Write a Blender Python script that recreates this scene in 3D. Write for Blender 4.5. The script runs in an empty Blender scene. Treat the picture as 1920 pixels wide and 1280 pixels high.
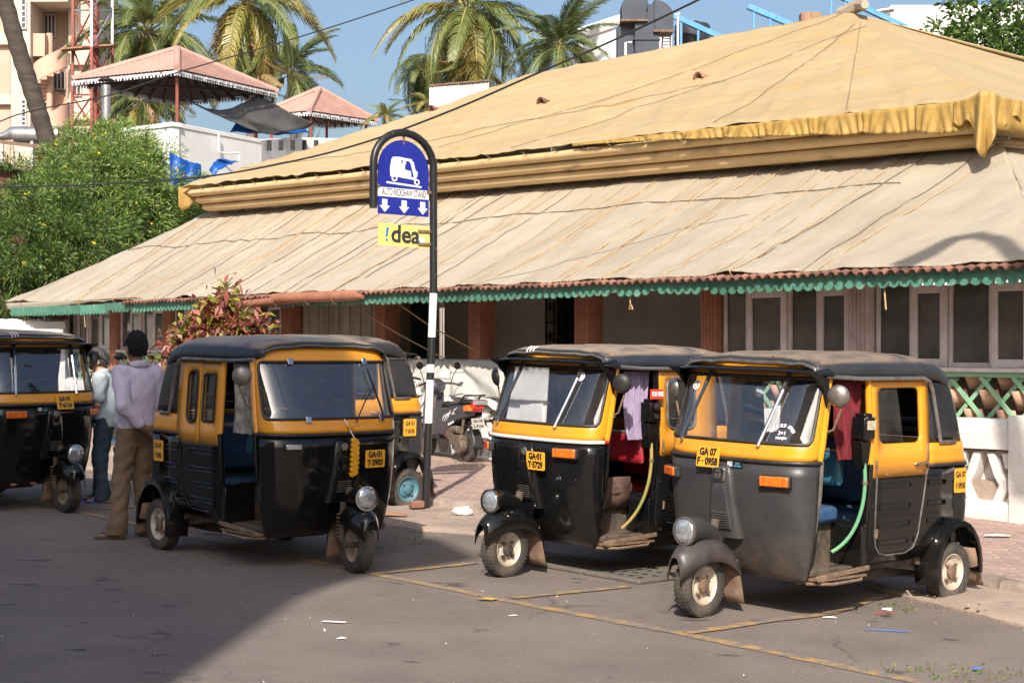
import bpy, bmesh, math, random
import numpy as np
from mathutils import Vector, Matrix
random.seed(7); rng = np.random.default_rng(7)
SC = bpy.context.scene; COL = SC.collection
R = math.radians
# ---------------------------------------------------------------- camera, light, exposure
FOC = 3234.0; ZC = 1.894
cam_d = bpy.data.cameras.new('camera'); cam = bpy.data.objects.new('camera', cam_d); COL.objects.link(cam)
cam.location = (0, 0, ZC); cam.rotation_euler = (R(90), 0, 0)
cam_d.sensor_width = 36; cam_d.lens = FOC/1920*36; cam_d.clip_start = .1; cam_d.clip_end = 1500
SC.camera = cam
SUN_EL, SUN_AZ = 38.0, 6.0          # sun behind the camera, a little to its left
w = bpy.data.worlds.new('World'); SC.world = w; w.use_nodes = True
nt = w.node_tree; sky = nt.nodes.new('ShaderNodeTexSky'); sky.sky_type = 'NISHITA'; sky.sun_disc = False
sky.sun_elevation = R(SUN_EL); sky.sun_rotation = R(180+SUN_AZ); sky.air_density = 1.0; sky.dust_density = 4.2; sky.ozone_density = 2.8
bg = nt.nodes['Background']; bg.inputs['Strength'].default_value = .10
nt.links.new(sky.outputs[0], bg.inputs['Color'])
sl = bpy.data.lights.new('sun', 'SUN'); so = bpy.data.objects.new('sun', sl); COL.objects.link(so)
sl.energy = 4.1; sl.angle = R(.53); sl.color = (1, .93, .82)
tosun = Vector((-math.sin(R(SUN_AZ))*math.cos(R(SUN_EL)), -math.cos(R(SUN_AZ))*math.cos(R(SUN_EL)), math.sin(R(SUN_EL))))
so.rotation_euler = tosun.to_track_quat('Z', 'Y').to_euler()
so.location = (-5, -20, 30)
vs = SC.view_settings; vs.view_transform = 'Standard'; vs.look = 'None'; vs.gamma = 1; vs.exposure = .74; vs.use_curve_mapping = False
SC.render.engine = 'CYCLES'

# ---------------------------------------------------------------- placing
def gz(x, y): return -.017*x + .012*y
def P(px, py, d): return Vector(((px-960)/FOC*d, d, ZC+(640-py)/FOC*d))
def G(px, py, dz=0.0):
    r = (640-py)/FOC; q = (px-960)/FOC
    d = (dz-ZC)/(r+.017*q-.012)
    return Vector((q*d, d, ZC+r*d))
GN = Vector((.017, -.012, 1)).normalized()
def ground_matrix(x, y, ang, dz=0):
    """frame standing on the sloping ground with its X axis along ang"""
    X = Vector((math.cos(ang), math.sin(ang), 0)); X = (X-GN*X.dot(GN)).normalized(); Y = GN.cross(X)
    M = Matrix((X, Y, GN)).transposed().to_4x4(); M.translation = Vector((x, y, gz(x, y)+dz)); return M

# ---------------------------------------------------------------- object helpers
def tag(o, label=None, cat=None, group=None, kind=None):
    if label: o['label'] = label
    if cat: o['category'] = cat
    if group: o['group'] = group
    if kind: o['kind'] = kind
    return o
def thing(name, label, cat, M=None, group=None):
    o = bpy.data.objects.new(name, None); COL.objects.link(o); o.empty_display_size = .2
    if M is not None: o.matrix_world = M if isinstance(M, Matrix) else Matrix.Translation(M)
    return tag(o, label, cat, group)
class MB:
    def __init__(s): s.v = []; s.f = []; s.m = []; s.mi = 0
    def vert(s, p): s.v.append(tuple(p)); return len(s.v)-1
    def face(s, *idx): s.f.append(tuple(idx)); s.m.append(s.mi)
    def poly(s, pts): s.face(*[s.vert(p) for p in pts])
    def box(s, c, d, M=None):
        c = Vector(c); h = [x/2 for x in d]; n = len(s.v)
        for dz in (-1, 1):
            for dx, dy in ((-1, -1), (1, -1), (1, 1), (-1, 1)):
                o = Vector((dx*h[0], dy*h[1], dz*h[2])); o = (M @ o) if M is not None else o
                s.v.append(tuple(c+o))
        for q in ((3, 2, 1, 0), (4, 5, 6, 7), (0, 1, 5, 4), (1, 2, 6, 5), (2, 3, 7, 6), (3, 0, 4, 7)): s.face(*[n+i for i in q])
    def bar(s, a, b, w, h, up=(0, 0, 1)):
        a = Vector(a); b = Vector(b); d = b-a; L = d.length; x = d.normalized()
        up = Vector(up); y = up.cross(x)
        if y.length < 1e-4: y = Vector((0, 1, 0)).cross(x)
        y.normalize(); z = x.cross(y)
        s.box((a+b)/2, (L, w, h), Matrix((x, y, z)).transposed())
    def loft(s, rings, close=True, caps=True):
        n = len(rings[0]); base = len(s.v)
        for r in rings: s.v += [tuple(p) for p in r]
        for i in range(len(rings)-1):
            for j in range(n if close else n-1):
                a = base+i*n+j; b = base+i*n+(j+1) % n
                s.face(a, b, b+n, a+n)
        if caps and close:
            s.face(*[base+j for j in range(n)][::-1]); s.face(*[base+(len(rings)-1)*n+j for j in range(n)])
    def tube(s, pts, r, n=8, caps=True):
        pts = [Vector(p) for p in pts]; rr = r if isinstance(r, (list, tuple)) else [r]*len(pts)
        rings = []; prev = None
        for i, p in enumerate(pts):
            t = (pts[min(i+1, len(pts)-1)]-pts[max(i-1, 0)]).normalized()
            if prev is None:
                a = Vector((0, 0, 1)) if abs(t.z) < .9 else Vector((1, 0, 0)); x = a.cross(t).normalized()
            else: x = (prev-t*prev.dot(t)).normalized()
            prev = x; y = t.cross(x)
            rings.append([p+(x*math.cos(2*math.pi*k/n)+y*math.sin(2*math.pi*k/n))*rr[i] for k in range(n)])
        s.loft(rings, True, caps)
    def cyl(s, a, b, r0, r1=None, n=16): s.tube([a, b], [r0, r0 if r1 is None else r1], n)
    def lathe(s, prof, M=None, n=24, caps=False):
        """prof: list of (radius, height) about local Z, then M"""
        rings = []
        for r, h in prof:
            ring = [Vector((r*math.cos(2*math.pi*k/n), r*math.sin(2*math.pi*k/n), h)) for k in range(n)]
            rings.append([(M @ p) if M is not None else p for p in ring])
        s.loft(rings, True, caps)
    def ball(s, c, r, n=12, M=None):
        c = Vector(c); rx, ry, rz = (r, r, r) if not isinstance(r, (tuple, list)) else r
        rings = []
        for i in range(n//2+1):
            a = -math.pi/2+math.pi*i/(n//2); q = max(math.cos(a), .02)
            ring = [Vector((rx*q*math.cos(2*math.pi*k/n), ry*q*math.sin(2*math.pi*k/n), rz*math.sin(a))) for k in range(n)]
            rings.append([c+((M @ p) if M is not None else p) for p in ring])
        s.loft(rings, True, True)
    def grid(s, fn, us, vs_, skip=None):
        base = len(s.v); nu = len(us)
        for v in vs_:
            for u in us: s.v.append(tuple(fn(u, v)))
        for j in range(len(vs_)-1):
            for i in range(nu-1):
                if skip and skip(i, j): continue
                a = base+j*nu+i; s.face(a, a+1, a+1+nu, a+nu)
    def prism(s, outline, fn0, fn1):
        a = [s.vert(fn0(*p)) for p in outline]; b = [s.vert(fn1(*p)) for p in outline]; n = len(outline)
        s.face(*a[::-1]); s.face(*b)
        for i in range(n): s.face(a[i], a[(i+1) % n], b[(i+1) % n], b[i])
    def build(s, name, mats, parent=None, smooth=40, bevel=0, solid=0, recalc=True, sub=0):
        me = bpy.data.meshes.new(name); me.from_pydata(s.v, [], s.f)
        mats = mats if isinstance(mats, (list, tuple)) else [mats]
        for m in mats: me.materials.append(m)
        if len(mats) > 1: me.polygons.foreach_set('material_index', s.m)
        if recalc:
            bm = bmesh.new(); bm.from_mesh(me); bmesh.ops.recalc_face_normals(bm, faces=bm.faces); bm.to_mesh(me); bm.free()
        me.update()
        if smooth: me.shade_smooth(); me.set_sharp_from_angle(angle=R(smooth))
        o = bpy.data.objects.new(name, me); COL.objects.link(o)
        if parent is not None: o.parent = parent
        if solid:
            md = o.modifiers.new('thickness', 'SOLIDIFY'); md.thickness = abs(solid); md.offset = -1 if solid > 0 else 0
        if bevel:
            md = o.modifiers.new('edge', 'BEVEL'); md.width = bevel; md.segments = 2; md.limit_method = 'ANGLE'; md.angle_limit = R(40)
        if sub:
            md = o.modifiers.new('sub', 'SUBSURF'); md.levels = sub; md.render_levels = sub
        return o
def np_mesh(name, v, f, m, parent=None, smooth=False, mi=None):
    me = bpy.data.meshes.new(name); v = np.asarray(v, np.float32); f = np.asarray(f, np.int32)
    me.vertices.add(len(v)); me.vertices.foreach_set('co', v.ravel())
    k = f.shape[1]; me.loops.add(f.size); me.loops.foreach_set('vertex_index', f.ravel())
    me.polygons.add(len(f)); me.polygons.foreach_set('loop_start', np.arange(0, f.size, k, dtype=np.int32))
    for q in (m if isinstance(m, (list, tuple)) else [m]): me.materials.append(q)
    if mi is not None: me.polygons.foreach_set('material_index', np.asarray(mi, np.int32))
    me.update(calc_edges=True); me.validate()
    if smooth: me.shade_smooth()
    o = bpy.data.objects.new(name, me); COL.objects.link(o)
    if parent is not None: o.parent = parent
    return o
def inst(o, parent, M, name=None):
    c = o.copy(); COL.objects.link(c); c.parent = parent; c.matrix_parent_inverse = Matrix(); c.matrix_basis = M; return c
def copy_tree(o, parent=None):
    c = o.copy(); COL.objects.link(c); c.parent = parent
    for ch in list(o.children): copy_tree(ch, c)
    return c
def text(body, size, m, parent, M, name='lettering', ext=.001, align='CENTER', sx=1.0, bold=0.0, shear=0.0):
    cu = bpy.data.curves.new('t', 'FONT'); cu.body = body; cu.size = size; cu.extrude = ext; cu.align_x = align; cu.align_y = 'CENTER'
    cu.offset = bold; cu.space_line = .92; cu.shear = shear; cu.resolution_u = 3
    to = bpy.data.objects.new('t', cu); COL.objects.link(to)
    bpy.context.view_layer.update()
    me = bpy.data.meshes.new_from_object(to.evaluated_get(bpy.context.evaluated_depsgraph_get()))
    bpy.data.objects.remove(to); bpy.data.curves.remove(cu); me.name = name
    me.transform(Matrix.Diagonal((sx, 1, 1, 1))); me.materials.clear(); me.materials.append(m)
    o = bpy.data.objects.new(name, me); COL.objects.link(o); o.parent = parent; o.matrix_basis = M; return o
def frame(o, x, y=None, z=None):
    """matrix at o with X axis x and Y axis y"""
    x = Vector(x).normalized(); y = Vector(y); y = (y-x*y.dot(x)).normalized(); z = x.cross(y)
    M = Matrix((x, y, z)).transposed().to_4x4(); M.translation = Vector(o); return M
def lerp(a, b, t): return a+(b-a)*t
def interp(tab, z):
    if z <= tab[0][0]: return tab[0][1:]
    for a, b in zip(tab, tab[1:]):
        if z <= b[0]:
            t = (z-a[0])/(b[0]-a[0]); return tuple(lerp(p, q, t) for p, q in zip(a[1:], b[1:]))
    return tab[-1][1:]

# ---------------------------------------------------------------- materials
def srgb(r, g, b):
    f = lambda c: ((c/255+.055)/1.055)**2.4 if c > 10 else c/255/12.92
    return (f(r), f(g), f(b))
def mat(name, col, rough=.6, metal=0, col2=None, scale=5, detail=5, lo=.35, hi=.65, bump=0, bscale=60, bdet=4, coat=0, spec=.5,
        dust=None, dust_up=None, low=None, stretch=(1, 1, 1), r2=None, coords='Object', trans=0, speck=None, wave=None, sheen=0):
    m = bpy.data.materials.new(name); m.use_nodes = True; t = m.node_tree; N = t.nodes; L = t.links; b = N['Principled BSDF']
    b.inputs['Roughness'].default_value = rough; b.inputs['Metallic'].default_value = metal; b.inputs['Specular IOR Level'].default_value = spec
    if coat: b.inputs['Coat Weight'].default_value = coat; b.inputs['Coat Roughness'].default_value = .06
    if sheen: b.inputs['Sheen Weight'].default_value = sheen
    tc = N.new('ShaderNodeTexCoord'); mp = N.new('ShaderNodeMapping'); mp.inputs['Scale'].default_value = stretch
    L.new(tc.outputs[coords], mp.inputs[0])
    def noise(sc, de, w=0.0):
        n = N.new('ShaderNodeTexNoise'); n.inputs['Scale'].default_value = sc; n.inputs['Detail'].default_value = de; n.inputs['Roughness'].default_value = .62
        L.new(mp.outputs[0], n.inputs['Vector']); return n.outputs[0]
    def ramp(src, a, z):
        r = N.new('ShaderNodeMapRange'); r.inputs[1].default_value = a; r.inputs[2].default_value = z; r.interpolation_type = 'SMOOTHSTEP'; L.new(src, r.inputs[0]); return r.outputs[0]
    def mul(a, k):
        x = N.new('ShaderNodeMath'); x.operation = 'MULTIPLY'; L.new(a, x.inputs[0])
        if isinstance(k, float): x.inputs[1].default_value = k
        else: L.new(k, x.inputs[1])
        return x.outputs[0]
    def mix(fac, a, c):
        x = N.new('ShaderNodeMix'); x.data_type = 'RGBA'; L.new(fac, x.inputs[0])
        for s_, i in ((a, 6), (c, 7)):
            if hasattr(s_, 'is_linked'): L.new(s_, x.inputs[i])
            else: x.inputs[i].default_value = (*s_, 1)
        return x.outputs[2]
    out = None; cur = tuple(col)
    if col2 is not None:
        f = ramp(noise(scale, detail), lo, hi); cur = mix(f, cur, col2); out = cur
        if r2 is not None:
            x = N.new('ShaderNodeMapRange'); x.inputs[3].default_value = rough; x.inputs[4].default_value = r2; L.new(f, x.inputs[0]); L.new(x.outputs[0], b.inputs['Roughness'])
    if wave:      # (scale, colour, lo, hi, stretch)
        ws, wc, wl, wh, wst = wave
        mp2 = N.new('ShaderNodeMapping'); mp2.inputs['Scale'].default_value = wst; L.new(tc.outputs[coords], mp2.inputs[0])
        n = N.new('ShaderNodeTexNoise'); n.inputs['Scale'].default_value = ws; n.inputs['Detail'].default_value = 6; L.new(mp2.outputs[0], n.inputs['Vector'])
        cur = mix(ramp(n.outputs[0], wl, wh), cur, wc); out = cur
    if dust:      # (colour, scale, lo, hi): patchy dust or wear
        cur = mix(ramp(noise(dust[1], 8), dust[2], dust[3]), cur, dust[0]); out = cur
    if low:       # (colour, z0, z1, amount): road dirt thrown up from below
        sp = N.new('ShaderNodeSeparateXYZ'); L.new(tc.outputs['Object'], sp.inputs[0])
        g = N.new('ShaderNodeMapRange'); g.inputs[1].default_value = low[2]; g.inputs[2].default_value = low[1]; L.new(sp.outputs[2], g.inputs[0])
        cur = mix(mul(mul(g.outputs[0], ramp(noise(9, 7), .3, .7)), float(low[3])), cur, low[0]); out = cur
    if dust_up:   # (colour, amount): dust lying on faces that look up
        ge = N.new('ShaderNodeNewGeometry'); sp = N.new('ShaderNodeSeparateXYZ'); L.new(ge.outputs['Normal'], sp.inputs[0])
        cur = mix(mul(mul(ramp(sp.outputs[2], .62, .97), ramp(noise(3.5, 7), .25, .62)), float(dust_up[1])), cur, dust_up[0]); out = cur
    if speck:     # (colour, scale, lo, hi)
        cur = mix(ramp(noise(speck[1], 2), speck[2], speck[3]), cur, speck[0]); out = cur
    if out is not None: L.new(out, b.inputs['Base Color'])
    else: b.inputs['Base Color'].default_value = (*col, 1)
    if bump:
        bp = N.new('ShaderNodeBump'); bp.inputs['Strength'].default_value = 1; bp.inputs['Distance'].default_value = bump
        L.new(noise(bscale, bdet), bp.inputs['Height']); L.new(bp.outputs[0], b.inputs['Normal'])
    if trans:
        tr = N.new('ShaderNodeBsdfTranslucent'); ms = N.new('ShaderNodeMixShader'); ms.inputs[0].default_value = trans
        if out is not None: L.new(out, tr.inputs[0])
        else: tr.inputs[0].default_value = (*col, 1)
        L.new(b.outputs[0], ms.inputs[1]); L.new(tr.outputs[0], ms.inputs[2]); L.new(ms.outputs[0], N['Material Output'].inputs[0])
    return m
def glass(name, tint=(.75, .8, .82), ior=1.5, dirt=0.04, dirtcol=(.4, .38, .35), rough=0.02):
    m = bpy.data.materials.new(name); m.use_nodes = True; t = m.node_tree; N = t.nodes; L = t.links; N.remove(N['Principled BSDF'])
    tr = N.new('ShaderNodeBsdfTransparent'); tr.inputs[0].default_value = (*tint, 1)
    gl = N.new('ShaderNodeBsdfGlossy'); gl.inputs['Roughness'].default_value = rough
    df = N.new('ShaderNodeBsdfDiffuse'); df.inputs[0].default_value = (*dirtcol, 1)
    fr = N.new('ShaderNodeFresnel'); fr.inputs[0].default_value = ior+.45
    a = N.new('ShaderNodeMixShader'); L.new(fr.outputs[0], a.inputs[0]); L.new(tr.outputs[0], a.inputs[1]); L.new(gl.outputs[0], a.inputs[2])
    n = N.new('ShaderNodeTexNoise'); n.inputs['Scale'].default_value = 4; n.inputs['Detail'].default_value = 6
    mr = N.new('ShaderNodeMapRange'); mr.inputs[1].default_value = .35; mr.inputs[2].default_value = .75; mr.inputs[3].default_value = dirt*.4; mr.inputs[4].default_value = dirt*2
    tc = N.new('ShaderNodeTexCoord'); L.new(tc.outputs['Object'], n.inputs['Vector']); L.new(n.outputs[0], mr.inputs[0])
    c = N.new('ShaderNodeMixShader'); L.new(mr.outputs[0], c.inputs[0]); L.new(a.outputs[0], c.inputs[1]); L.new(df.outputs[0], c.inputs[2])
    L.new(c.outputs[0], N['Material Output'].inputs[0]); return m

def tint(m, size, amt, axis=0, skew=0.0):
    """sheets of cloth sewn side by side: each strip a slightly different shade"""
    t = m.node_tree; N, L = t.nodes, t.links; b = N['Principled BSDF']; src = b.inputs['Base Color'].links[0].from_socket
    tc = N.new('ShaderNodeTexCoord'); sp = N.new('ShaderNodeSeparateXYZ'); L.new(tc.outputs['Object'], sp.inputs[0])
    a = N.new('ShaderNodeMath'); a.operation = 'MULTIPLY_ADD'; L.new(sp.outputs[1], a.inputs[0]); a.inputs[1].default_value = skew; L.new(sp.outputs[axis], a.inputs[2])
    d = N.new('ShaderNodeMath'); d.operation = 'DIVIDE'; L.new(a.outputs[0], d.inputs[0]); d.inputs[1].default_value = size; f = N.new('ShaderNodeMath'); f.operation = 'FLOOR'; L.new(d.outputs[0], f.inputs[0])
    wn = N.new('ShaderNodeTexWhiteNoise'); wn.noise_dimensions = '1D'; L.new(f.outputs[0], wn.inputs['W']); mr = N.new('ShaderNodeMapRange'); mr.inputs[3].default_value = 1-amt; mr.inputs[4].default_value = 1+amt*.4; L.new(wn.outputs[0], mr.inputs[0])
    mx = N.new('ShaderNodeVectorMath'); mx.operation = 'SCALE'; L.new(src, mx.inputs[0]); L.new(mr.outputs[0], mx.inputs['Scale']); L.new(mx.outputs[0], b.inputs['Base Color']); return m
def objvar(m, lo, hi):
    """every copy a little lighter or darker than its neighbours"""
    t = m.node_tree; N, L = t.nodes, t.links; b = N['Principled BSDF']; src = b.inputs['Base Color'].links[0].from_socket; oi = N.new('ShaderNodeObjectInfo'); mr = N.new('ShaderNodeMapRange'); mr.inputs[3].default_value = lo; mr.inputs[4].default_value = hi; L.new(oi.outputs['Random'], mr.inputs[0])
    mx = N.new('ShaderNodeVectorMath'); mx.operation = 'SCALE'; L.new(src, mx.inputs[0]); L.new(mr.outputs[0], mx.inputs['Scale']); L.new(mx.outputs[0], b.inputs['Base Color']); return m
def cracks(m, scale, col, width, cut):
    t = m.node_tree; N, L = t.nodes, t.links; b = N['Principled BSDF']; src = b.inputs['Base Color'].links[0].from_socket; tc = N.new('ShaderNodeTexCoord')
    n = N.new('ShaderNodeTexNoise'); n.inputs['Scale'].default_value = 2.5; n.inputs['Detail'].default_value = 6; L.new(tc.outputs['Object'], n.inputs['Vector']); ad = N.new('ShaderNodeVectorMath'); ad.operation = 'MULTIPLY_ADD'; L.new(n.outputs['Color'], ad.inputs[0]); ad.inputs[1].default_value = (.5, .5, 0); L.new(tc.outputs['Object'], ad.inputs[2])
    v = N.new('ShaderNodeTexVoronoi'); v.feature = 'DISTANCE_TO_EDGE'; v.inputs['Scale'].default_value = scale; L.new(ad.outputs[0], v.inputs['Vector']); r = N.new('ShaderNodeMapRange'); r.inputs[1].default_value = width; r.inputs[2].default_value = 0; L.new(v.outputs['Distance'], r.inputs[0])
    n2 = N.new('ShaderNodeTexNoise'); n2.inputs['Scale'].default_value = .55; L.new(tc.outputs['Object'], n2.inputs['Vector']); r2 = N.new('ShaderNodeMapRange'); r2.inputs[1].default_value = cut; r2.inputs[2].default_value = cut+.08; L.new(n2.outputs[0], r2.inputs[0])
    mu = N.new('ShaderNodeMath'); mu.operation = 'MULTIPLY'; L.new(r.outputs[0], mu.inputs[0]); L.new(r2.outputs[0], mu.inputs[1]); mx = N.new('ShaderNodeMix'); mx.data_type = 'RGBA'; L.new(mu.outputs[0], mx.inputs[0]); L.new(src, mx.inputs[6]); mx.inputs[7].default_value = (*col, 1); L.new(mx.outputs[2], b.inputs['Base Color']); return m
DUST = (.36, .27, .19)
YEL = (.72, .30, .015); 
M = dict(
 yellow=mat('taxi_yellow', YEL, .32, col2=(.66, .265, .014), scale=3, coat=.5, speck=((.20, .11, .04), 55, .73, .745), dust=((.46, .25, .07), 5, .6, .95), low=((.35, .22, .1), .85, 1.1, .08)),
 black=mat('black_paint', (.006, .006, .0065), .10, col2=(.008, .008, .008), scale=6, coat=.25, spec=.36, speck=((.16, .14, .12), 75, .735, .75), low=((.09, .065, .045), .12, .42, .22), bump=.0007, bscale=4),
 charcoal=mat('charcoal_paint', (.034, .033, .036), .42, col2=(.045, .042, .042), scale=5, low=((.15, .105, .075), .2, .6, .75), dust=((.075, .06, .05), 7, .55, .95), speck=((.3, .26, .2), 95, .74, .78), bump=.001, bscale=6),
 canvas=mat('black_canvas', (.022, .023, .026), .45, col2=(.034, .034, .036), scale=4, dust_up=((.30, .215, .14), .8), bump=.003, bscale=9, bdet=5),
 canvas_blue=mat('black_vinyl_blue_sheen', (.022, .025, .034), .34, col2=(.03, .034, .042), scale=4, dust_up=((.34, .245, .155), .95), bump=.006, bscale=11, bdet=5),
 rubber=mat('tyre_rubber', (.035, .033, .031), .85, col2=(.075, .06, .048), scale=9, dust=((.16, .12, .09), 6, .5, .85), bump=.001, bscale=80),
 seal=mat('black_rubber_seal', (.014, .014, .014), .5, col2=(.03, .028, .026), scale=10),
 rim=mat('cream_rim', (.50, .46, .39), .5, col2=(.36, .28, .2), scale=9, dust=((.25, .16, .1), 14, .55, .75)),
 rim_blue=mat('blue_rim', (.06, .19, .25), .55, col2=(.09, .16, .19), scale=9, dust=((.25, .19, .13), 12, .58, .8)),
 rim_dark=mat('dark_hub', (.03, .03, .03), .5, col2=(.1, .07, .05), scale=16),
 rust=mat('rusty_metal', (.12, .075, .05), .8, col2=(.22, .14, .09), scale=14, bump=.002, bscale=50),
 chrome=mat('chrome', (.62, .62, .63), .16, 1, col2=(.5, .49, .47), scale=20),
 steel=mat('dull_steel', (.36, .34, .32), .42, .8, col2=(.24, .2, .17), scale=15),
 lens=mat('headlight_lens', (.55, .57, .6), .1, .6, col2=(.32, .33, .35), scale=40, coat=1),
 orange=mat('amber_lens', (.75, .17, .015), .22, coat=.8, col2=(.6, .12, .01), scale=30),
 red=mat('red_lens', (.42, .02, .02), .25, coat=.8),
 plate=mat('yellow_plate', (.80, .38, .02), .4, col2=(.7, .33, .03), scale=12),
 ink=mat('black_ink', (.012, .012, .012), .5),
 white=mat('white_paint', (.78, .77, .74), .5, col2=(.66, .63, .58), scale=8),
 decal=mat('white_decal', (.8, .8, .8), .6),
 seat_blue=mat('blue_seat_vinyl', (.035, .075, .16), .4, col2=(.05, .1, .2), scale=8, bump=.003, bscale=12),
 seat_teal=mat('teal_seat_vinyl', (.03, .13, .2), .4, bump=.003, bscale=12),
 seat_red=mat('red_seat_vinyl', (.32, .015, .025), .42, bump=.002, bscale=12),
 seat_brown=mat('brown_seat_vinyl', (.14, .085, .07), .55, col2=(.1, .06, .05), scale=8, bump=.004, bscale=12),
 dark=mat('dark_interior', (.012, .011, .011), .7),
 under=mat('grimy_underbody', (.05, .04, .032), .85, col2=(.12, .085, .06), scale=12, bump=.003, bscale=30),
 cur_red=mat('red_curtain', (.24, .02, .03), .85, col2=(.13, .012, .02), scale=30, stretch=(1, 1, .3), trans=.2),
 cur_lilac=mat('lilac_curtain', (.46, .38, .54), .85, col2=(.36, .28, .44), scale=20, trans=.25),
 cur_silver=mat('silver_curtain', (.46, .46, .44), .35, .2, col2=(.20, .20, .20), scale=14, bump=.004, bscale=30),
 flap=mat('brown_mudflap', (.16, .095, .065), .85, col2=(.24, .16, .11), scale=9),
 meterglass=mat('meter_face', (.55, .5, .36), .4, col2=(.3, .27, .2), scale=40),
 hose_green=mat('green_hose', (.12, .32, .16), .5), hose_tan=mat('tan_hose', (.42, .27, .08), .5, col2=(.2, .25, .06), scale=4),
 wind=glass('windscreen_glass', (.80, .84, .90), ior=2.2, dirt=.03), sideg=glass('side_window_glass', (.80, .83, .84), dirt=.06),
 qwin=mat('dark_vinyl_window', (.016, .017, .02), .16, col2=(.03, .03, .034), scale=3, bump=.004, bscale=5),
)
from mathutils import noise as mnoise
# ================================================================ ground, road, pavement
U2 = Vector((-.61304, .79005)); N2 = Vector((.79005, .61304)); W2 = Vector((4.6885, 16.2909))   # facade direction, inward normal, origin on the wall line
ASPH = mat('asphalt', (.165, .130, .113), .92, col2=(.205, .164, .141), scale=1.3, detail=9, dust=((.25, .20, .165), .45, .45, .8), speck=((.36, .31, .27), 75, .63, .70), bump=.014, bscale=85, bdet=6, wave=(3.2, (.075, .063, .058), .655, .70, (1, 1.6, 1)), coords='Object')
cracks(ASPH, .55, (.10, .082, .072), .009, .54)
CONC = mat('dusty_concrete', (.36, .275, .215), .95, col2=(.27, .205, .165), scale=2.2, detail=9, dust=((.19, .145, .12), 5, .52, .75), bump=.012, bscale=28, bdet=8, speck=((.5, .43, .36), 60, .7, .76))
PAVE = mat('pink_paver', (.32, .215, .18), .9, col2=(.37, .255, .215), scale=3, detail=8, dust=((.38, .305, .25), 1.1, .5, .75), bump=.004, bscale=60)
JOINT = mat('paver_joint', (.26, .19, .15), .95, col2=(.33, .25, .2), scale=6, bump=.006, bscale=50)
KERB = mat('worn_kerb', (.36, .29, .24), .95, col2=(.22, .17, .14), scale=5, detail=8, bump=.015, bscale=18, bdet=7, dust=((.13, .10, .085), 9, .6, .75))
EARTH = mat('earth', (.17, .12, .085), .95, col2=(.22, .16, .11), scale=.5, detail=8, bump=.02, bscale=8)
YLINE = mat('worn_yellow_marking', (.38, .225, .075), .85, col2=(.31, .19, .085), scale=6, dust=((.175, .148, .13), 11, .41, .57))
WHITEWASH = mat('whitewash', (.70, .69, .66), .85, col2=(.61, .58, .54), scale=2.5, detail=8, dust=((.45, .38, .32), 3.5, .64, .85), bump=.012, bscale=14, bdet=7, low=((.42, .32, .25), -1.75, -1.45, .5))
def groundgrid(name, xs, ys, dz, m, kind='structure', parent=None):
    mb = MB(); mb.grid(lambda x, y: Vector((x, y, gz(x, y)+dz)), xs, ys); o = mb.build(name, m, parent, 0); tag(o, kind=kind); return o
o = groundgrid('ground', [-320, -60, -20, 0, 20, 60, 320], [-60, -10, 10, 30, 60, 160, 420], -.03, EARTH)
ROAD = groundgrid('road', [-30, -10, -5, -2, 0, 2, 4, 6, 16], [-14, 0, 6, 8, 10, 12, 14, 16, 18, 22, 30, 44], 0, ASPH)
def line2(name, pts, wd, m, parent, dz=.004):
    """painted stripe through ground points, slightly ragged"""
    mb = MB(); L = []
    for a, b in zip(pts, pts[1:]):
        n = max(2, int((b-a).length/.12))
        for k in range(n): L.append(a.lerp(b, k/n))
    L.append(pts[-1]); rows = []
    for i, p in enumerate(L):
        t = (L[min(i+1, len(L)-1)]-L[max(i-1, 0)]); t.z = 0; t.normalize(); s = Vector((t.y, -t.x, 0)); w1 = wd/2*(1+.22*random.uniform(-1, 1)); w2_ = wd/2*(1+.22*random.uniform(-1, 1))
        rows.append([Vector((q.x, q.y, gz(q.x, q.y)+dz)) for q in (p-s*w1, p+s*w2_)])
    mb.loft(rows, False, False); return mb.build(name, m, parent, 0)
line2('painted_line', [G(-90, 905), G(60, 940), G(240, 978), G(480, 1030), G(700, 1075), G(930, 1122), G(1290, 1190), G(1680, 1270), G(1840, 1300)], .10, YLINE, ROAD)
for pts in ([(1290, 1188), (1420, 1168), (1560, 1150), (1640, 1122), (1700, 1108)], [(960, 1122), (1080, 1110), (1180, 1100)], [(705, 1076), (800, 1066), (893, 1056)], [(-60, 952), (60, 934), (180, 928)], [(190, 955), (300, 948)], [(380, 1000), (420, 1000)]):
    line2('painted_line', [G(*p) for p in pts], .085, YLINE, ROAD, .008)
# apron of dusty concrete along the kerb: a real low step with a broken edge
K0 = G(1820, 1110); K1 = G(797, 955); kd = (K1-K0); kd.z = 0; kd.normalize(); kn = Vector((kd.y, -kd.x, 0)); kn = kn if kn.x > 0 else -kn   # kn points to the building
def KP(s, t, dz=0): p = K0+kd*s+kn*t; return Vector((p.x, p.y, gz(p.x, p.y)+dz))
def edge_t(s):   # how far the apron reaches into the road
    base = interp([(-6, .75), (-1.2, .95), (-.3, .78), (.6, .42), (1.2, .25), (2.2, .22), (3.0, .45), (4.2, .75), (5, 1.1), (6, 1.25), (8, 1.0), (12, .8), (22, .6)], s)[0]
    return base+.09*mnoise.noise((s*1.7, 3, 0))+.035*mnoise.noise((s*8, 1, 0))
mb = MB(); ss = [-5+.1*k for k in range(260)]
rows = []
for s in ss:
    e = edge_t(s); r = []
    for k, (f, h) in enumerate(((1.0, -.02), (1.0, .018), (.96, .034), (.75, .045), (.4, .05), (.0, .055))):
        r.append(KP(s, -e*f+.0, h+(.008*mnoise.noise((s*5, f*4, 2)) if k > 1 else 0)))
    rows.append(r)
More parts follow.
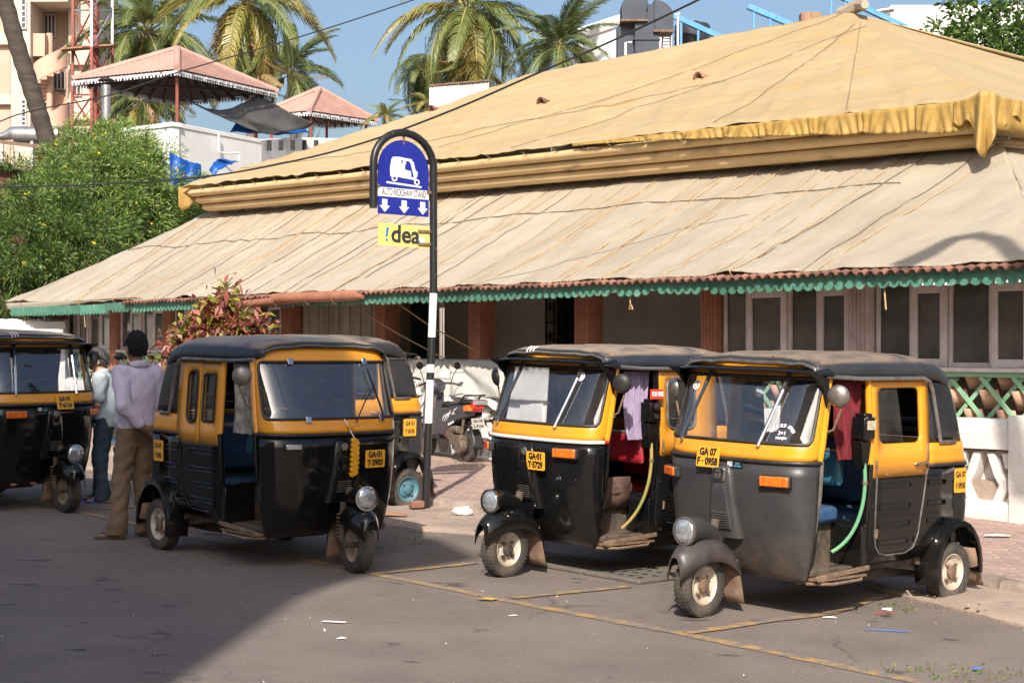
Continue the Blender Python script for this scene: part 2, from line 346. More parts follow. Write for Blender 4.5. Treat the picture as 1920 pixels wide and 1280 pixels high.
mb.loft(rows, False, False); tag(mb.build('kerb_apron', CONC, None, 50), kind='structure')
# pavement
PV = tag(bpy.data.objects.new('pavement', None), kind='structure') if False else None
mb = MB(); mb.grid(lambda s, t: KP(s, t, .118), [-8+.5*k for k in range(62)], [.10, 1, 2, 3, 4, 5.2]); PV = tag(mb.build('pavement', JOINT, None, 0), kind='structure')
kmesh = []
for k in range(4):
    mb = MB(); L = .92
    rows = []
    for i in range(9):
        x = -L/2+L*i/8; j = lambda a: .012*mnoise.noise((x*5+k*7, a, k*3.1))
        rows.append([(x, -.005+j(1), -.10), (x, -.008+j(2), .08+j(3)), (x, .012+j(4), .122+j(5)), (x, .05, .130+j(6)*.6), (x, .13, .130+j(7)*.5), (x, .14, -.1)])
    mb.loft(rows, True, True); o = mb.build('kerb_stone', KERB, PV, 40); kmesh.append(o)
for i in range(26):
    s = -4.5+.95*i; p = KP(s, 0); Mx = Matrix((kd, kn, GN)).transposed().to_4x4(); Mx.translation = p
    Mx = Mx @ Matrix.Rotation(random.uniform(-.012, .012), 4, 'Z') @ Matrix.Translation((0, random.uniform(-.012, .012), random.uniform(-.012, .004)))
    (kmesh[i] if i < 4 else inst(kmesh[i % 4], PV, Mx)).matrix_basis = Mx
# interlocking pavers: the ones in view as parts, the rest as one field
def paver_mesh(bm_, M4, h=.008):
    a, b = .107, .056; out = [(-a, -b), (-a*.5, -b*1.18), (0, -b), (a*.5, -b*.82), (a, -b), (a*.93, 0), (a, b), (a*.5, b*.82+.0), (0, b), (-a*.5, b*1.18), (-a, b), (-a*.93, 0)]
    out = [(x*.965, y*.94) for x, y in out]
    bm_.prism(out, lambda x, y: M4 @ Vector((x, y, -.004)), lambda x, y: M4 @ Vector((x*.97, y*.95, h)))
pm = MB(); paver_mesh(pm, Matrix()); PAV0 = pm.build('paver', PAVE, PV, 0); first = True; rest = MB(); npav = 0
cells = []
for j in range(46):
    for i in range(-20, 80):
        s = i*.215+(.1075 if j % 2 else 0); t = .20+j*.1115; p = KP(s, t); px = 960+FOC*p.x/p.y; d = p.y; py = 640-FOC*(p.z+.12-ZC)/d
        if -40 < px < 1960 and t < 3.35+max(0, 0): cells.append((d, px, py, s, t))
vis = sorted([c for c in cells if (c[1] > 1800 and c[2] > 960) or (800 < c[1] < 905 and c[2] > 868) or (700 < c[1] < 900 and c[2] > 900)])
vset = set((c[3], c[4]) for c in vis[:290])
for d, px, py, s, t in cells:
    p = KP(s, t, .118+random.uniform(-.003, .003)); Mx = Matrix((kd, kn, GN)).transposed().to_4x4(); Mx.translation = p
    Mx = Mx @ Matrix.Rotation(random.uniform(-.03, .03), 4, 'Z')
    if (s, t) in vset:
        if first: PAV0.matrix_basis = Mx; first = False
        else: inst(PAV0, PV, Mx)
    elif d < 34: paver_mesh(rest, Mx)
tag(rest.build('pavers', PAVE, PV, 0), kind='stuff')

# ================================================================ bungalow
CREAM = mat('cream_tarpaulin', (.40, .338, .255), .6, col2=(.44, .382, .295), scale=.9, detail=8, wave=(1.6, (.36, .285, .195), .52, .80, (1, .35, .35)), dust=((.36, .255, .165), 1.9, .60, .9), bump=.022, bscale=5, bdet=8, stretch=(1, .8, .8), trans=.06)
OCHRE = mat('yellow_tarpaulin', (.46, .335, .168), .55, col2=(.495, .373, .205), scale=.8, detail=8, wave=(2.2, (.56, .345, .11), .55, .82, (.35, 1.6, 1.6)), bump=.030, bscale=3.4, bdet=8, stretch=(.45, 1.5, 1.5), trans=.06)
tint(CREAM, 1.83, .08); tint(OCHRE, 2.6, .08)
OCHRE_D = mat('bright_yellow_hem', (.40, .245, .06), .6, col2=(.34, .215, .06), scale=5, bump=.006, bscale=16)
CLAD = mat('ochre_board', (.66, .47, .245), .75, col2=(.55, .385, .19), scale=3, detail=7, stretch=(.4, 1, 1), dust=((.24, .15, .09), 4, .55, .78))
WALLG = mat('grey_lime_wall', (.80, .74, .65), .9, col2=(.70, .64, .56), scale=1.4, detail=8, bump=.004, bscale=25)
TERRA = mat('terracotta_paint', (.34, .145, .085), .75, col2=(.27, .105, .06), scale=5, detail=7, dust=((.42, .22, .15), 12, .64, .8), bump=.004, bscale=30)
PALEPIL = mat('pale_pillar_paint', (.50, .42, .42), .8, col2=(.40, .31, .30), scale=5, dust=((.28, .18, .15), 9, .6, .75))
FRAMEW = mat('window_frame_paint', (.68, .63, .63), .7, col2=(.56, .50, .49), scale=7, dust=((.30, .24, .22), 11, .62, .76))
PANE = mat('dusty_window_pane', (.06, .056, .052), .10, col2=(.10, .093, .085), scale=2.5, dust=((.16, .15, .14), 9, .62, .85), bump=.0008, bscale=6)
GREEN = mat('green_valance_paint', (.055, .19, .13), .7, col2=(.09, .24, .17), scale=4, detail=7, dust=((.30, .40, .31), 6, .54, .76))
LATG = mat('green_lattice_paint', (.20, .40, .24), .75, col2=(.27, .46, .30), scale=5, dust=((.42, .44, .30), 9, .58, .8))
TILE = mat('clay_tile', (.25, .125, .09), .9, col2=(.19, .09, .065), scale=9, detail=7, dust=((.15, .09, .07), 14, .55, .75), bump=.004, bscale=40)
TILE_L = mat('buff_clay_tile', (.58, .34, .235), .9, col2=(.51, .29, .195), scale=7, detail=7, bump=.004, bscale=40)
ROPE = mat('rope', (.50, .35, .19), .9, col2=(.38, .25, .14), scale=20)
ROPE_D = mat('dark_rope', (.20, .14, .09), .9, col2=(.12, .085, .06), scale=20)
GREYWOOD = mat('grey_wood', (.31, .275, .235), .8, col2=(.23, .205, .175), scale=3, detail=7, stretch=(3, 3, .4))
TEAL = mat('teal_rail_paint', (.20, .36, .33), .7, col2=(.28, .42, .38), scale=6)
BROWNB = mat('brown_backing', (.17, .115, .09), .9, col2=(.21, .14, .105), scale=4)
[objvar(q_, a_, b_) for q_, a_, b_ in ((TILE, .55, 1.3), (GREEN, .8, 1.25), (PAVE, .86, 1.1), (TILE_L, .75, 1.2), (LATG, .85, 1.15), (GREYWOOD, .85, 1.15), (FRAMEW, .92, 1.05), (KERB, .85, 1.12))]
BUN = thing('bungalow', 'long low bungalow with tarpaulin covered tiled roof behind the rickshaws', 'building', Matrix.Translation((W2.x, W2.y, ZC)) @ Matrix.Rotation(math.atan2(-U2.y, -U2.x), 4, 'Z'))
def B(u, v, z): return Vector((-u, v, z))
def zt(u): return 2.10+.0195*(u-1.5)
def ze(u): return 2.53+.0200*(u-1.3)
def nz(x, y, s=0): return mnoise.noise((x, y, s*7.3))
def ridge(x, y, s): return max(0.0, 1-abs(mnoise.noise((x, y, s*7.3)))*3.2)**2
def cream(a, k):
    u = lerp(lerp(-1.25, 22.45, a), lerp(1.45, 19.45, a), k); v = lerp(-.97, 1.88, k); z = lerp(.70+.07*max(0, a-.85)/.15, zt(u), k)
    z += -.05*math.sin(math.pi*k)+.020*nz(u*1.1, k*2.2, 1)+.018*nz(u*3.1+k*2, k*1.2, 2)+.008*nz(u*7+k*4, k*2, 3)-.02*max(0, 1-abs(((u+.35*k) % .83)-.4)/.16)*.55*math.sin(math.pi*min(1, k*1.1))**.5
    z += .020*ridge(u*.55+k*.8, k*4.5+u*.12, 51)+.015*ridge(u*1.2-k, k*7, 52)+.018*ridge((u+k*1.5)*1.4, k*.7, 53)*k
    if k < .02: z += .012*nz(u*5, 0, 4)
    return B(u, v, z)
mb = MB(); mb.grid(cream, [i/330 for i in range(331)], [0, .02, .06]+[.06+.94*j/36 for j in range(1, 37)]); CR = mb.build('lower_tarpaulin', CREAM, BUN, 80, solid=.012)
def hip(side, a, k):
    v = lerp(lerp(-.97, 13.0, a), lerp(1.88, 10.2, a), k)
    ub, ut = (-1.25, 1.45) if side < 0 else (22.45, 19.45)
    u = lerp(ub, ut, k); z = lerp(.70+(.07 if side > 0 else 0), zt(ut), k)-.05*math.sin(math.pi*k)+(.025*nz(v*1.3, k*2, 5)+.02*nz(v*3.3, k*2, 6))*min(1, a*8); return B(u, v, z)
for sd in (-1, 1):
    mb = MB(); mb.grid(lambda a, k: hip(sd, a, k), [i/60 for i in range(61)], [j/12 for j in range(13)]); mb.build('lower_tarpaulin_hip', CREAM, BUN, 80, solid=.012)
# drooping edge of the tarpaulin at the far corner
mb = MB(); mb.grid(lambda u, k: B(u, -.97+.03*k, .735-.12*k*min(1, max(0, (u-17.5)/3))-.02*nz(u*6, k, 8)*k), [16.5+.1*i for i in range(60)], [0, .4, .8, 1]); mb.build('tarpaulin_edge', CREAM, BUN, 80, solid=.01)
# upper roof
def upper(a, k):
    ue, ur = lerp(1.15, 19.45, a), lerp(7.2, 14.74, a); u = lerp(ue, ur, k); v = lerp(1.28, 6.0, k)
    z = lerp(ze(ue), 4.90, k)-.10*math.sin(math.pi*k)*(.5+.5*math.sin(math.pi*a))+.022*nz(u*.9, k*3, 11)+.016*nz(u*2.3-k*5, k*7, 12)+.007*nz(u*2-k*9, k*22, 13)
    z += .026*ridge(u*.35-k*1.2, k*8, 61)+.022*ridge(u*.8+k*2, k*15, 62)+.022*ridge((u-k*4)*1.3, k*2, 63)*(1-k)
    if k < .03: z += .02*nz(u*4, 0, 14)
    return B(u, v, z)
mb = MB(); mb.grid(upper, [i/420 for i in range(421)], [j/90 for j in range(91)]); mb.build('upper_tarpaulin', OCHRE, BUN, 80, solid=.012)
def uhip(side, a, k):
    v = lerp(lerp(1.28, 10.7, a), 6.0, k); ub, ut = (1.15, 7.2) if side < 0 else (19.45, 14.74)
    u = lerp(ub, ut, k); return B(u, v, lerp(ze(ub), 4.9, k)-.09*math.sin(math.pi*k)+.03*nz(v*1.5, k*5, 15)*min(1, a*6)*min(1, (1-a)*6))
for sd in (-1, 1):
    mb = MB(); mb.grid(lambda a, k: uhip(sd, a, k), [i/50 for i in range(51)], [j/24 for j in range(25)]); mb.build('upper_tarpaulin_hip', OCHRE, BUN, 80, solid=.012)
mb = MB(); mb.grid(lambda a, k: B(lerp(lerp(1.15, 19.45, a), lerp(7.2, 14.74, a), k), lerp(10.7, 6, k), lerp(ze(lerp(1.15, 19.45, a)), 4.9, k)), [i/10 for i in range(11)], [0, .5, 1]); mb.build('upper_tarpaulin_back', OCHRE, BUN, 60, solid=.012)
mb = MB(); mb.tube([B(7.35, 5.98, 4.90), B(6.95, 5.98, 4.97), B(6.55, 5.6, 4.86)], [.09, .11, .06], 8); mb.build('ridge_cap', CREAM, BUN)
mb = MB(); mb.box(B(6.95, 6, 5.06), (.07, .07, .14)); mb.build('ridge_finial', CREAM, BUN, bevel=.01)
# hem hanging from the upper eave, deeper towards the near corner
def hemd(u): return .03+.30*max(0, min(1, (7.6-u)/6.0))**1.3
mb = MB(); us_ = [1.12+.018*i for i in range(380)]
def hem(u, k):
    f = hemd(u); q = ((u+.06*nz(u*.7, 3, 22))/.72) % 1; q = min(q, 1-q); near = math.exp(-q*7); top_ = 1-k
    pl = (.030*math.sin(q*(30+18*k)+u)*(.35+near)+.022*math.sin(u*23+3*math.sin(u*2.3))*(1-near))*min(1, f*7)*(.25+.75*k)+.012*nz(u*9, k*2, 21)
    e = 1.268+.05*near*k*min(1, f*5)-.03*k*(1-near)+pl; return B(u, e, ze(u)+.012-.01*k-f*k*(1-.13*near+.04*nz(u*3, 0, 23)))
mb.grid(hem, us_, [0, .15, .3, .45, .6, .75, .9, 1]); mb.build('tarpaulin_hem', OCHRE_D, BUN, 80, solid=.008)
mb = MB(); mb.grid(lambda v, k: B(1.13-.03*math.sin(v*14)*k-.015, v, ze(1.2)+.01-.27*k*(1-.25*math.sin(v*3))), [1.25+.04*i for i in range(60)], [0, .3, .7, 1]); mb.build('tarpaulin_hem', OCHRE_D, BUN, 80, solid=.008)
def corner(a, f):    # cloth gathered in deep pleats round the near corner
    p = Vector((lerp(1.60, 1.13, min(1, a*2)), lerp(1.255, 1.19, min(1, a*2)))) if a < .5 else Vector((1.13, lerp(1.19, 1.75, a*2-1)))
    m_ = math.exp(-((a-.46)/.17)**2); out_ = Vector((-.45, -.89)) if a < .5 else Vector((-.8, -.6)); g = .03+.05*m_+(.05+.04*m_)*math.sin(a*34+f*1.2)*(.25+.75*f)*(.4+m_)+.02*nz(a*14, f*2, 71)
    p = p+out_*g*.8; L = .22+.42*m_+.05*math.sin(a*19); return B(p.x, p.y, ze(1.2)+.05*m_+.015-L*f)
mb = MB(); mb.grid(corner, [i/90 for i in range(91)], [j/12 for j in range(13)]); mb.build('gathered_cloth', OCHRE_D, BUN, 80, solid=.008)
mb = MB(); mb.grid(lambda k, f: B(19.45+.05+.06*math.sin(k*9), 1.25+.5*k, ze(19.4)+.02-f*(.36+.1*math.sin(k*7))), [0, .2, .4, .6, .8, 1], [0, .4, .8, 1]); mb.build('tarpaulin_hem', OCHRE_D, BUN, 80, solid=.01)
# corbelled boards between the two roofs
for i in range(3):
    prof = [(-.0, 0), (-.035, -.025), (-.042, -.06), (-.03, -.10), (.02, -.125), (.10, -.13), (.10, 0)]
    inset = .05+.10*i; rows = []
    path = [(1.30+inset, 10.0-inset), (1.30+inset, 1.30+inset)]+[(lerp(1.30+inset, 19.25-inset, q/24), 1.30+inset) for q in range(1, 24)]+[(19.25-inset, 1.30+inset), (19.25-inset, 10.0-inset)]
    for qi, (u, v) in enumerate(path):
        ring = []
        for dv, dz in prof:
            if qi == 0: q = (u+dv, v)
            elif qi == len(path)-1: q = (u-dv, v)
            elif qi == 1: q = (u+dv, v+dv)
            elif qi == len(path)-2: q = (u-dv, v+dv)
            else: q = (u, v+dv)
            ring.append(B(q[0], q[1], ze(u)-.05-.135*i+dz))
        rows.append(ring)
    mb = MB(); mb.loft(rows, True, True); mb.build('cornice_board', CLAD, BUN, 50)
mb = MB(); mb.grid(lambda u, k: B(u, 1.96-.0*k, lerp(zt(u)-.25, ze(u)-.1, k)), [1.6, 5, 10, 15, 19.2], [0, 1]); mb.build('upper_wall', WALLG, BUN, 0, solid=-.2)
mb = MB(); mb.tube([B(1.3+.9*i, 1.80, zt(1.3+.9*i)+.075+.012*nz(i*1.3, 0, 30)) for i in range(21)], .022, 7); mb.build('tie_pipe', M['steel'], BUN)
def on_cream(u, k, off=.008):
    a = (u-lerp(-1.25, 1.45, k))/(lerp(22.45, 19.45, k)-lerp(-1.25, 1.45, k)); p = cream(a, k); return p+Vector((0, -.46*off, .89*off))
for i in range(44):
    u0 = 1.3+i*.43+random.uniform(-.21, .21); 
    if i > 40: u0 = 19.0+.15*(i-40)
    du = random.uniform(-.3, .35); k0 = random.choice([0.0, 0.0, 0.0, .12, .3]); wob = random.uniform(0, 6)
    pts = [on_cream(lerp(u0, u0+du, 1-k)+.02*math.sin(k*7+wob), k) for k in [k0+(1-k0)*q/14 for q in range(15)]]
    pts += [B(u0, 1.83, zt(u0)+.08)]
    if k0 == 0: p = pts[0]; pts = [p+Vector((0, .06, -.12)), p+Vector((0, -.012, -.02))]+pts
    mb = MB(); mb.tube(pts, random.choice([.0045, .005, .0065]), 5); mb.build('rope', random.choice([ROPE, ROPE, ROPE_D]), BUN)
for k1, k2 in ((.60, .74),):
    mb = MB(); mb.tube([on_cream(lerp(20.6, 2.2, q/60), lerp(k1, k2, q/60)+.012*math.sin(q*.7)) for q in range(61)], .007, 5); mb.build('rope', ROPE_D, BUN)
for i in range(26):  # ties between the two roofs
    u = 1.7+.68*i+random.uniform(-.15, .15); hd_ = hemd(u); mb = MB(); mb.tube([B(u, 1.25, ze(u)-hd_*.9), B(u-.18*1, 1.52, zt(u)+.22), B(u-.3, 1.78, zt(u)+.07)], .006, 5); mb.build('tie_rope', ROPE_D, BUN)
for i in range(24):  # tufts of loose rope ends at the pipe
    u = 1.8+.72*i+random.uniform(-.2, .2); mb = MB(); mb.tube([B(u+.08*math.sin(k*1.9+i), 1.80-.05*k, zt(u)+.09+.04*math.sin(k*2.3+i)) for k in range(5)], .007, 5); mb.build('rope_end', ROPE, BUN)
for seq in ([(19.0, 14.0, .15, .22), (14, 7.4, .22, .5)], [(9.5, 5.5, .03, .95)], [(12.8, 7.2, .02, .97)], [(5.4, 6.6, .03, .98)], [(3.2, 6.9, .02, .99)]):
    pts = []
    for u0, u1, k0, k1 in seq:
        for q in range(21):
            u, k = lerp(u0, u1, q/20), lerp(k0, k1, q/20); ue0, ue1 = lerp(1.15, 7.2, k), lerp(19.45, 14.74, k); a = (u-ue0)/(ue1-ue0)
            if 0 <= a <= 1: pts.append(upper(a, k)+Vector((0, -.005, .014)))
    mb = MB(); mb.tube(pts, .0045, 5); mb.build('rope', ROPE_D, BUN)
for u, v, z in ((11.89, 4, 0), (8.22, 4, 0), (15.84, 4.6, 0)):
    k = (v-1.28)/4.72; z = upper((u-lerp(1.15, 7.2, k))/(lerp(19.45, 14.74, k)-lerp(1.15, 7.2, k)), k).z-.05
    mb = MB(); mb.grid(lambda a, k: B(u+.10*math.cos(math.pi*a), v-.13+.26*k, z+.02+.10*math.sin(math.pi*a)*(1-.7*k)), [i/8 for i in range(9)], [0, .5, 1]); mb.build('roof_vent', TILE, BUN, 60, solid=.02)
# row of clay tiles at the lower eave
mb = MB(); mb.grid(lambda a, k: B(.058*math.cos(math.pi*a), -.07+.36*k, .045*math.sin(math.pi*a)+.36*k*.30), [i/6 for i in range(7)], [0, 1]); T0 = mb.build('eave_tile', TILE, BUN, 60, solid=.014)
for i in range(150):
    u = -1.15+.122*i; z = .628+.010*nz(u*2, 0, 33)+random.uniform(-.005, .005); Mx = Matrix.Translation(B(u, -.965+.012*nz(u*3, 1, 34), z)) @ Matrix.Rotation(random.uniform(-.05, .05), 4, 'Z')
    if i == 0: T0.matrix_basis = Mx
    else: inst(T0, BUN, Mx)
mb = MB(); mb.box(B(10.5, -.82, .68), (23.4, .05, .06)); mb.build('eave_batten', BROWNB, BUN)
# scalloped valance boards
pit = .132; nsc = 8; VB = []
for var in range(6):
    mb = MB(); out = [(0, .105), (0, 0)]
    for s in range(nsc):
        d_ = .070*random.choice([1, 1, .95, .9, 1.05, .85, .4 if random.random() < .4 else 1])
        for k in range(1, 8): an = math.pi*k/8; out.append((s*pit+pit/2-(pit*.44)*math.cos(an), -d_*math.sin(an)**.7))
        out.append(((s+1)*pit, 0))
    out.append((nsc*pit, .105)); mb.prism(out, lambda x, z: B(x, 0, z), lambda x, z: B(x, .022, z)); VB.append(mb.build('valance_board', GREEN, BUN, 30))
for i in range(22):
    Mx = Matrix.Translation(B(-1.2+i*nsc*pit*1.006, -.955+random.uniform(-.008, .008), .565-.02*(i > 17))) @ Matrix.Rotation(random.uniform(-.05, .05), 4, 'X') @ Matrix.Rotation(random.uniform(-.014, .014), 4, 'Y')
    if i < 6: VB[i].matrix_basis = Mx
    else: inst(VB[random.randrange(6)], BUN, Mx)
mb = MB(); mb.tube([B(13.2, -1.0, .545), B(11.3, -1.0, .615)], .062, 12); mb.build('gutter_pipe', TERRA, BUN)
mb = MB(); mb.tube([B(11.95, -1.02, .625), B(9.85, -1.02, .625), B(9.62, -1.02, .60)], [.075, .075, .03], 12); mb.build('gutter_pipe', TERRA, BUN)
for u in (12.9, 11.9, 11.0, 10.3):
    mb = MB(); mb.tube([B(u, -1.01+.085*math.cos(k*.5), .60+.085*math.sin(k*.5)) for k in range(14)], .007, 5); mb.build('pipe_clip', M['rust'], BUN)
# pillars
def pillar(u, wd, m):
    mb = MB(); out = []; nf = 5; h = wd/2
    for f in range(nf):
        for k in range(6): an = math.pi*k/5; out.append((-h+wd*(f+.5)/nf-(wd/nf*.48)*math.cos(an), -.12-.022*math.sin(an)))
    out += [(h, .12), (-h, .12)]; mb.prism(out, lambda x, y: B(u-x, y, -1.9), lambda x, y: B(u-x, y, .85)); mb.build('pillar', m, BUN, 50)
    for z in (-.2, .2, -.6):
        pass
for u in (3.90, 6.11, 8.30, 10.55, 13.19, 15.28, 17.22, 19.38, 21.75): pillar(u, .25 if u < 12 else .30, TERRA)
pillar(1.72, .26, PALEPIL); pillar(-1.0, .26, PALEPIL)
# window bays
def sash(u0, u1, z0, z1, proud, bar, name='window'):
    """casement between u0 > u1"""
    wv = -.03-proud; win = bpy.data.objects.new(name, None); COL.objects.link(win); win.parent = BUN; win.location = B((u0+u1)/2, wv, z0)
    off = win.location.copy(); mb = MB(); d = .05
    for uu in (u0-bar/2, u1+bar/2): mb.box(B(uu, wv, (z0+z1)/2)-off, (bar, d, z1-z0))
    for zz in (z0+bar*.6, z1-bar/2): mb.box(B((u0+u1)/2, wv+.002, zz)-off, (abs(u0-u1)-2*bar, d-.004, bar*1.15))
    mb.build('window_frame', FRAMEW, win, bevel=.006)
    mb = MB(); mb.box(Vector((0, 0, 0)), (abs(u0-u1)-1.7*bar, .006, z1-z0-1.7*bar)); pn = mb.build('pane', PANE, win); pn.location = B((u0+u1)/2, wv+.005, (z0+z1)/2)-off; pn.rotation_euler = (random.uniform(-.02, .02), 0, random.uniform(-.03, .03))
def bay(us, z0, z1):
    for i, (a, b) in enumerate(zip(us, us[1:])):
        p = i % 2 == 1; sash(a-.004, b+.004, z0+(0 if not p else .0), z1-(.05 if p else 0), .035 if p else 0, .07 if p else .04)
bay([3.74, 3.35, 2.77, 2.32, 1.88], -.25, .60)
bay([1.56, 1.09, .66, .14, -.30, -.83], -.25, .60)
for a, b in ((21.58, 19.54), (19.22, 17.39), (17.06, 15.44), (15.12, 13.36)):
    w_ = (a-b)/4; bay([a, a-w_*1.02, a-w_*2, a-w_*3.02, b], -.15, .62)
for a, b, z in ((3.76, 1.86, -.27), (1.58, -.86, -.27), (21.6, 19.5, -.17), (19.24, 17.37, -.17), (17.08, 15.42, -.17), (15.14, 13.34, -.17)):
    mb = MB(); mb.box(B((a+b)/2, -.06, z), (a-b, .16, .04)); mb.build('window_sill', FRAMEW, BUN, bevel=.006)
    mb = MB(); mb.box(B((a+b)/2, -.07, z-.045), (a-b, .06, .05)); mb.build('lattice_rail', LATG, BUN, bevel=.005)
    mb = MB(); mb.box(B((a+b)/2, .10, .75), (a-b, .05, .30)); mb.build('lintel', WALLG, BUN)
    # lattice
    zb = -.80 if z < -.2 else -1.02; H = z-.07-zb; n = int((a-b+H)/.37)+2
    for i in range(n):
        for sgn in (1, -1):
            s0 = b-H+.37*i; e0, e1 = (s0, s0+H) if sgn > 0 else (s0+H, s0); p0, p1 = [e0, zb], [e1, zb+H]
            def clip(u, q):
                t = (u-p0[0])/(p1[0]-p0[0]); return [u, lerp(p0[1], p1[1], t)]
            lo_, hi_ = b+.02, a-.02; A_, C_ = p0[:], p1[:]
            if max(e0, e1) <= lo_+.03 or min(e0, e1) >= hi_-.03: continue
            if A_[0] < lo_: A_ = clip(lo_, p1)
            if A_[0] > hi_: A_ = clip(hi_, p1)
            if C_[0] < lo_: C_ = clip(lo_, p0)
            if C_[0] > hi_: C_ = clip(hi_, p0)
            vv = -.085 if sgn > 0 else -.065
            mb = MB(); mb.bar(B(A_[0], vv, A_[1]), B(C_[0], vv, C_[1]), .016, .042, (0, 1, 0)) if False else mb.bar(B(A_[0], vv, A_[1]), B(C_[0], vv, C_[1]), .042, .016, (0, 1, 0)); mb.build('lattice_slat', LATG, BUN)
    for uu in (a-.03, b+.03, (a+b)/2 if z > -.2 else a-.03):
        mb = MB(); mb.box(B(uu, -.045, (z-.07+zb)/2), (.06, .05, H)); mb.build('lattice_post', LATG, BUN)
    mb = MB(); mb.box(B((a+b)/2, .16, -.75), (a-b, .04, 1.1)); mb.build('backing_board', BROWNB, BUN)
    TL = None; k = 0
    mbt = MB(); mbt.grid(lambda x, y: Vector((x, -.02+.035*math.sin(x*26), y))+Vector((0, -y*.55, 0)), [-.085+.17*q/8 for q in range(9)], [-.09, .09]); TL = mbt.build('lattice_tile', TILE_L, BUN, 60, solid=.016)
    for r in range(int(H/.185)+1):
        for c in range(int((a-b)/.185)):
            if (r+c) % 2: continue
            Mx = Matrix.Translation(B(b+.12+.185*c, .0, zb+.06+.185*r)) @ Matrix.Rotation(random.uniform(-.1, .1), 4, 'Y')
            if k == 0: TL.matrix_basis = Mx
            else: inst(TL, BUN, Mx)
            k += 1
# plank screen
for i in range(15):
    u = 12.9-.147*i-.07; mb = MB(); mb.box(B(u, .03+.012*(i % 2), -.4), (.139, .03, 2.4)); mb.build('plank', GREYWOOD, BUN, bevel=.004)
# veranda back wall with a door and a barred window
VZ0, VZ1 = -1.6, .95; BV = 1.75
def wallseg(u0, u1, z0=VZ0, z1=VZ1): mb = MB(); mb.box(B((u0+u1)/2, BV+.1, (z0+z1)/2), (abs(u0-u1), .2, z1-z0)); mb.build('wall', WALLG, BUN)
wallseg(3.2, 8.15); wallseg(9.12, 11.6); wallseg(12.62, 22)
wallseg(8.15, 9.12, .72, VZ1); wallseg(8.15, 9.12, VZ0, -.62)
mb = MB(); mb.box(B(12.65, BV-.05, -.3), (.10, .14, 2.3)); mb.build('door_jamb', WALLG, BUN)
GD = mat('dark_green_door', (.02, .06, .04), .6, col2=(.03, .08, .055), scale=5)
dr = bpy.data.objects.new('door', None); COL.objects.link(dr); dr.parent = BUN; dr.location = B(12.3, BV+.05, -1.2)
mb = MB(); mb.box((-.0, 0, .95), (.50, .05, 1.9)); mb.build('door_leaf', GD, dr, bevel=.006)
for zz in (.45, 1.35): mb = MB(); mb.box((0, -.03, zz), (.36, .02, .70)); mb.build('door_panel', GD, dr, bevel=.01)
for u0, u1 in ((7.6, 12.9),): mb = MB(); mb.box(B((u0+u1)/2, BV+1.6, -.3), (u1-u0, .1, 2.6)); mb.build('unlit_room_panel', M['dark'], BUN)  # near-black panel: the dark of the unlit room is in its colour
gr_ = bpy.data.objects.new('window_grille', None); COL.objects.link(gr_); gr_.parent = BUN; gr_.location = B(8.64, BV-.02, .05)
GI = mat('black_iron', (.012, .012, .012), .6)
for i in range(6): mb = MB(); mb.box((-.45+.18*i, 0, 0), (.02, .02, 1.34)); mb.build('grille_bar', GI, gr_)
for i in range(4): mb = MB(); mb.box((0, .012, -.64+.43*i), (.96, .02, .025)); mb.build('grille_bar', GI, gr_)
for i in range(5):
    for j in range(3):
        mb = MB(); c = Vector((-.36+.18*i, .005, -.42+.43*j))
        for q in range(4): an = math.pi*q/4; mb.bar(c-Vector((math.cos(an), 0, math.sin(an)))*.075, c+Vector((math.cos(an), 0, math.sin(an)))*.075, .012, .012)
        mb.build('grille_star', GI, gr_)
# room side walls, floor, parapet
mb = MB(); mb.box(B(10.3, 1.0, -1.45), (24, 2.6, .3)); mb.build('veranda_floor', CONC, BUN)
mb = MB(); mb.box(B(7.35, -.02, -.95), (6.6, .16, 1.36)); mb.build('parapet', WHITEWASH, BUN, bevel=.01)
mb = MB(); mb.box(B(7.35, -.03, -.255), (6.6, .22, .035)); mb.build('parapet_rail', TEAL, BUN, bevel=.006)
mb = MB(); mb.box(B(11.9, -.02, -1.2), (2.5, .14, 1.2)); mb.build('parapet', WHITEWASH, BUN, bevel=.01)
for u in (21.9, -1.15): mb = MB(); mb.box(B(u, 4.5, -.4), (.2, 8.8, 2.6)); mb.build('side_wall', WALLG, BUN)
mb = MB(); mb.box(B(10.4, 9.2, -.4), (22.6, .2, 2.6)); mb.build('rear_wall', WALLG, BUN)
mb = MB(); mb.box(B(17.5, .55, -.25), (8.4, .02, 1.6)); mb.box(B(1.4, .55, -.25), (4.8, .02, 1.6)); mb.build('unlit_room_sheet', M['dark'], BUN)  # near-black sheets stand in for the shade inside the rooms
for u0, pts in ((9.0, [(10.35, -.9, .58), (9.6, -.45, .1), (8.95, -.08, -.26)]), (8.9, [(9.15, -.9, .58), (8.7, -.55, .2), (8.25, -.15, -.12)]), (4.3, [(4.35, -.9, .55), (4.32, -.92, .42), (4.36, -.9, .36), (4.30, -.9, .36), (4.33, -.9, .41)]), (1.0, [(.74, -.9, .5), (.72, -.9, .3)]), (20, [(18.9, -.9, .5), (18.85, -.9, .25)])):
    mb = MB(); mb.tube([B(*p) for p in pts], .008, 5); mb.build('rope', ROPE, BUN)

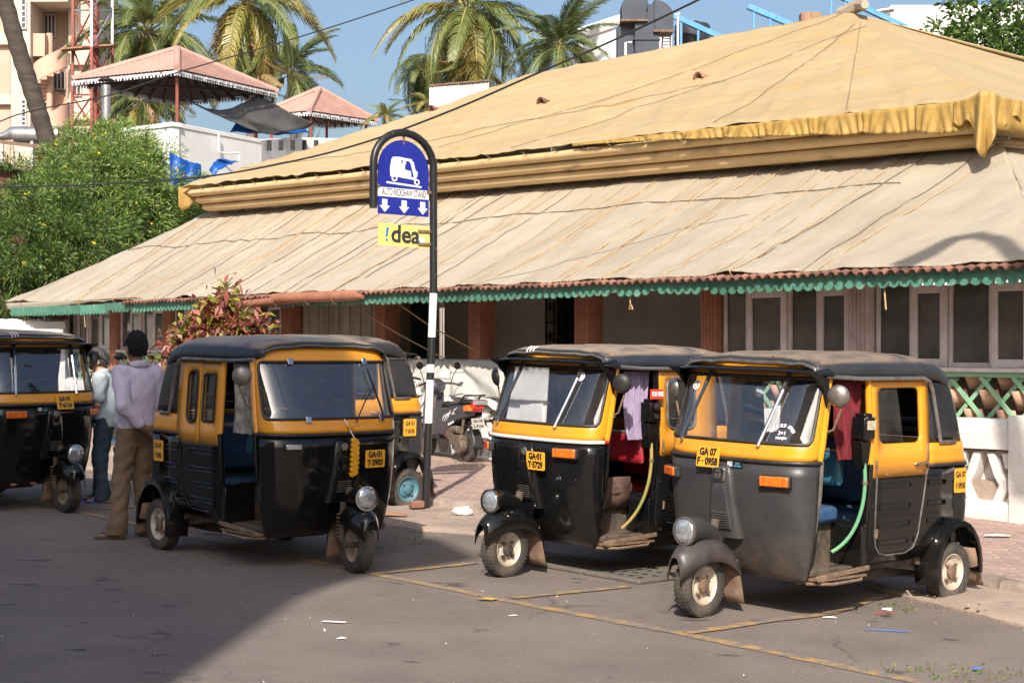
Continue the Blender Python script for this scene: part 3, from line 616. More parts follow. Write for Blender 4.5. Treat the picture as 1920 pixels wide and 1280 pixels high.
# ================================================================ boundary wall in front of the bungalow
BW = thing('boundary_wall', 'low whitewashed balustrade wall with carved openings below the bungalow windows', 'wall', Matrix.Translation((W2.x, W2.y, ZC)) @ Matrix.Rotation(math.atan2(-U2.y, -U2.x), 4, 'Z'))
vw = -.27
def wob(mbx, amp=.012):
    mbx.v = [tuple(Vector(p)+Vector((0, amp*mnoise.noise(Vector(p)*3.1), amp*mnoise.noise(Vector(p)*2.3+Vector((5, 5, 5)))))) for p in mbx.v]
def wbox(u0, u1, z0, z1, th, name):
    nx = max(2, int(abs(u1-u0)/.12)); nzz = max(2, int((z1-z0)/.10)); mb = MB()
    ua = [lerp(u0, u1, i/nx) for i in range(nx+1)]; za = [lerp(z0, z1, i/nzz) for i in range(nzz+1)]
    rows = []
    for u in ua: rows.append([B(u, vw-th/2, z) for z in za]+[B(u, vw-th/2+.02, z1+.02), B(u, vw+th/2-.02, z1+.02)]+[B(u, vw+th/2, z) for z in za[::-1]])
    mb.loft(rows, True, True); wob(mb); mb.build(name, WHITEWASH, BW, 60)
wbox(-3.2, 22.0, -1.0, -.735, .24, 'wall_coping'); wbox(-3.2, 22.0, -1.95, -1.50, .26, 'wall_base')
for i in range(17):
    up = -.53+1.45*i-1.45; wbox(up-.22, up+.22, -1.9, -.70, .31, 'wall_pier')
    a, b = up+.22, up+1.23
    if i % 1 == 0:
        mb = MB(); mb.box(B((a+b)/2, vw+.02, -1.035), (b-a, .12, .05)); mb.build('wall_moulding', KERB, BW, bevel=.01)
        mb = MB(); mb.box(B((a+b)/2, vw+.085, -1.28), (b-a, .02, .5)); mb.build('wall_recess', WHITEWASH, BW)
        for k in range(3):
            c = a+(b-a)*(k+.5)/3; sg = 1 if k % 2 else -1
            for shape in ([(-.14, .24), (-.05, .24), (.02, .06), (.10, -.02), (.10, -.10), (.0, -.24), (-.09, -.24), (.0, -.06), (-.06, .02)], [(.03, .24), (.14, .24), (.13, .12), (.07, .08)], [(.05, -.24), (.14, -.24), (.13, -.12)]):
                mb = MB(); mb.prism([(c+sg*x, -1.27+y) for x, y in shape], lambda u, z: B(u, vw-.08, z), lambda u, z: B(u, vw+.07, z)); mb.build('carved_baluster', WHITEWASH, BW, 40, bevel=.018)
# clear plastic sheet tied over the parapet
PLAST = mat('milky_plastic', (.60, .58, .54), .35, col2=(.70, .68, .64), scale=2.5, detail=7, bump=.006, bscale=9, dust=((.38, .33, .28), 3, .55, .8), trans=.3)
mb = MB()
def sheet(a, k):   # a across (fan), k down
    u = lerp(9.95, 6.35, a); top = .0; ap = 8.92; f = abs(u-ap)
    zt_ = -.245-.02*nz(u*3, 0, 40)-.10*min(1, f*.5)*0; z = lerp(zt_, -.725, k); spread = k**.8
    ang = math.atan2(u-ap, .12+k*.9); fold = .055*math.sin(ang*13)*min(1, k*2.2+.15)+.012*nz(u*6, k*3, 41)
    return B(u, -.15-.28*k**1.2+fold, z-.03*f*(1-k)*0)
mb.grid(sheet, [i/90 for i in range(91)], [j/14 for j in range(15)]); o = tag(mb.build('plastic_sheet', PLAST, None, 80, solid=.004), 'milky plastic sheet tied over the veranda parapet behind the parked scooter', 'plastic sheet'); o.matrix_world = BW.matrix_world
# ================================================================ auto rickshaws
def V(s, t, z): return Vector((-s, t, z))
FRONT = [(.24, .42, .43, .52), (.30, .36, .435, .545), (.42, .30, .44, .57), (.6, .245, .45, .59), (.8, .215, .455, .60), (1.02, .21, .46, .605), (1.12, .235, .465, .605),
         (1.34, .335, .51, .595), (1.56, .43, .55, .585), (1.60, .445, .555, .58), (1.66, .47, .565, .555)]
def front_pt(th, z, off=0.0):
    sc, ss, wd = interp(FRONT, z); n = 2.0/2.9; s_, c_ = math.sin(th), math.cos(th)
    return V(ss-(ss-sc+off)*abs(c_)**n, (wd+off)*math.copysign(abs(s_)**n, s_), z)
def t2th(t, z):
    wd = interp(FRONT, z)[2]; return math.asin(max(-1, min(1, math.copysign(abs(t/wd)**(2.9/2), t))))
def front_at(t, z, off=0.0): return front_pt(t2th(t, z), z, off)
def front_frame(t, z, off=.004):
    """frame lying on the nose: X along the vehicle's left (reads left to right from the front), Y up"""
    p = front_at(t, z, off); a = front_at(t+.02, z, off)-front_at(t-.02, z, off); b = front_at(t, z+.02, off)-front_at(t, z-.02, off)
    return frame(p, a, b)
def rrect(x0, x1, y0, y1, r, k=5):
    pts = []
    for cx, cy, a0 in ((x1-r, y1-r, 0), (x0+r, y1-r, 90), (x0+r, y0+r, 180), (x1-r, y0+r, 270)):
        for i in range(k+1): a = R(a0+90*i/k); pts.append((cx+r*math.cos(a), cy+r*math.sin(a)))
    return pts
def ring_panel(mb, outer, inner, fn, steps=3):
    """sheet between a rectangle outline and a rounded opening, both in the panel's own 2-D"""
    x0, x1, y0, y1 = outer; cx = sum(p[0] for p in inner)/len(inner); cy = sum(p[1] for p in inner)/len(inner)
    prev = []
    n = len(inner); q = n//4; corners = [(x1, y1), (x0, y1), (x0, y0), (x1, y0)]
    outp = []
    for c in range(4):
        for i in range(q):
            t = i/(q-1); p = inner[c*q+i]; K = corners[c]
            if c == 0: e0, e1 = (x1, p[1]), (p[0], y1)
            elif c == 1: e0, e1 = (p[0], y1), (x0, p[1])
            elif c == 2: e0, e1 = (x0, p[1]), (p[0], y0)
            else: e0, e1 = (p[0], y0), (x1, p[1])
            if t < .5: outp.append((lerp(e0[0], K[0], t*2), lerp(e0[1], K[1], t*2)))
            else: outp.append((lerp(K[0], e1[0], t*2-1), lerp(K[1], e1[1], t*2-1)))
    # finer along the straight runs
    I, O = [], []
    for i in range(n):
        j = (i+1) % n; L = math.dist(inner[i], inner[j]); m_ = max(1, int(L/.07))
        for k in range(m_):
            t = k/m_; I.append((lerp(inner[i][0], inner[j][0], t), lerp(inner[i][1], inner[j][1], t))); O.append((lerp(outp[i][0], outp[j][0], t), lerp(outp[i][1], outp[j][1], t)))
    rings = [[fn(lerp(a[0], b[0], k/steps), lerp(a[1], b[1], k/steps)) for a, b in zip(I, O)] for k in range(steps+1)]
    mb.loft(rings, True, False)
    return I
def fill_panel(mb, inner, fn, steps=5):
    cx = sum(p[0] for p in inner)/len(inner); cy = sum(p[1] for p in inner)/len(inner)
    rings = [[fn(lerp(cx, p[0], k/steps), lerp(cy, p[1], k/steps)) for p in inner] for k in range(1, steps+1)]
    mb.loft(rings, True, False); c = mb.vert(fn(cx, cy)); n = len(inner); b = len(mb.v)-1-n*steps
    for j in range(n): mb.face(c, b+j, b+(j+1) % n)
def dense(pts, step=.06, closed=True):
    o = []; n = len(pts)
    for i in range(n if closed else n-1):
        a, b = pts[i], pts[(i+1) % n]; m_ = max(1, int(math.dist(a, b)/step))
        o += [(lerp(a[0], b[0], k/m_), lerp(a[1], b[1], k/m_)) for k in range(m_)]
    return o if closed else o+[pts[-1]]
SHELL = [(.33, .57, 2.04), (.42, .60, 2.09), (.6, .615, 2.12), (.93, .62, 2.10), (.99, .62, 2.08), (1.11, .615, 2.055), (1.3, .605, 2.01), (1.45, .595, 1.96), (1.54, .588, 1.92)]
def shell_rows(zs, s0, off=0.0):
    rows = []
    for z in zs:
        wd, sr = interp(SHELL, z); wd += off; sr += off; rc = .10; L = []
        for k in range(5): L.append((lerp(s0, sr-rc, k/4), wd))
        for k in range(1, 7): a = R(90*k/6); L.append((sr-rc+rc*math.sin(a), wd-rc+rc*math.cos(a)))
        L = L+[(s_, 0) for s_ in (sr,)]+[(s_, -t) for s_, t in L[::-1]]
        rows.append([V(s_, t, z) for s_, t in L])
    return rows
def side_pt(s, z, sd, off=0.0):
    wd = interp(SHELL, z)[0]; return V(s, sd*(wd+off), z)
def tyre(M4, name, parent, r=.205, wd=.115, rimm='rim', hubm='rust'):
    """wheel about its local Z axis (outer face +Z)"""
    whl = bpy.data.objects.new(name, None); COL.objects.link(whl); whl.parent = parent; whl.matrix_basis = M4
    h = wd/2; mb = MB()
    mb.lathe([(r*.60, -h*.75), (r*.68, -h*.95), (r*.82, -h), (r*.93, -h*.9), (r*.985, -h*.62), (r, -h*.25), (r, h*.25), (r*.985, h*.62), (r*.93, h*.9), (r*.82, h), (r*.68, h*.95), (r*.60, h*.75)], n=36)
    for k in range(44):     # tread blocks and shoulder lugs
        a = 2*math.pi*k/44; c, s_ = math.cos(a), math.sin(a); X = Matrix(((c, -s_, 0), (s_, c, 0), (0, 0, 1)))
        for zz in (-h*.42, 0, h*.42): mb.box(X @ Vector((r, 0, zz+(.004 if k % 2 else -.004))), (.004, r*2*math.pi/44*.62, h*.30), X)
        for zz in (-h*.80, h*.80): mb.box(X @ Vector((r*.962, 0, zz)), (.007, r*2*math.pi/44*.5, h*.22), X)
    mb.build('tyre', M_['rubber'], whl, 35)
    mb = MB(); mb.lathe([(r*.62, -h*.8), (r*.64, h*.80), (r*.60, h*.86), (r*.57, h*.7), (r*.50, h*.40), (r*.40, h*.30), (r*.34, h*.45), (r*.30, h*.5), (.001, h*.5)], n=28); mb.build('rim', M_[rimm], whl, 40)
    mb = MB(); mb.lathe([(r*.24, h*.45), (r*.23, h*.8), (r*.15, h*.95), (.001, h*.97)], n=14)
    for k in range(4):
        a = math.pi/4+k*math.pi/2; mb.lathe([(.013, h*.4), (.013, h*.78), (.001, h*.8)], Matrix.Translation((r*.34*math.cos(a), r*.34*math.sin(a), 0)), n=6)
    mb.build('hub', M_[hubm], whl, 40); return whl
M_ = M
def rickshaw(label, front, ang, o):
    """front: ground point under the front wheel; ang: direction (deg) from the front wheel to the rear axle"""
    a = R(ang); root = thing('auto_rickshaw', label, 'auto rickshaw', None, 'auto rickshaws parked at the stand')
    root.matrix_world = ground_matrix(front[0], front[1], a+math.pi)
    blk, yel = M_[o.get('nose', 'black')], M_['yellow']
    B = M_['black']; S = root; TH = [R(-90+180*k/28) for k in range(29)]
    # ---- nose, yellow band, screen frame
    mb = MB(); zs = [.24, .27, .30, .36, .44, .55, .68, .8, .92, 1.005]
    mb.grid(lambda th, z: front_pt(th, z), TH, zs); mb.build('front_panel', blk, S, 50, solid=.012)
    mb = MB(); mb.tube([front_pt(th, 1.018, .004) for th in TH], .013, 8); mb.build('waist_trim', M_['white' if o.get('white_strip') else 'seal'], S)
    if o.get('white_strip'):
        mb = MB(); mb.tube([front_pt(R(86+.8*k), 1.018, .005) for k in range(6)], .015, 8); mb.build('red_trim_end', M_['red'], S)
    wt = .545; inner = rrect(-wt, wt, 1.135, 1.555, .06); 
    def fmap(t, z, off=0.0):   # t is a fraction of the arc so that the corners of the cab are followed
        th = R(90)*t/.605; return front_pt(th, z, off)
    inn = [(p[0]*.93, p[1]) for p in inner]
    mb = MB(); I = ring_panel(mb, (-.605, .605, 1.03, 1.66), inn, fmap, 4); mb.build('windscreen_frame', yel, S, 50, solid=.014)
    mb = MB(); fill_panel(mb, I, lambda t, z: fmap(t, z, -.006), 6); gl = mb.build('windscreen', M_['wind'], S, 60)
    mb = MB(); pts = [fmap(t, z, .003) for t, z in I]; mb.tube(pts+pts[:2], .011, 6); mb.build('windscreen_seal', M_['seal'], S)
    if o.get('bars'):
        for t0, t1 in ((-.40, -.30), (.27, .35)):
            mb = MB(); mb.tube([front_at(t0, 1.115, .02), front_at(lerp(t0, t1, .5), 1.34, .022), front_at(t1, 1.575, .02)], .0125, 8); mb.build('windscreen_bar', M_['chrome'], S)
            mb = MB(); mb.tube([front_at(lerp(t0, t1, .8), 1.48, .022), front_at(t1, 1.585, .021)], .0145, 8); mb.build('bar_sleeve', M_['seal'], S)
    else:
        for t0 in (-.33, .33):
            for zz in (1.56, 1.13):
                mb = MB(); q = front_frame(t0+(.05 if zz < 1.3 else 0), zz, .012).to_3x3(); mb.box(front_at(t0+(.05 if zz < 1.3 else 0), zz, .014), (.045, .05, .012), q); mb.build('screen_clip', M_['chrome'], S, bevel=.003)
        mb = MB(); mb.tube([front_at(.12, 1.10, .02), front_at(.22, 1.24, .03), front_at(.36, 1.38, .03)], .006, 6); mb.build('wiper_arm', M_['seal'], S)
        mb = MB(); mb.tube([front_at(.40, 1.15, .02), front_at(.33, 1.50, .026)], .009, 6); mb.build('wiper_blade', M_['seal'], S)
    # ---- roof canvas
    sect = [(.455, .555, 1.60, 1.655), (.47, .575, 1.585, 1.685), (.56, .60, 1.565, 1.705), (.75, .612, 1.56, 1.715), (1.0, .616, 1.556, 1.72), (1.3, .616, 1.556, 1.722), (1.55, .612, 1.55, 1.715), (1.72, .605, 1.53, 1.70), (1.83, .59, 1.50, 1.66), (1.90, .57, 1.46, 1.60), (1.945, .53, 1.42, 1.52), (1.955, .45, 1.38, 1.44)]
    hop = o.get('hump', 0.0); mb = MB(); rings = []
    for i, (s_, wd, ze, zc) in enumerate(sect):
        ring = []
        for k in range(25):
            ph = math.pi*k/24; n = 2.0/3.6; wob = .004*math.sin(9*s_+5*math.cos(ph)*3)+.003*math.sin(31*s_+k)
            ring.append(V(s_, wd*math.copysign(abs(math.cos(ph))**n, math.cos(ph)), ze+(zc-ze+hop*math.sin(ph))*abs(math.sin(ph))**n+wob*math.sin(ph)))
        rings.append(ring)
    mb.loft(rings, False, False); mb.build('canvas_roof', M_[o.get('roof', 'canvas')], S, 60, solid=.015)
    mb = MB(); mb.tube([rings[0][k]+Vector((.006, 0, -.004)) for k in range(25)], .011, 6); mb.build('roof_front_piping', M_[o.get('pipe_m', 'steel')], S)
    if o.get('roof_studs'):
        for k in range(3, 22, 2): mb = MB(); mb.ball(rings[1][k]+Vector((0, 0, .004)), .007, 6); mb.build('roof_stud', M_['steel'], S)
    if o.get('roof_stripes'):
        for k in (-.31, -.275, -.24):
            mb = MB(); mb.tube([V(.448, k, 1.648), V(.456, k, 1.672), V(.475, k, 1.69), V(.50, k, 1.70)], .0055, 5); mb.build('roof_stripe', M_['white'], S)
    for sd in (1, -1):
        mb = MB(); ex = o.get('gut_end', 1.60)
        path = [V(.49, sd*.612, 1.572), V(.8, sd*.625, 1.556), V(1.2, sd*.63, 1.553), V(ex-.09, sd*.628, 1.553), V(ex-.02, sd*.624, 1.53), V(ex+.02, sd*.622, 1.47), V(ex+.08, sd*.626, 1.25), V(ex+.11, sd*.632, 1.118)]
        mb.tube(path, .014, 8); mb.build('rain_gutter', M_['steel'], S)
        mb = MB(); mb.tube([side_pt(s_, 1.112, sd, .01) for s_ in (ex+.11, 1.85)]+[side_pt(1.9, 1.112, sd, .006), ], .013, 8); mb.build('belt_trim', M_['steel'], S)
    # ---- visor
    if o.get('visor'):
        mb = MB(); drop = o.get('visor_drop', .02)
        def vis(th, k):
            p = front_pt(th, lerp(1.625, 1.605-drop*abs(math.sin(th))**3, k), .01+.13*k*max(.55, math.cos(th)**.5 if math.cos(th) > 0 else .55)); return p
        mb.grid(vis, [R(-88+176*k/28) for k in range(29)], [0, .35, .7, 1]); mb.build('sun_visor', M_['canvas' if o.get('soft_visor') else 'black'], S, 60, solid=.012)
        for sd in (1, -1):   # visor cheeks running down the pillar
            mb = MB(); pr = [(.30, 1.60), (.52, 1.60), (.535, 1.40), (.505, 1.36), (.47, 1.48), (.40, 1.55)]
            mb.prism(pr, lambda a_, b_: V(a_, sd*.60, b_), lambda a_, b_: V(a_, sd*.612, b_)); mb.build('visor_cheek', M_['black'], S, bevel=.003)
    # ---- sides
    for sd in (1, -1):
        side = lambda s_, z, off=0.0: side_pt(s_, z, sd, off)
        # front door post
        mb = MB(); mb.tube([V(.455, sd*.60, 1.03), V(.475, sd*.605, 1.14), V(.52, sd*.597, 1.36), V(.555, sd*.588, 1.58)], .022, 8); mb.build('front_pillar', yel, S)
        mb = MB(); mb.tube([V(.435, sd*.45, .25), V(.45, sd*.53, .42), V(.457, sd*.573, .6), V(.463, sd*.60, .8), V(.466, sd*.61, 1.03)], .014, 8); mb.build('door_edge_trim', M_['steel' if o.get('nose') else 'black'], S)
        # lower black panel with a dropped front corner and pressed ribs
        zz = [.36, .42, .5, .6, .7, .8, .88, .95]; mb = MB(); yb = .90
        mb.grid(lambda s_, z: side(s_, z), [.96, 1.1, 1.3, 1.5, 1.7, 1.9], [.33]+zz[1:]); mb.build('side_panel', B, S, 50, solid=.012)
        for row, zr in enumerate((.84, .70, .58, .46)):
            for s0, s1 in ((1.06, 1.40), (1.60, 1.80) if row < 3 else (1.46, 1.60)):
                mb = MB(); rr = rrect(s0, s1, zr-.016, zr+.016, .012, 2); pp = [side(x, y, .004) for x, y in dense(rr, .08)]; mb.tube(pp+pp[:1], .0045, 5)
                mb.build('pressed_rib', B, S)
        mb = MB(); pth = [(1.02, .90), (1.02, .52), (1.04, .44), (1.09, .395), (1.18, .375), (1.38, .375), (1.46, .41), (1.50, .5), (1.54, .74), (1.57, .93)]
        mb.tube([side(x, y, .006) for x, y in pth], .006, 6); mb.build('door_seam', M_['steel' if o.get('nose') else 'black'], S)
        # yellow upper side with its window
        s1 = o.get('gut_end', 1.60); zb, zt = .90, 1.545
        wins = o.get('windows', [(1.05, 1.50, 1.12, 1.49, .05)])
        mb = MB()
        def smap(x, z): return side(x, z, .006)
        if len(wins) == 1:
            x0, x1, y0, y1, r_ = wins[0]; I = ring_panel(mb, (.965, s1, zb, zt), rrect(x0, x1, y0, y1, r_), smap, 2); Is = [I]
        else:
            mid = (wins[0][1]+wins[1][0])/2; I1 = ring_panel(mb, (.965, mid, zb, zt), rrect(*wins[0]), smap, 2); I2 = ring_panel(mb, (mid, s1, zb, zt), rrect(*wins[1]), smap, 2); Is = [I1, I2]
        mb.build('upper_side_panel', yel, S, 50, solid=.02)
        for wi, I in enumerate(Is):
            pp = [side(x, z, .008) for x, z in I]
            if o.get('side_seal', True):
                mb = MB(); mb.tube(pp+pp[:2], .011, 6); mb.build('side_window_seal', M_[o.get('side_seal_m', 'seal')], S)
            mb = MB(); part = I if not o.get('half_glass') else [(min(x, wins[0][0]+.28-(z-1.1)*.15), z) for x, z in I]
            fill_panel(mb, part, lambda x, z: side(x, z, -.008), 2); mb.build('side_window', M_['sideg'], S)
        mb = MB(); mb.bar(side(.955, .34), side(.955, 1.0), .03, .04, (1, 0, 0)); mb.build('lower_door_post', B, S, bevel=.004)
        mb = MB(); mb.tube([side(.955, .99), side(.955, 1.55)], .022, 8); mb.build('centre_pillar', B if o.get('black_post') else yel, S)
        if sd == o.get('detail_side', 1):
            mb = MB(); mb.tube([side(1.43, .975, .012), side(1.43, .975, .03), side(1.55, .985, .032), side(1.55, .985, .012)], .010, 6); mb.build('door_handle', M_['chrome'], S)
            for hs, h0, h1 in ((1.005, .93, 1.02), (1.03, .50, .56)): mb = MB(); mb.cyl(side(hs, h0, .014), side(hs, h1, .014), .009, n=8); mb.build('hinge', M_['rust'], S)
        # fenders and wheels
        mb = MB(); prof = []
        for k in range(15):
            an = R(-18+206*k/14); prof.append((1.90-.275*math.cos(an), .235+.345*math.sin(an)))
        rings = []
        for x, z in prof:
            rings.append([V(x, sd*.50, z), V(x, sd*.60, z+.004), V(x, sd*.655, z-.003), V(1.9+(x-1.9)*.97, sd*.685, lerp(.235, z, .965)), V(1.9+(x-1.9)*.86, sd*.69, lerp(.235, z, .86)), V(1.9+(x-1.9)*.84, sd*.675, lerp(.235, z, .84))])
        mb.loft(rings, False, False); mb.build('rear_fender', B, S, 50, solid=.006)
        Mw = Matrix(((1, 0, 0), (0, 0, sd), (0, -sd, 0))).to_4x4() if False else frame(V(1.90, sd*.575, .205), (1, 0, 0), (0, 0, -sd) if sd > 0 else (0, 0, 1))
        tyre(Mw, 'rear_wheel', S, rimm=o.get('rim', 'rim'), hubm='rim_blue' if o.get('rim') else 'rust')
        mb = MB(); mb.grid(lambda x, z: V(2.13+(.36-z)*.42+.02*math.sin(9*x), sd*x, z), [.47, .53, .59, .65], [.36, .25, .14, .09]); mb.build('mudflap', M_['flap'], S, 50, solid=.008)
        mb = MB(); mb.bar(V(1.35, sd*.46, .30), V(1.95, sd*.46, .21), .05, .07); mb.cyl(V(1.62, sd*.44, .31), V(1.62, sd*.54, .31), .045, n=12); mb.build('trailing_arm', M_['under'], S, bevel=.006)
    # ---- rear shell
    mb = MB(); mb.loft(shell_rows([.33, .38, .45, .55, .65, .75, .85, .95], 1.88), False, False); mb.build('rear_panel', M_['canvas' if o.get('dusty_rear') else 'black'], S, 50, solid=.012)
    mb = MB(); mb.loft(shell_rows([.955, 1.0, 1.05, 1.11], 1.57, .003), False, False); mb.build('yellow_band', yel, S, 50, solid=.014)
    mb = MB(); hz = [1.115, 1.18, 1.26, 1.34, 1.42, 1.50, 1.56]; hr = shell_rows(hz, s1+.0, -.004); nb = len(hr[0])//2; mb.grid(lambda i, j: hr[j][i], range(len(hr[0])), range(len(hz)), lambda i, j: 1 <= j <= 4 and i in (nb-1, nb)); mb.build('canvas_hood', M_['qwin' if not o.get('dusty_rear') else 'canvas'], S, 60, solid=.012)
    mb = MB(); mb.grid(lambda i, j: hr[j][i]+Vector((.008, 0, 0)), (nb-1, nb, nb+1), range(1, 6)); mb.build('rear_window', M_['sideg'], S)
    mb = MB(); mb.loft(shell_rows([.945, .957, .966], 1.57, .009), False, False); mb.build('belt_trim', M_['seal'], S, 50, solid=.01)
    if o.get('dusty_rear'):
        for path in ([(1.55, 1.50), (1.86, 1.50), (1.88, 1.44), (1.93, 1.43), (1.945, 1.37)], [(1.92, 1.125), (1.92, 1.25), (2.0, 1.27)]):
            mb = MB(); mb.tube([side_pt(min(x, 1.93), z, 1, .004) if x < 1.9 else V(x, interp(SHELL, z)[0]-.03+.004, z) for x, z in path], .005, 5); mb.build('hood_seam', M_['steel'], S)
    # ---- floor, bulkheads, seats
    mb = MB(); mb.box(V(1.22, 0, .295), (1.6, 1.02, .035)); mb.build('floor', M_['under'], S, bevel=.004)
    mb = MB(); mb.box(V(1.45, 0, .22), (1.1, .62, .12)); mb.box(V(1.85, 0, .25), (.3, .5, .22)); mb.cyl(V(1.0, .2, .2), V(1.6, .25, .2), .05, n=10); mb.box(V(1.9, 0, .2), (.07, 1.0, .06)); mb.build('engine_box', M_['under'], S, bevel=.01)
    for sd in (1, -1):
        mb = MB(); mb.box(V(.72, sd*.50, .262), (.50, .20, .018)); mb.bar(V(.46, sd*.585, .275), V(.98, sd*.60, .31), .025, .03); mb.bar(V(.46, sd*.43, .235), V(.98, sd*.5, .26), .03, .03); mb.tube([V(.46, sd*.50, .235), V(.55, sd*.64, .24), V(.85, sd*.64, .245), V(.96, sd*.56, .27)], .012, 6)
        mb.build('footboard', M_['rust'], S, bevel=.003)
        mb = MB(); mb.prism([(.93, .30), (.90, .36), (.90, .58), (.955, .60), (.955, .30)], lambda a_, b_: V(a_, sd*.38, b_), lambda a_, b_: V(a_, sd*.60, b_)); mb.build('passenger_step_box', B, S, bevel=.006)
    mb = MB(); mb.box(V(.965, 0, .46), (.02, .9, .30)); mb.build('bulkhead', B, S, bevel=.004)
    mb = MB(); mb.box(V(1.80, 0, .79), (.03, 1.14, .60)); mb.build('seat_backboard', M_['dark'], S)
    mb = MB(); mb.box(V(1.55, 0, .54), (.46, 1.1, .14)); mb.build('passenger_seat', M_[o.get('seat', 'seat_blue')], S, bevel=.04)
    mb = MB(); mb.box(V(1.755, 0, .86), (.10, 1.1, .44)); mb.build('passenger_backrest', M_[o.get('seat', 'seat_blue')], S, bevel=.04)
    mb = MB(); mb.prism([(.70, .30), (.97, .30), (.97, .58), (.66, .58)], lambda a_, b_: V(a_, -.30, b_), lambda a_, b_: V(a_, .30, b_)); mb.build('driver_seat_base', M_['under'], S, bevel=.01)
    mb = MB(); mb.box(V(.80, 0.03, .635), (.36, .66, .12)); mb.build('driver_seat', M_[o.get('dseat', 'seat_blue')], S, bevel=.04)
    mb = MB(); mb.box(V(.985, 0.0, .95), (.08, .74 if not o.get('wide_back') else .9, .25)); mb.build('driver_backrest', M_[o.get('dback', 'seat_teal')], S, bevel=.05)
    if o.get('apron'):
        mb = MB(); mb.grid(lambda s_, z: V(s_, .36+.02*math.sin(14*s_)+.03*(z-.4), z-.1*(s_-.6)*(z < .5)), [.46, .55, .64, .73, .82, .92], [.50, .58, .66, .73]); mb.build('seat_apron', M_['seat_brown'], S, 60, solid=.01)
    mb = MB(); mb.tube([V(.96, -.58, 1.06), V(.96, .60, 1.06)], .015, 8); mb.build('grab_rail', M_['steel'], S)
    mb = MB(); mb.box(V(1.28, 0, 1.545), (1.5, 1.1, .015)); mb.build('headlining', M_['dark'], S)
    mb = MB(); mb.box(V(.30, 0, .80), (.02, .9, .35)); mb.box(V(.36, 0, .99), (.16, .95, .02)); mb.build('dashboard', M_['dark'], S, bevel=.006)
    mb = MB(); mb.tube([V(.26, 0, .6), V(.44, 0, 1.06)], .03, 8); mb.tube([V(.50, -.36, 1.06), V(.44, -.2, 1.08), V(.43, 0, 1.07), V(.44, .2, 1.08), V(.50, .36, 1.06)], .016, 8); mb.build('steering_bar', M_['dark'], S)
    # ---- front wheel group
    if True:
        st = R(o.get('steer', 0)); Z = Matrix.Rotation(st, 4, 'Z')
        grp = Z
        mb = MB(); fen = []
        for k in range(13):
            an = R(40+128*k/12); rad = .300; x = .01-rad*math.cos(an)*1.18; z = .215+rad*math.sin(an)*1.0; hw = .112*min(1, .45+k*.22) if k < 10 else .112-.012*(k-9)
            fen.append([Z @ V(x, t*hw, z-(.085*abs(t)**3 if abs(t) > .2 else 0)-(.05 if abs(t) > .99 else 0)) for t in (-1.06, -.98, -.8, -.5, 0, .5, .8, .98, 1.06)])
        mb.loft(fen, False, False); mb.build('front_fender', blk, S, 60, solid=.006)
        mb = MB(); hl = [V(-.155, 0, .565), V(-.10, 0, .575), V(-.02, 0, .565), V(.10, 0, .53), V(.17, 0, .48)]
        mb.tube([Z @ p for p in hl], [.088, .087, .078, .06, .05], 20); mb.build('headlight_shell', blk, S, 60)
        Mh = Z @ frame(V(-.156, 0, .565), (0, 1, 0), (0, .0, 1)); hd = MB(); hd.lathe([(.088, -.012), (.094, .0), (.092, .012), (.080, .014)], Mh, 24); H = hd.build('headlight', M_['chrome' if o.get('nose') is None else 'steel'], S)
        mb = MB(); mb.lathe([(.082, .006), (.075, .016), (.055, .024), (.03, .028), (.001, .029)], Mh, 24); mb.build('lens', M_['lens'], H, 60)
        mb = MB(); mb.tube([Z @ V(.07, -.085, .52), Z @ V(.07, -.09, .24), Z @ V(.0, -.09, .205)], .022, 8)
        mb.cyl(Z @ V(.0, -.11, .205), Z @ V(0, .02, .205), .02, n=10); mb.cyl(Z @ V(.1, 0, .42), Z @ V(.16, 0, .62), .03, n=10)
        mb.build('front_fork', M_['under'], S)
        mb = MB(); 
        for sd in (-1,):
            pts = [Z @ (V(.09, sd*.10, .24)+Vector((.022*math.cos(k*.9), .022*math.sin(k*.9), .004*k))) for k in range(50)]; mb.tube(pts, .006, 5)
        mb.build('coil_spring', M_['rust'], S)
        wf = frame(V(0, .0, .205), (1, 0, 0), (0, 0, -1)); wf = Z @ wf
        if o.get('flip'): wf = Z @ frame(V(0, 0, .205), (1, 0, 0), (0, 0, 1))
        tyre(wf, 'front_wheel', S, rimm='rim', hubm=o.get('hub', 'rust'))
        mb = MB(); mb.grid(lambda t, z: Z @ V(.265+(.34-z)*.28, t, z), [-.1, -.03, .04, .11], [.36, .25, .12, .06]); mb.build('front_mudflap', M_['flap'], S, 50, solid=.006)
    # ---- nose furniture
    mb = MB(); tw = .125
    rows = []
    for z, hw, d in ((.50, .135, .05), (.56, .13, .045), (.7, .112, .04), (.82, .098, .036), (.92, .088, .032), (.965, .07, .026), (.98, .05, .005)):
        rows.append([front_at(t, z, e) for t, e in ((-hw, -.004), (-hw*.93, d*.6), (-hw*.75, d), (0, d*1.1), (hw*.75, d), (hw*.93, d*.6), (hw, -.004))])
    mb.loft(rows, False, False); mb.build('nose_cowl', blk, S, 45)
    mb = MB(); rows = []
    for z, hw, d in ((.56, .085, .052), (.7, .07, .05), (.80, .06, .046), (.85, .045, .042), (.86, .02, .038)):
        rows.append([front_at(t, z, e) for t, e in ((-hw, d-.012), (-hw*.85, d+.008), (0, d+.011), (hw*.85, d+.008), (hw, d-.012))])
    mb.loft(rows, False, False); G_ = mb.build('cowl_grille', blk, S, 45)
    mb = MB()
    for k in range(6): 
        z = .585+.016*k; mb.tube([front_at(-.055, z, .063), front_at(.055, z, .063)], .0035, 5)
    mb.build('grille_slot', M_['steel'], G_)
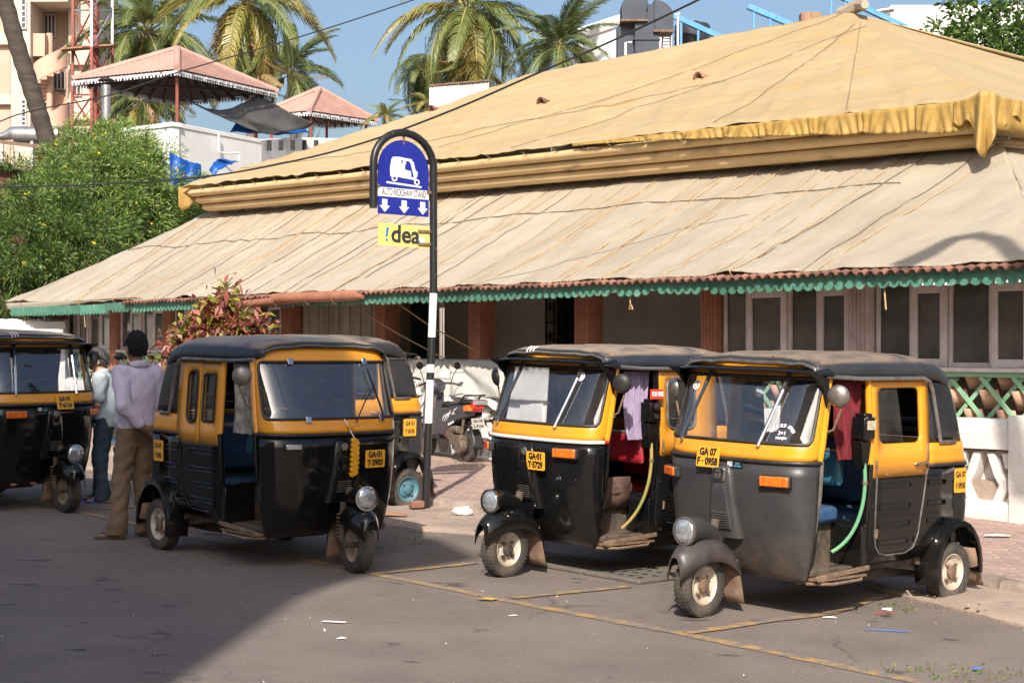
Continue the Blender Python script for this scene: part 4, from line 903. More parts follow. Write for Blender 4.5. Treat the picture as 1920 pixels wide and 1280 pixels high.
    if o.get('badge'):
        mf = front_frame(0, .915, .038); mb = MB(); rr = rrect(-.052, .052, -.048, .048, .02); 
        mb.prism(rr, lambda x, y: mf @ Vector((x*(1+y*2.2), y, 0)), lambda x, y: mf @ Vector((x*.92*(1+y*2.2), y*.92, .012))); bd = mb.build('badge', M_['steel'], S, bevel=.002)
        mb = MB(); mb.prism(rr, lambda x, y: mf @ Vector((x*.8*(1+y*2.2), y*.8, .0125)), lambda x, y: mf @ Vector((x*.8*(1+y*2.2), y*.8, .0145))); mb.build('badge_field', M_['ink'], bd)
        text('RE', .05, M_['steel'], bd, mf @ Matrix.Translation((0, -.012, .016)), sx=1.15, bold=.001)
        mb = MB()
        for x in (-.014, 0, .014): mb.prism([(x-.008, .018), (x+.008, .018), (x, .033)], lambda a_, b_: mf @ Vector((a_, b_, .0146)), lambda a_, b_: mf @ Vector((a_, b_, .0165)))
        mb.build('badge_crest', M_['steel'], bd)
    else:
        mf = front_frame(0, .925, .036); mb = MB(); mb.lathe([(.034, 0), (.032, .006), (.001, .008)], mf, 6); mb.build('badge', M_['steel'], S)
    for t, z, sz in o.get('indicators', [(.43, .905, 1), (-.43, .905, 1)]):
        mf = front_frame(t, z, .0); mb = MB(); mb.box(mf @ Vector((0, 0, .012)), (.22*sz, .082*sz, .045), mf.to_3x3()); ind = mb.build('indicator', M_['seal'], S, bevel=.008)
        mb = MB(); mb.box(mf @ Vector((0, .003, .036)), (.20*sz, .066*sz, .022), mf.to_3x3()); mb.build('indicator_lens', M_[o.get('ind_m', 'orange')], ind, bevel=.008)
        mb = MB()
        for k in (-.33, .33): mb.box(mf @ Vector((k*.2*sz, .003, .0475)), (.003, .06*sz, .004), mf.to_3x3())
        mb.build('lens_rib', M_['red'], ind)
    def plate(mf, l1, l2, wd=.20, ht=.135, sz=.064):
        mb = MB(); rr = rrect(-wd/2, wd/2, -ht/2, ht/2, .012, 3); mb.prism(rr, lambda x, y: mf @ Vector((x, y, 0)), lambda x, y: mf @ Vector((x, y, .006))); p = mb.build('number_plate', M_['plate'], S, bevel=.0015)
        text(l1, sz, M_['ink'], p, mf @ Matrix.Translation((0, ht*.235, .0072)), bold=.003 if wd > .18 else .0012, sx=.86 if wd > .18 else .74); text(l2, sz, M_['ink'], p, mf @ Matrix.Translation((0, -ht*.225, .0072)), bold=.003 if wd > .18 else .0012, sx=.86 if wd > .18 else .68)
        mb = MB(); mb.ball(mf @ Vector((0, ht*.0, .006)), .006, 6); mb.build('plate_bolt', M_['steel'], p)
    if o.get('plate'):
        l1, l2, t, z = o['plate']; plate(front_frame(t, z, .012+o.get('plate_off', 0)), l1, l2)
    if o.get('side_plate'):
        l1, l2, sd, s_, z, pw = o['side_plate']; p = side_pt(s_, z, sd, .008); wd_ = V(-1, 0, 0)*(-1)
        X = Vector((-1, 0, 0)) if sd > 0 else Vector((1, 0, 0)); rot = o.get('side_rot', 0.0)
        X = (Matrix.Rotation(R(rot)*sd, 3, 'Z') @ X); mf = frame(p, X, side_pt(s_, z+.05, sd)-side_pt(s_, z-.05, sd)); plate(mf, l1, l2, pw, .17, .058)
    if o.get('sticker'):
        t, z = o['sticker']; mf = front_frame(t, z, .004); mb = MB(); mb.box(mf @ Vector((0, 0, .001)), (.135, .042, .003), mf.to_3x3()); p = mb.build('sticker', M_['ink'], S)
        text('RE', .04, M_['decal'], p, mf @ Matrix.Translation((-.038, 0, .003)), bold=.0008); text('two\nstroke', .019, M_['cyan'], p, mf @ Matrix.Translation((.025, 0, .003)), sx=1.2)
    # ---- mirrors
    for sd, t_, z_, kind in o.get('mirrors', [(1, 0, 1.30, 1), (-1, 0, 1.30, 1)]):
        foot = V(.50, sd*.62, 1.215); head = foot+V(-.02, sd*.10, .235); mb = MB(); mb.tube([foot, foot+V(-.0, sd*.05, .02), head+V(.03, 0, -.08), head+V(.02, 0, -.01)], .008, 6); st_ = mb.build('mirror_stem', M_['rust'], S)
        mb = MB(); Mm = frame(head, (0, 1, 0), (.15, 0, 1)); Mm = Mm @ Matrix.Rotation(R(sd*25), 4, 'Y'); mb.lathe([(.001, .028), (.03, .026), (.055, .017), (.07, .004), (.074, -.008), (.07, -.014), (.001, -.014)], Mm, 20); mb.build('mirror', M_['steel' if o.get('mirror_m') is None else o['mirror_m']], S, 50)
    if o.get('horn'):
        mb = MB(); hm = frame(V(.40, -.66, 1.17), (0, 1, 0), (0, 0, 1)); mb.lathe([(.06, .05), (.052, .04), (.03, .0), (.016, -.05), (.012, -.12), (.001, -.12)], hm, 20); mb.build('horn', M_['steel'], S, 50)
    # ---- curtain, meter, hose
    if o.get('curtain'):
        for sd in o.get('cur_sides', (1,)):
            mb = MB(); s0, s1_, zt_, zb_ = o.get('cur_rect', (.78, .96, 1.53, 1.02))
            def cu(x, z):
                k = (z-zb_)/(zt_-zb_); s_ = lerp(lerp(s0, s1_, .25), s0, abs(k)**.6)+(s1_-lerp(lerp(s0, s1_, .25), s0, abs(k)**.6))*x
                return V(s_, sd*(.50+.022*math.sin(x*34)+.01*math.sin(x*13+z*9)), z)
            mb.grid(cu, [k/40 for k in range(41)], [lerp(zb_, zt_, k/8) for k in range(9)]); mb.build('curtain', M_[o['curtain']], S, 80)
    if o.get('meter'):
        sd = 1; c = V(.90, .60, 1.23); mb = MB(); mb.box(c, (.115, .11, .15)); mb.box(c+V(0, 0, .085), (.08, .09, .03)); mt = mb.build('fare_meter', B, S, bevel=.012)
        if o['meter'] == 'flag':
            mb = MB(); mb.box(c+V(0, .06, .135), (.125, .02, .075)); fl = mb.build('hire_flag', M_['red_flag'], mt, bevel=.003)
            mf = frame(c+V(0, .0705, .135), (-1, 0, 0), (0, 0, 1)); text('FOR HIRE', .05, M_['decal'], fl, mf @ Matrix.Translation((0, 0, .001)), sx=.56, bold=.001)
            mb = MB(); mb.lathe([(.03, 0), (.03, .012), (.012, .02), (.001, .021)], frame(c+V(0, .06, .04), (-1, 0, 0), (0, 0, 1)), 14); mb.lathe([(.022, 0), (.02, .012), (.001, .013)], frame(c+V(-.0, .06, -.03), (-1, 0, 0), (0, 0, 1)), 12); mb.build('meter_knob', M_['seal'], mt)
        else:
            mf = frame(c+V(.01, .057, .02), (-1, 0, 0), (0, 0, 1)); mb = MB(); mb.box(mf @ Vector((0, 0, 0)), (.085, .06, .012), mf.to_3x3()); mb.build('meter_window', M_['meterglass'], mt, bevel=.003)
            mb = MB(); [mb.ball(c+V(x, .062, .07), .009, 6) for x in (-.045, .04)]; mb.build('screw', M_['steel'], mt)
        mb = MB(); mb.prism([(.845, 1.145), (.955, 1.145), (.915, .96), (.875, .96)], lambda a_, b_: V(a_, .55, b_), lambda a_, b_: V(a_, .63, b_)); mb.build('meter_bracket', B, S, bevel=.006)
        q = o.get('hose_bottom', (.72, .50, .42)); pts = []
        p0, p1, p2, p3 = V(.89, .62, 1.0), V(.88, .66, .78), V(.86, .62, .52), V(*q)
        for k in range(17):
            t = k/16; pts.append(p0*(1-t)**3+p1*3*t*(1-t)**2+p2*3*t*t*(1-t)+p3*t**3)
        mb = MB(); mb.tube(pts, .0125, 8); mb.build('meter_hose', M_[o['hose']], S)
        mb = MB(); mb.lathe([(.018, -.01), (.018, .01)], Matrix.Translation(pts[3]), 8, True); mb.build('hose_clip', M_['rust'], S)
    if o.get('screen_text'):
        mf = front_frame(.415, 1.205, .002); 
        arc = 'K.T.C BUS STAND'
        for i, ch in enumerate(arc):
            an = R(158-136*i/(len(arc)-1)); 
            if ch.strip(): text(ch, .03, M_['decal'], gl, mf @ Matrix.Translation((.082*math.cos(an), -.012+.062*math.sin(an), 0)) @ Matrix.Rotation(an-math.pi/2, 4, 'Z'), bold=.0006, ext=.0005)
        text('3+1', .036, M_['decal'], gl, mf @ Matrix.Translation((0, -.002, 0)), bold=.001, ext=.0005); text('PANJIM', .024, M_['decal'], gl, mf @ Matrix.Translation((.0, -.036, 0)), bold=.0006, ext=.0005)
    if o.get('round_sticker'):
        t, z = o['round_sticker']; mf = front_frame(t, z, .002); mb = MB(); mb.lathe([(.001, 0.0), (.035, 0), (.035, .001)], mf, 20); rs = mb.build('round_sticker', M_['decal'], gl)
        mb = MB(); mb.tube([mf @ Vector((.021*math.cos(k*.5), .021*math.sin(k*.5), .002)) for k in range(11)], .003, 5); mb.tube([mf @ Vector((-.0, 0, .002)), mf @ Vector((.02, 0, .002))], .003, 5); mb.build('sticker_emblem', M_['rust'], rs)
    return root
M_['cyan'] = mat('cyan_print', (.12, .45, .6), .5); M_['red_flag'] = mat('red_flag_paint', (.62, .05, .03), .4)
M_['marigold'] = mat('marigold', (.75, .42, .01), .8, col2=(.6, .25, .01), scale=40)

RR = G(1310, 1155); RM = G(945, 1080); RL = G(668, 1072); RLL = G(125, 960)
base = dict(bars=True, visor=True, meter='window', hose='hose_green')
rickshaw('charcoal nosed auto rickshaw with plate F 0958, rightmost of the row', RR, 41, dict(base, nose='charcoal', badge=True, plate=('GA 07', 'F · 0958', -.10, 1.02), plate_off=.02,
   side_plate=('GA 07', 'F 0958', 1, 1.955, .84, .135), sticker=(.10, .985), screen_text=True, curtain='cur_red', cur_rect=(.70, .97, 1.53, 1.02), seat='seat_blue', half_glass=True, side_seal=False, roof_studs=True, round_sticker=(-.44, 1.48), steer=4, indicators=[(.42, .895, 1), (-.50, .895, .9)]))
rickshaw('glossy black auto rickshaw with plate T 5729 and white waist stripe, second from right', RM, 40, dict(base, horn=True, white_strip=True, meter='flag', hose='hose_tan', plate_off=.03, plate=('GA·01', 'T·5729', .13, .86), curtain='cur_lilac', cur_rect=(.70, .95, 1.53, 1.02), seat='seat_red', dback='seat_red', dseat='seat_brown', apron=True, wide_back=True,
   windows=[(1.06, 1.36, 1.10, 1.48, .07)], side_seal_m='steel', roof='canvas_blue', roof_stripes=True, visor_drop=.035, black_post=True, hub='rim_dark', round_sticker=(.36, 1.49), indicators=[(.40, .93, 1), (-.52, .93, .9)], mirror_m='seal', hose_bottom=(.74, .48, .36), steer=6, pipe_m='canvas_blue'))
LK = rickshaw('black auto rickshaw in the shade with plate T 3903 and marigold garland', RL, 130, dict(plate=('GA·01', 'T·3903', .30, .82), side_plate=('GA 01', 'T·3903', -1, 1.90, .80, .15), visor=False, bars=False, curtain='cur_silver', cur_sides=(-1,), cur_rect=(.60, .93, 1.53, 1.00),
   windows=[(1.05, 1.22, 1.08, 1.44, .02), (1.32, 1.46, 1.06, 1.46, .06)][::1], roof='canvas_blue', indicators=[(-.42, .93, .62)], ind_m='lens', mirrors=[(-1, 0, 1.3, 1)], hump=.02, pipe_m='canvas_blue', detail_side=0, steer=-10, gut_end=1.62))
rickshaw('auto rickshaw with plate T 6124 and red curtain at the left photo edge', RLL, 143, dict(base, meter=None, plate=('GA·01', 'T·6124', .12, 1.035), sticker=(-.13, .975), curtain='cur_red', cur_sides=(-1, 1), roof_stripes=True, steer=-12, roof='canvas_blue', pipe_m='canvas_blue', indicators=[(-.42, .93, 1), (.50, .93, .9)], mirror_m='seal'))
h8 = R(40); rear8 = G(760, 955); f8 = Vector((rear8.x-1.9*math.cos(h8)-.575*math.sin(h8), rear8.y-1.9*math.sin(h8)+.575*math.cos(h8), 0))
rickshaw('dusty auto rickshaw with plate T 8105 and blue wheel, mostly hidden beside the striped pole', f8, 40, dict(base, side_plate=('GA 01', 'T 8105', 1, 1.90, .82, .155), rim='rim_blue', dusty_rear=True, meter=None))
# marigold garland hung on the nose of the shaded rickshaw
gmw = LK.matrix_world
mb = MB(); pts = [gmw @ front_at(.055, 1.0-.035*k, .07) for k in range(2)]
gl_ = thing('garland', 'yellow marigold garland hanging on the nose of the shaded rickshaw', 'garland', gmw @ front_at(.05, 1.0, .07))
for k in range(30):
    z = 1.07-.0123*k; p = gmw @ front_at(.06+.012*math.sin(k*2.1), z, .075 if z < .98 else .03)
    if k < 8 and k % 8: continue
    mbb = MB(); mbb.ball((0, 0, 0), (.026, .026, .021), 8); 
    for q in range(6): mbb.ball((.017*math.cos(q), .017*math.sin(q), .008), .011, 6)
    ob = mbb.build('marigold_flower', M_['marigold'], gl_); ob.matrix_world = Matrix.Translation(p)
mb = MB(); mb.tube([gmw @ front_at(.02, 1.13, .02), gmw @ front_at(.05, 1.05, .03), gmw @ front_at(.06, .98, .07), gmw @ front_at(.06, .72, .075)], .004, 5); ob = mb.build('string', M_['decal'], None); ob.parent = gl_; ob.matrix_parent_inverse = gl_.matrix_world.inverted()
# ================================================================ building across the street: stands behind the camera and throws the shade on the road
def shade_pt(px, py, Y):
    S = G(px, py); t = (S.y-Y)/-tosun.y; return S+tosun*t
YB = -5.0; CONB = mat('cream_render', (.55, .47, .37), .9, col2=(.48, .4, .31), scale=.6)
OB = thing('apartment_building', 'tall plain building across the street that shades the left of the road', 'building', Vector((-12, YB-5, gz(-12, YB-5))))
prof = [shade_pt(*q, YB) for q in ((560, 1122), (640, 1092), (740, 1066), (900, 1047), (830, 1012), (700, 985), (420, 940), (150, 900))]
bx = prof[0].x; out = [(-34, gz(-34, YB)-1), (bx, gz(bx, YB)-1)]+[(p.x, p.z) for p in prof]+[(-34, prof[-1].z)]
mb = MB(); mb.prism(out, lambda x, z: Vector((x, YB, z)), lambda x, z: Vector((x-7, YB-9, z))); o = mb.build('wall', CONB, None, 30); o.parent = OB; o.matrix_parent_inverse = Matrix.Translation((12, -(YB-5), -gz(-12, YB-5)))
# unseen street lamp, added so that its bent arm shades the corner of the tarpaulin
LP = mat('lamp_steel', (.3, .31, .32), .5, .6)
lamp = thing('added_street_lamp', 'unseen tall street lamp added so its bent arm shades the tarpaulin corner', 'street lamp', Vector((5.7, 7.6, gz(5.7, 7.6))))
def roof_pt(px, py):
    q = Vector(((px-960)/FOC, 1, (640-py)/FOC)); n_ = Vector((-N2.x*.46, -N2.y*.46, .89)); p0 = Vector((W2.x, W2.y, 0))-Vector((N2.x, N2.y, 0))*.97+Vector((0, 0, .70)); return q*(p0.dot(n_)/q.dot(n_))+Vector((0, 0, ZC))
arc = []
for q in ((1690, 498), (1740, 470), (1790, 440), (1835, 432), (1868, 440), (1905, 478), (1925, 520)):
    Q = roof_pt(*q); t = (Q.y-7.6)/-tosun.y; arc.append(Q+tosun*t)
mb = MB(); mb.tube(arc+[Vector((arc[-1].x+.15, 7.6, arc[-1].z-1.0)), Vector((5.7, 7.6, arc[-1].z-3)), Vector((5.7, 7.6, gz(5.7, 7.6)))], [.13, .12, .10, .09, .09, .10, .10, .10, .10, .12], 10)
o = mb.build('added_lamp_post', LP, None); o.parent = lamp; o.matrix_parent_inverse = Matrix.Translation(-lamp.matrix_world.translation)

# ================================================================ sign post
BLUE = mat('blue_sign', (.012, .02, .24), .35, col2=(.016, .026, .27), scale=3, dust=((.10, .10, .25), 6, .68, .9))
YSIGN = mat('pale_yellow_sign', (.78, .66, .16), .5, col2=(.72, .6, .18), scale=4, dust=((.55, .45, .25), 6, .62, .85))
POLEB = mat('black_pole_paint', (.014, .014, .015), .4, dust=((.2, .15, .11), 18, .62, .75)); POLEW = mat('white_pole_paint', (.78, .77, .75), .5, dust=((.4, .34, .28), 14, .66, .8))
IDK = mat('dark_navy_print', (.03, .03, .035), .5); IBL = mat('bright_blue_print', (.01, .15, .5), .5)
pb = G(797, 962); SP = thing('sign_post', 'black and white striped post with arched top and blue auto rickshaw stand sign', 'sign', frame(pb, (N2.x, N2.y, 0), (-U2.x*0-N2.y*-1*0+U2.x, U2.y, 0)))
# frame: X away from the road, Y = along the street, Z up
d0 = pb.y; lean = .088/2.14
def S_(px, py, dv=0.0):
    """point in the post's own plane seen at a pixel; X along N2"""
    q = Vector(((px-960)/FOC, 1, (640-py)/FOC)); n_ = Vector((U2.x, U2.y, 0)); t = (Vector((pb.x, pb.y, 0))).dot(n_)/q.dot(n_); w_ = q*t+Vector((0, 0, ZC)); return SP.matrix_world.inverted() @ w_
sp_inv = SP.matrix_world.inverted()
ax = [S_(797, 962), S_(813, 545), S_(812.5, 312)]
pole_at = lambda py: S_(interp([(312, 812.5), (545, 813), (962, 797)], py)[0], py)
for a, b, m, nm in ((545, 560, POLEB, 0), (550, 632, POLEW, 1), (632, 683, POLEB, 1), (683, 698, POLEW, 1), (698, 712, POLEB, 1), (712, 793, POLEW, 1), (793, 968, POLEB, 1)):
    if nm: mb = MB(); mb.cyl(pole_at(a), pole_at(b), .0385, n=14); mb.build('pole_band', m, SP)
c0, c1 = S_(812.5, 312), S_(700, 312); cx_ = (c0+c1)/2; rad = (c0-c1).length/2; top = S_(757, 249).z
pts = [pole_at(551), pole_at(430), c0]+[Vector((cx_.x+rad*math.cos(R(a)), 0, cx_.z+(top-cx_.z)*math.sin(R(a)))) for a in range(12, 180, 12)]+[c1, S_(700, 390)]
mb = MB(); mb.tube(pts, .0375, 14); mb.build('arch_pipe', POLEB, SP)
def plate_pts(l, r, tl, bl): return l, r
A0, A1, A2, A3 = S_(708, 320), S_(803, 330), S_(801, 407), S_(708, 400)
x0, x1 = A3.x, A1.x; zb0, zb1 = A3.z, A2.z; sw = x1-x0; zc_ = (A0.z+A1.z)/2
sk = (zb1-zb0)/sw
out = [(0, 0), (sw, 0)]+[(sw/2+sw/2*math.cos(R(a)), (S_(755, 318).z-zb0)+(S_(755, 262).z-S_(755, 318).z)*math.sin(R(a))) for a in range(0, 181, 12)]
sf = lambda x, z, y: Vector((x0+x, y, zb0+sk*x+z))
mb = MB(); mb.prism(out, lambda x, z: sf(x, z, 0), lambda x, z: sf(x, z, -.006)); SGN = mb.build('blue_sign', BLUE, SP, 30)
H = S_(755, 262).z-zb0
def flat(name, outl, m, y=-.0075): mb = MB(); mb.prism(outl, lambda x, z: sf(x, z, y+.0012), lambda x, z: sf(x, z, y)); return mb.build(name, m, SGN, 0)
pxs = sw/95.0   # metres per photo pixel across
ZP = lambda py: (S_(755, py).z-S_(755, 403.5).z)
bz0, bz1 = ZP(371), ZP(354)
flat('white_band', [(0.0, bz0), (sw, bz0), (sw, bz1), (0, bz1)], POLEW)
def sm(x, z, y=-.009): return frame(sf(x, z, y), (1, 0, sk), (0, 0, 1))
text('AUTO RICKSHAW STAND', .098, IDK, SGN, sm(sw*.51, (bz0+bz1)/2), sx=.445, ext=.0004, bold=.0008)
for fx in (.13, .51, .88):
    cx2 = sw*fx; w2, h2 = .030, .05; zc2 = ZP(388)
    flat('white_arrow', [(cx2-w2, zc2+.062), (cx2+w2, zc2+.062), (cx2+w2, zc2), (cx2+2*w2, zc2), (cx2, zc2-.062), (cx2-2*w2, zc2), (cx2-w2, zc2)], POLEW)
flat('white_bar', [(sw*.165, ZP(346)), (sw*.855, ZP(350)), (sw*.855, ZP(346.5)), (sw*.165, ZP(342.5))], POLEW)
def ic(pts): return [(sw*(px-708)/95, ZP(py)) for px, py in pts]
flat('rickshaw_emblem', ic([(731, 333), (730, 318), (733, 300), (736, 296), (747, 295), (748.5, 295), (748.5, 305), (748, 305), (748, 333)]), POLEW)
flat('rickshaw_emblem', ic([(748, 306), (758, 306.5), (758, 334.5), (748, 333)]), POLEW)
flat('rickshaw_emblem', ic([(748, 295.2), (771, 297.5), (772, 302), (758, 301), (748, 300.2)]), POLEW)
flat('rickshaw_emblem', ic([(749, 300), (751, 300.2), (751, 306.5), (749, 306)]), POLEW)
flat('rickshaw_emblem', ic([(754, 300.4), (760, 301), (760, 308), (754, 307)]), POLEW)
flat('rickshaw_emblem', ic([(758, 318), (769, 320), (770, 331), (775, 331), (769, 306), (766, 301.8), (771, 300), (774, 302), (778, 318), (782, 320), (781, 329), (777, 336), (758, 334)]), POLEW)
for px, py in ((738.5, 336), (780.5, 339.5)): flat('emblem_wheel', ic([(px+5.4*math.cos(k*.42), py+5.6*math.sin(k*.42)) for k in range(15)]), POLEW); flat('emblem_hub', ic([(px+2.6*math.cos(k*.42), py+2.8*math.sin(k*.42)) for k in range(15)]), BLUE, -.0088)
B0, B1 = S_(709, 459), S_(805, 466); bh = S_(709, 418).z-B0.z; sk2 = (B1.z-B0.z)/(B1.x-B0.x); bw_ = B1.x-B0.x
bf = lambda x, z, y: Vector((B0.x+x, y, B0.z+sk2*x+z))
mb = MB(); mb.prism([(0, 0), (bw_, 0), (bw_, bh), (0, bh)], lambda x, z: bf(x, z, 0), lambda x, z: bf(x, z, -.006)); YS = mb.build('yellow_sign', YSIGN, SP, 0)
tf = lambda x, z: frame(bf(x, z, -.008), (1, 0, sk2), (0, 0, 1))
text('dea', .235, IDK, YS, tf(bw_*.52, bh*.53), bold=.006, sx=1.02, ext=.0006)
for z0_, z1_ in ((.40, .84), (.20, .32)):
    mb = MB(); q = [(.135, z0_), (.170, z0_), (.198 if z1_ > .5 else .175, z1_), (.155 if z1_ > .5 else .14, z1_)]; mb.prism([(bw_*a, bh*b) for a, b in q], lambda x, z: bf(x, z, -.0072), lambda x, z: bf(x, z, -.0085)); mb.build('exclamation_mark', IBL, YS, 0)
for zf in (.18, .78): mb = MB(); mb.box(bf(bw_*.89, bh*zf, -.012), (.15, .018, .028)); mb.build('bracket', M['rust'], SP, bevel=.003)
mb = MB(); mb.box(bf(bw_*.83, bh*.33, -.0075), (.075, .002, .06)); mb.build('peeling_label', POLEW, YS)
mb = MB(); mb.tube([S_(757, 250), S_(757, 272)], .012, 6); mb.build('hanger', M['rust'], SP)
for px, py in ((704, 348), (806, 361)): mb = MB(); mb.box(S_(px, py)+Vector((0, -.005, 0)), (.09, .02, .03)); mb.build('bracket', M['rust'], SP)

# ================================================================ foliage helpers
def leaf_mat(name, c1, c2, scale=.8, tr=.35, rough=.5, spot=None): return mat(name, c1, rough, col2=c2, scale=scale, detail=4, lo=.4, hi=.6, trans=tr, dust=spot)
def leaves(pos, dirs, length, width, droop=.25, rs=None, fold=.0):
    """arrays -> verts, faces: each leaf a bent diamond of two quads (6 verts)"""
    rs = rs or rng; n = len(pos); d = dirs/np.linalg.norm(dirs, axis=1, keepdims=True)
    r = rs.normal(size=(n, 3)); s = np.cross(d, r); s /= np.linalg.norm(s, axis=1, keepdims=True)+1e-9
    L = (length*(rs.uniform(.65, 1.2, n)))[:, None]; Wd = (width*(rs.uniform(.7, 1.2, n)))[:, None]; dn = np.array([0, 0, -1.0])
    a = pos; m = pos+d*L*.5; e = pos+d*L+dn*L*droop
    nrm = np.cross(d, s)
    v = np.stack([a, m+s*Wd/2+nrm*Wd*fold, e, m-s*Wd/2+nrm*Wd*fold], 1).reshape(-1, 3); f = np.arange(4*n).reshape(n, 4); return v, f
def unit(n, rs=None):
    rs = rs or rng; q = rs.normal(size=(n, 3)); return q/np.linalg.norm(q, axis=1, keepdims=True)
def clumped(center, radii, nclump, per, cr, rs, keep=None, shell=.5, flat=.8, rag=.27):
    """leaf positions and outward directions for a lumpy crown"""
    c = np.array(center, float); rr = np.array(radii, float); q = unit(nclump, rs)*((shell+(1-shell)*rs.random(nclump)**.5))[:, None]
    q = c+q*rr*(1+rag*rs.normal(size=(nclump, 1)))
    if keep is not None: q = q[keep(q)]
    k = len(q); sz = cr*rs.uniform(.6, 1.5, k)
    base = np.repeat(q, per, 0); o = unit(k*per, rs)*(rs.random((k*per, 1))**.5)*np.repeat(sz, per)[:, None]; o[:, 2] *= flat
    p = base+o; out_ = (p-c)/rr; d = o/ (np.abs(o).max()+1e-6)*1.5+out_*.6+unit(k*per, rs)*.5+np.array([0, 0, .25]); return p, d, q
def bush(name, label, cat, center, radii, nclump, per, cr, ll, lw, mats, base, stems=7, seed=1, keep=None, droop=.2, shell=.5, stem_r=.05, group=None, stem_m=None):
    rs = np.random.default_rng(seed); t = thing(name, label, cat, Vector(base), group); inv = -Vector(base)
    p, d, q = clumped(center, radii, nclump, per, cr, rs, keep, shell)
    v, f = leaves(p, d, ll, lw, droop, rs); mi = (rs.random(len(f))*len(mats)).astype(int)
    o = np_mesh('foliage', v+np.array(inv), f, mats, t, mi=mi)
    mb = MB(); c = Vector(center)
    for i in rs.permutation(len(q))[:stems*4]:
        e = Vector(q[i]); b0 = Vector(base)+Vector((rs.normal()*.2, rs.normal()*.2, 0)); mid = b0.lerp(e, .5)+Vector((rs.normal()*.15, rs.normal()*.15, .2)); mb.tube([b0+inv, mid+inv, e+inv], [stem_r, stem_r*.6, stem_r*.2], 5)
    mb.build('stem', stem_m or BARK, t); return t, q, rs
BARK = mat('bark', (.16, .115, .085), .95, col2=(.10, .075, .055), scale=9, detail=8, bump=.01, bscale=20)
LG = [leaf_mat('oleander_leaf', (.19, .30, .06), (.25, .36, .09)), leaf_mat('oleander_leaf_pale', (.33, .42, .12), (.25, .36, .09)), leaf_mat('oleander_leaf_dark', (.055, .10, .025), (.09, .14, .035))]
FLY = mat('yellow_blossom', (.80, .62, .04), .6, trans=.3)
def gbase(p, d=None): return (p.x, p.y, gz(p.x, p.y))
c = P(215, 455, 39); 
def under_roof(q):   # nothing grows through the roof
    x = (q[:, 0]-W2.x)*N2.x+(q[:, 1]-W2.y)*N2.y; u = (q[:, 0]-W2.x)*U2.x+(q[:, 1]-W2.y)*U2.y; return ~((u < 23.3) & (x > -1.5))
for nm, lab, ce, ra, nc, sd, ml in (('oleander_bush', 'tall yellow flowered bush at the left end of the bungalow', (185, 395, 41), (1.85, 1.5, 1.55), 440, 3, LG),
        ('oleander_bush', 'lower leafy bush with yellow flowers above the left white wall', (60, 470, 38.5), (1.9, 1.4, 1.5), 360, 4, [LG[0], LG[2], LG[2]]),
        ('oleander_bush', 'feathery light green bush top in front of the white terrace wall', (215, 285, 42), (.95, .8, .7), 85, 5, [LG[1], LG[0]]),
        ('oleander_bush', 'leafy bush beyond the left photo edge above the garden wall', (-170, 450, 39), (2.0, 1.5, 1.7), 300, 7, [LG[0], LG[2]]),
        ('oleander_bush', 'bright green bush beside the lower tarpaulin hip with yellow flowers', (325, 440, 42.5), (1.5, 1.2, 1.15), 300, 6, [LG[0], LG[1]])):
    ce = P(*ce); t, q, rs = bush(nm, lab, 'bush', ce, ra, nc, 120, .26, .17, .026, ml, gbase(ce), seed=sd, keep=under_roof, group='flowering bushes left of the bungalow')
    qq = q[rs.permutation(len(q))[:70]]; qq = qq+unit(len(qq), rs)*.22; qq[:, 1] -= .15; v, f = [], []
    fp = np.repeat(qq, 3, 0); fd = unit(len(fp), rs)+np.array([0, -.6, .2]); v, f = leaves(fp, fd, .085, .06, .1, rs); o = np_mesh('blossom', v-np.array(gbase(ce)), f, FLY, t); o['kind'] = 'stuff'
# dark mass under the left wall top
RTL = [leaf_mat('tree_leaf', (.075, .14, .035), (.11, .19, .045), rough=.33), leaf_mat('tree_leaf_light', (.18, .26, .06), (.12, .20, .045), rough=.33), leaf_mat('tree_leaf_dark', (.045, .09, .025), (.06, .12, .03), rough=.33)]
ce = P(1860, 60, 35); rs = np.random.default_rng(11)
t = thing('broadleaf_tree', 'dark green broad leaved tree behind the right end of the roof', 'tree', Vector(gbase(ce))); inv = -Vector(gbase(ce))
V_, F_, MI = [], [], []; off = 0
for px, py, rx, rz, nc in ((1870, 95, 1.0, .75, 75), (1800, 80, .75, .55, 44), (1830, 15, .85, .55, 40), (1905, 20, .8, .8, 44), (1760, 115, .45, .25, 16), (1725, 75, .3, .2, 7), (1890, 130, .7, .3, 26), (1990, 60, 1.0, 1.0, 70), (1730, 150, .25, .12, 5)):
    cc = P(px, py, 35); p, d, q = clumped(cc, (rx, .9, rz), int(nc*.8), 17, .19, rs, shell=.3); v, f = leaves(p, d, .185, .078, .12, rs, .12); V_.append(v); F_.append(f+off); off += len(v); MI.append((rs.random(len(f))*3).astype(int))
np_mesh('crown', np.concatenate(V_)+np.array(inv), np.concatenate(F_), RTL, t, mi=np.concatenate(MI))
mb = MB(); b0 = Vector(gbase(ce))+Vector((1.2, .6, 0)); f0 = P(1935, 190, 35.6); mb.tube([b0+inv, f0+inv], [.16, .10], 8)
for px, py in ((1870, 60), (1800, 70), (1760, 100), (1830, 10), (1905, -10), (1726, 62), (1990, 20), (1890, 120)): e = P(px, py, 35); mb.tube([f0+inv, f0.lerp(e, .5)+Vector((0, .1, .15))+inv, e+inv], [.07, .04, .012], 6)
mb.build('trunk', BARK, t)
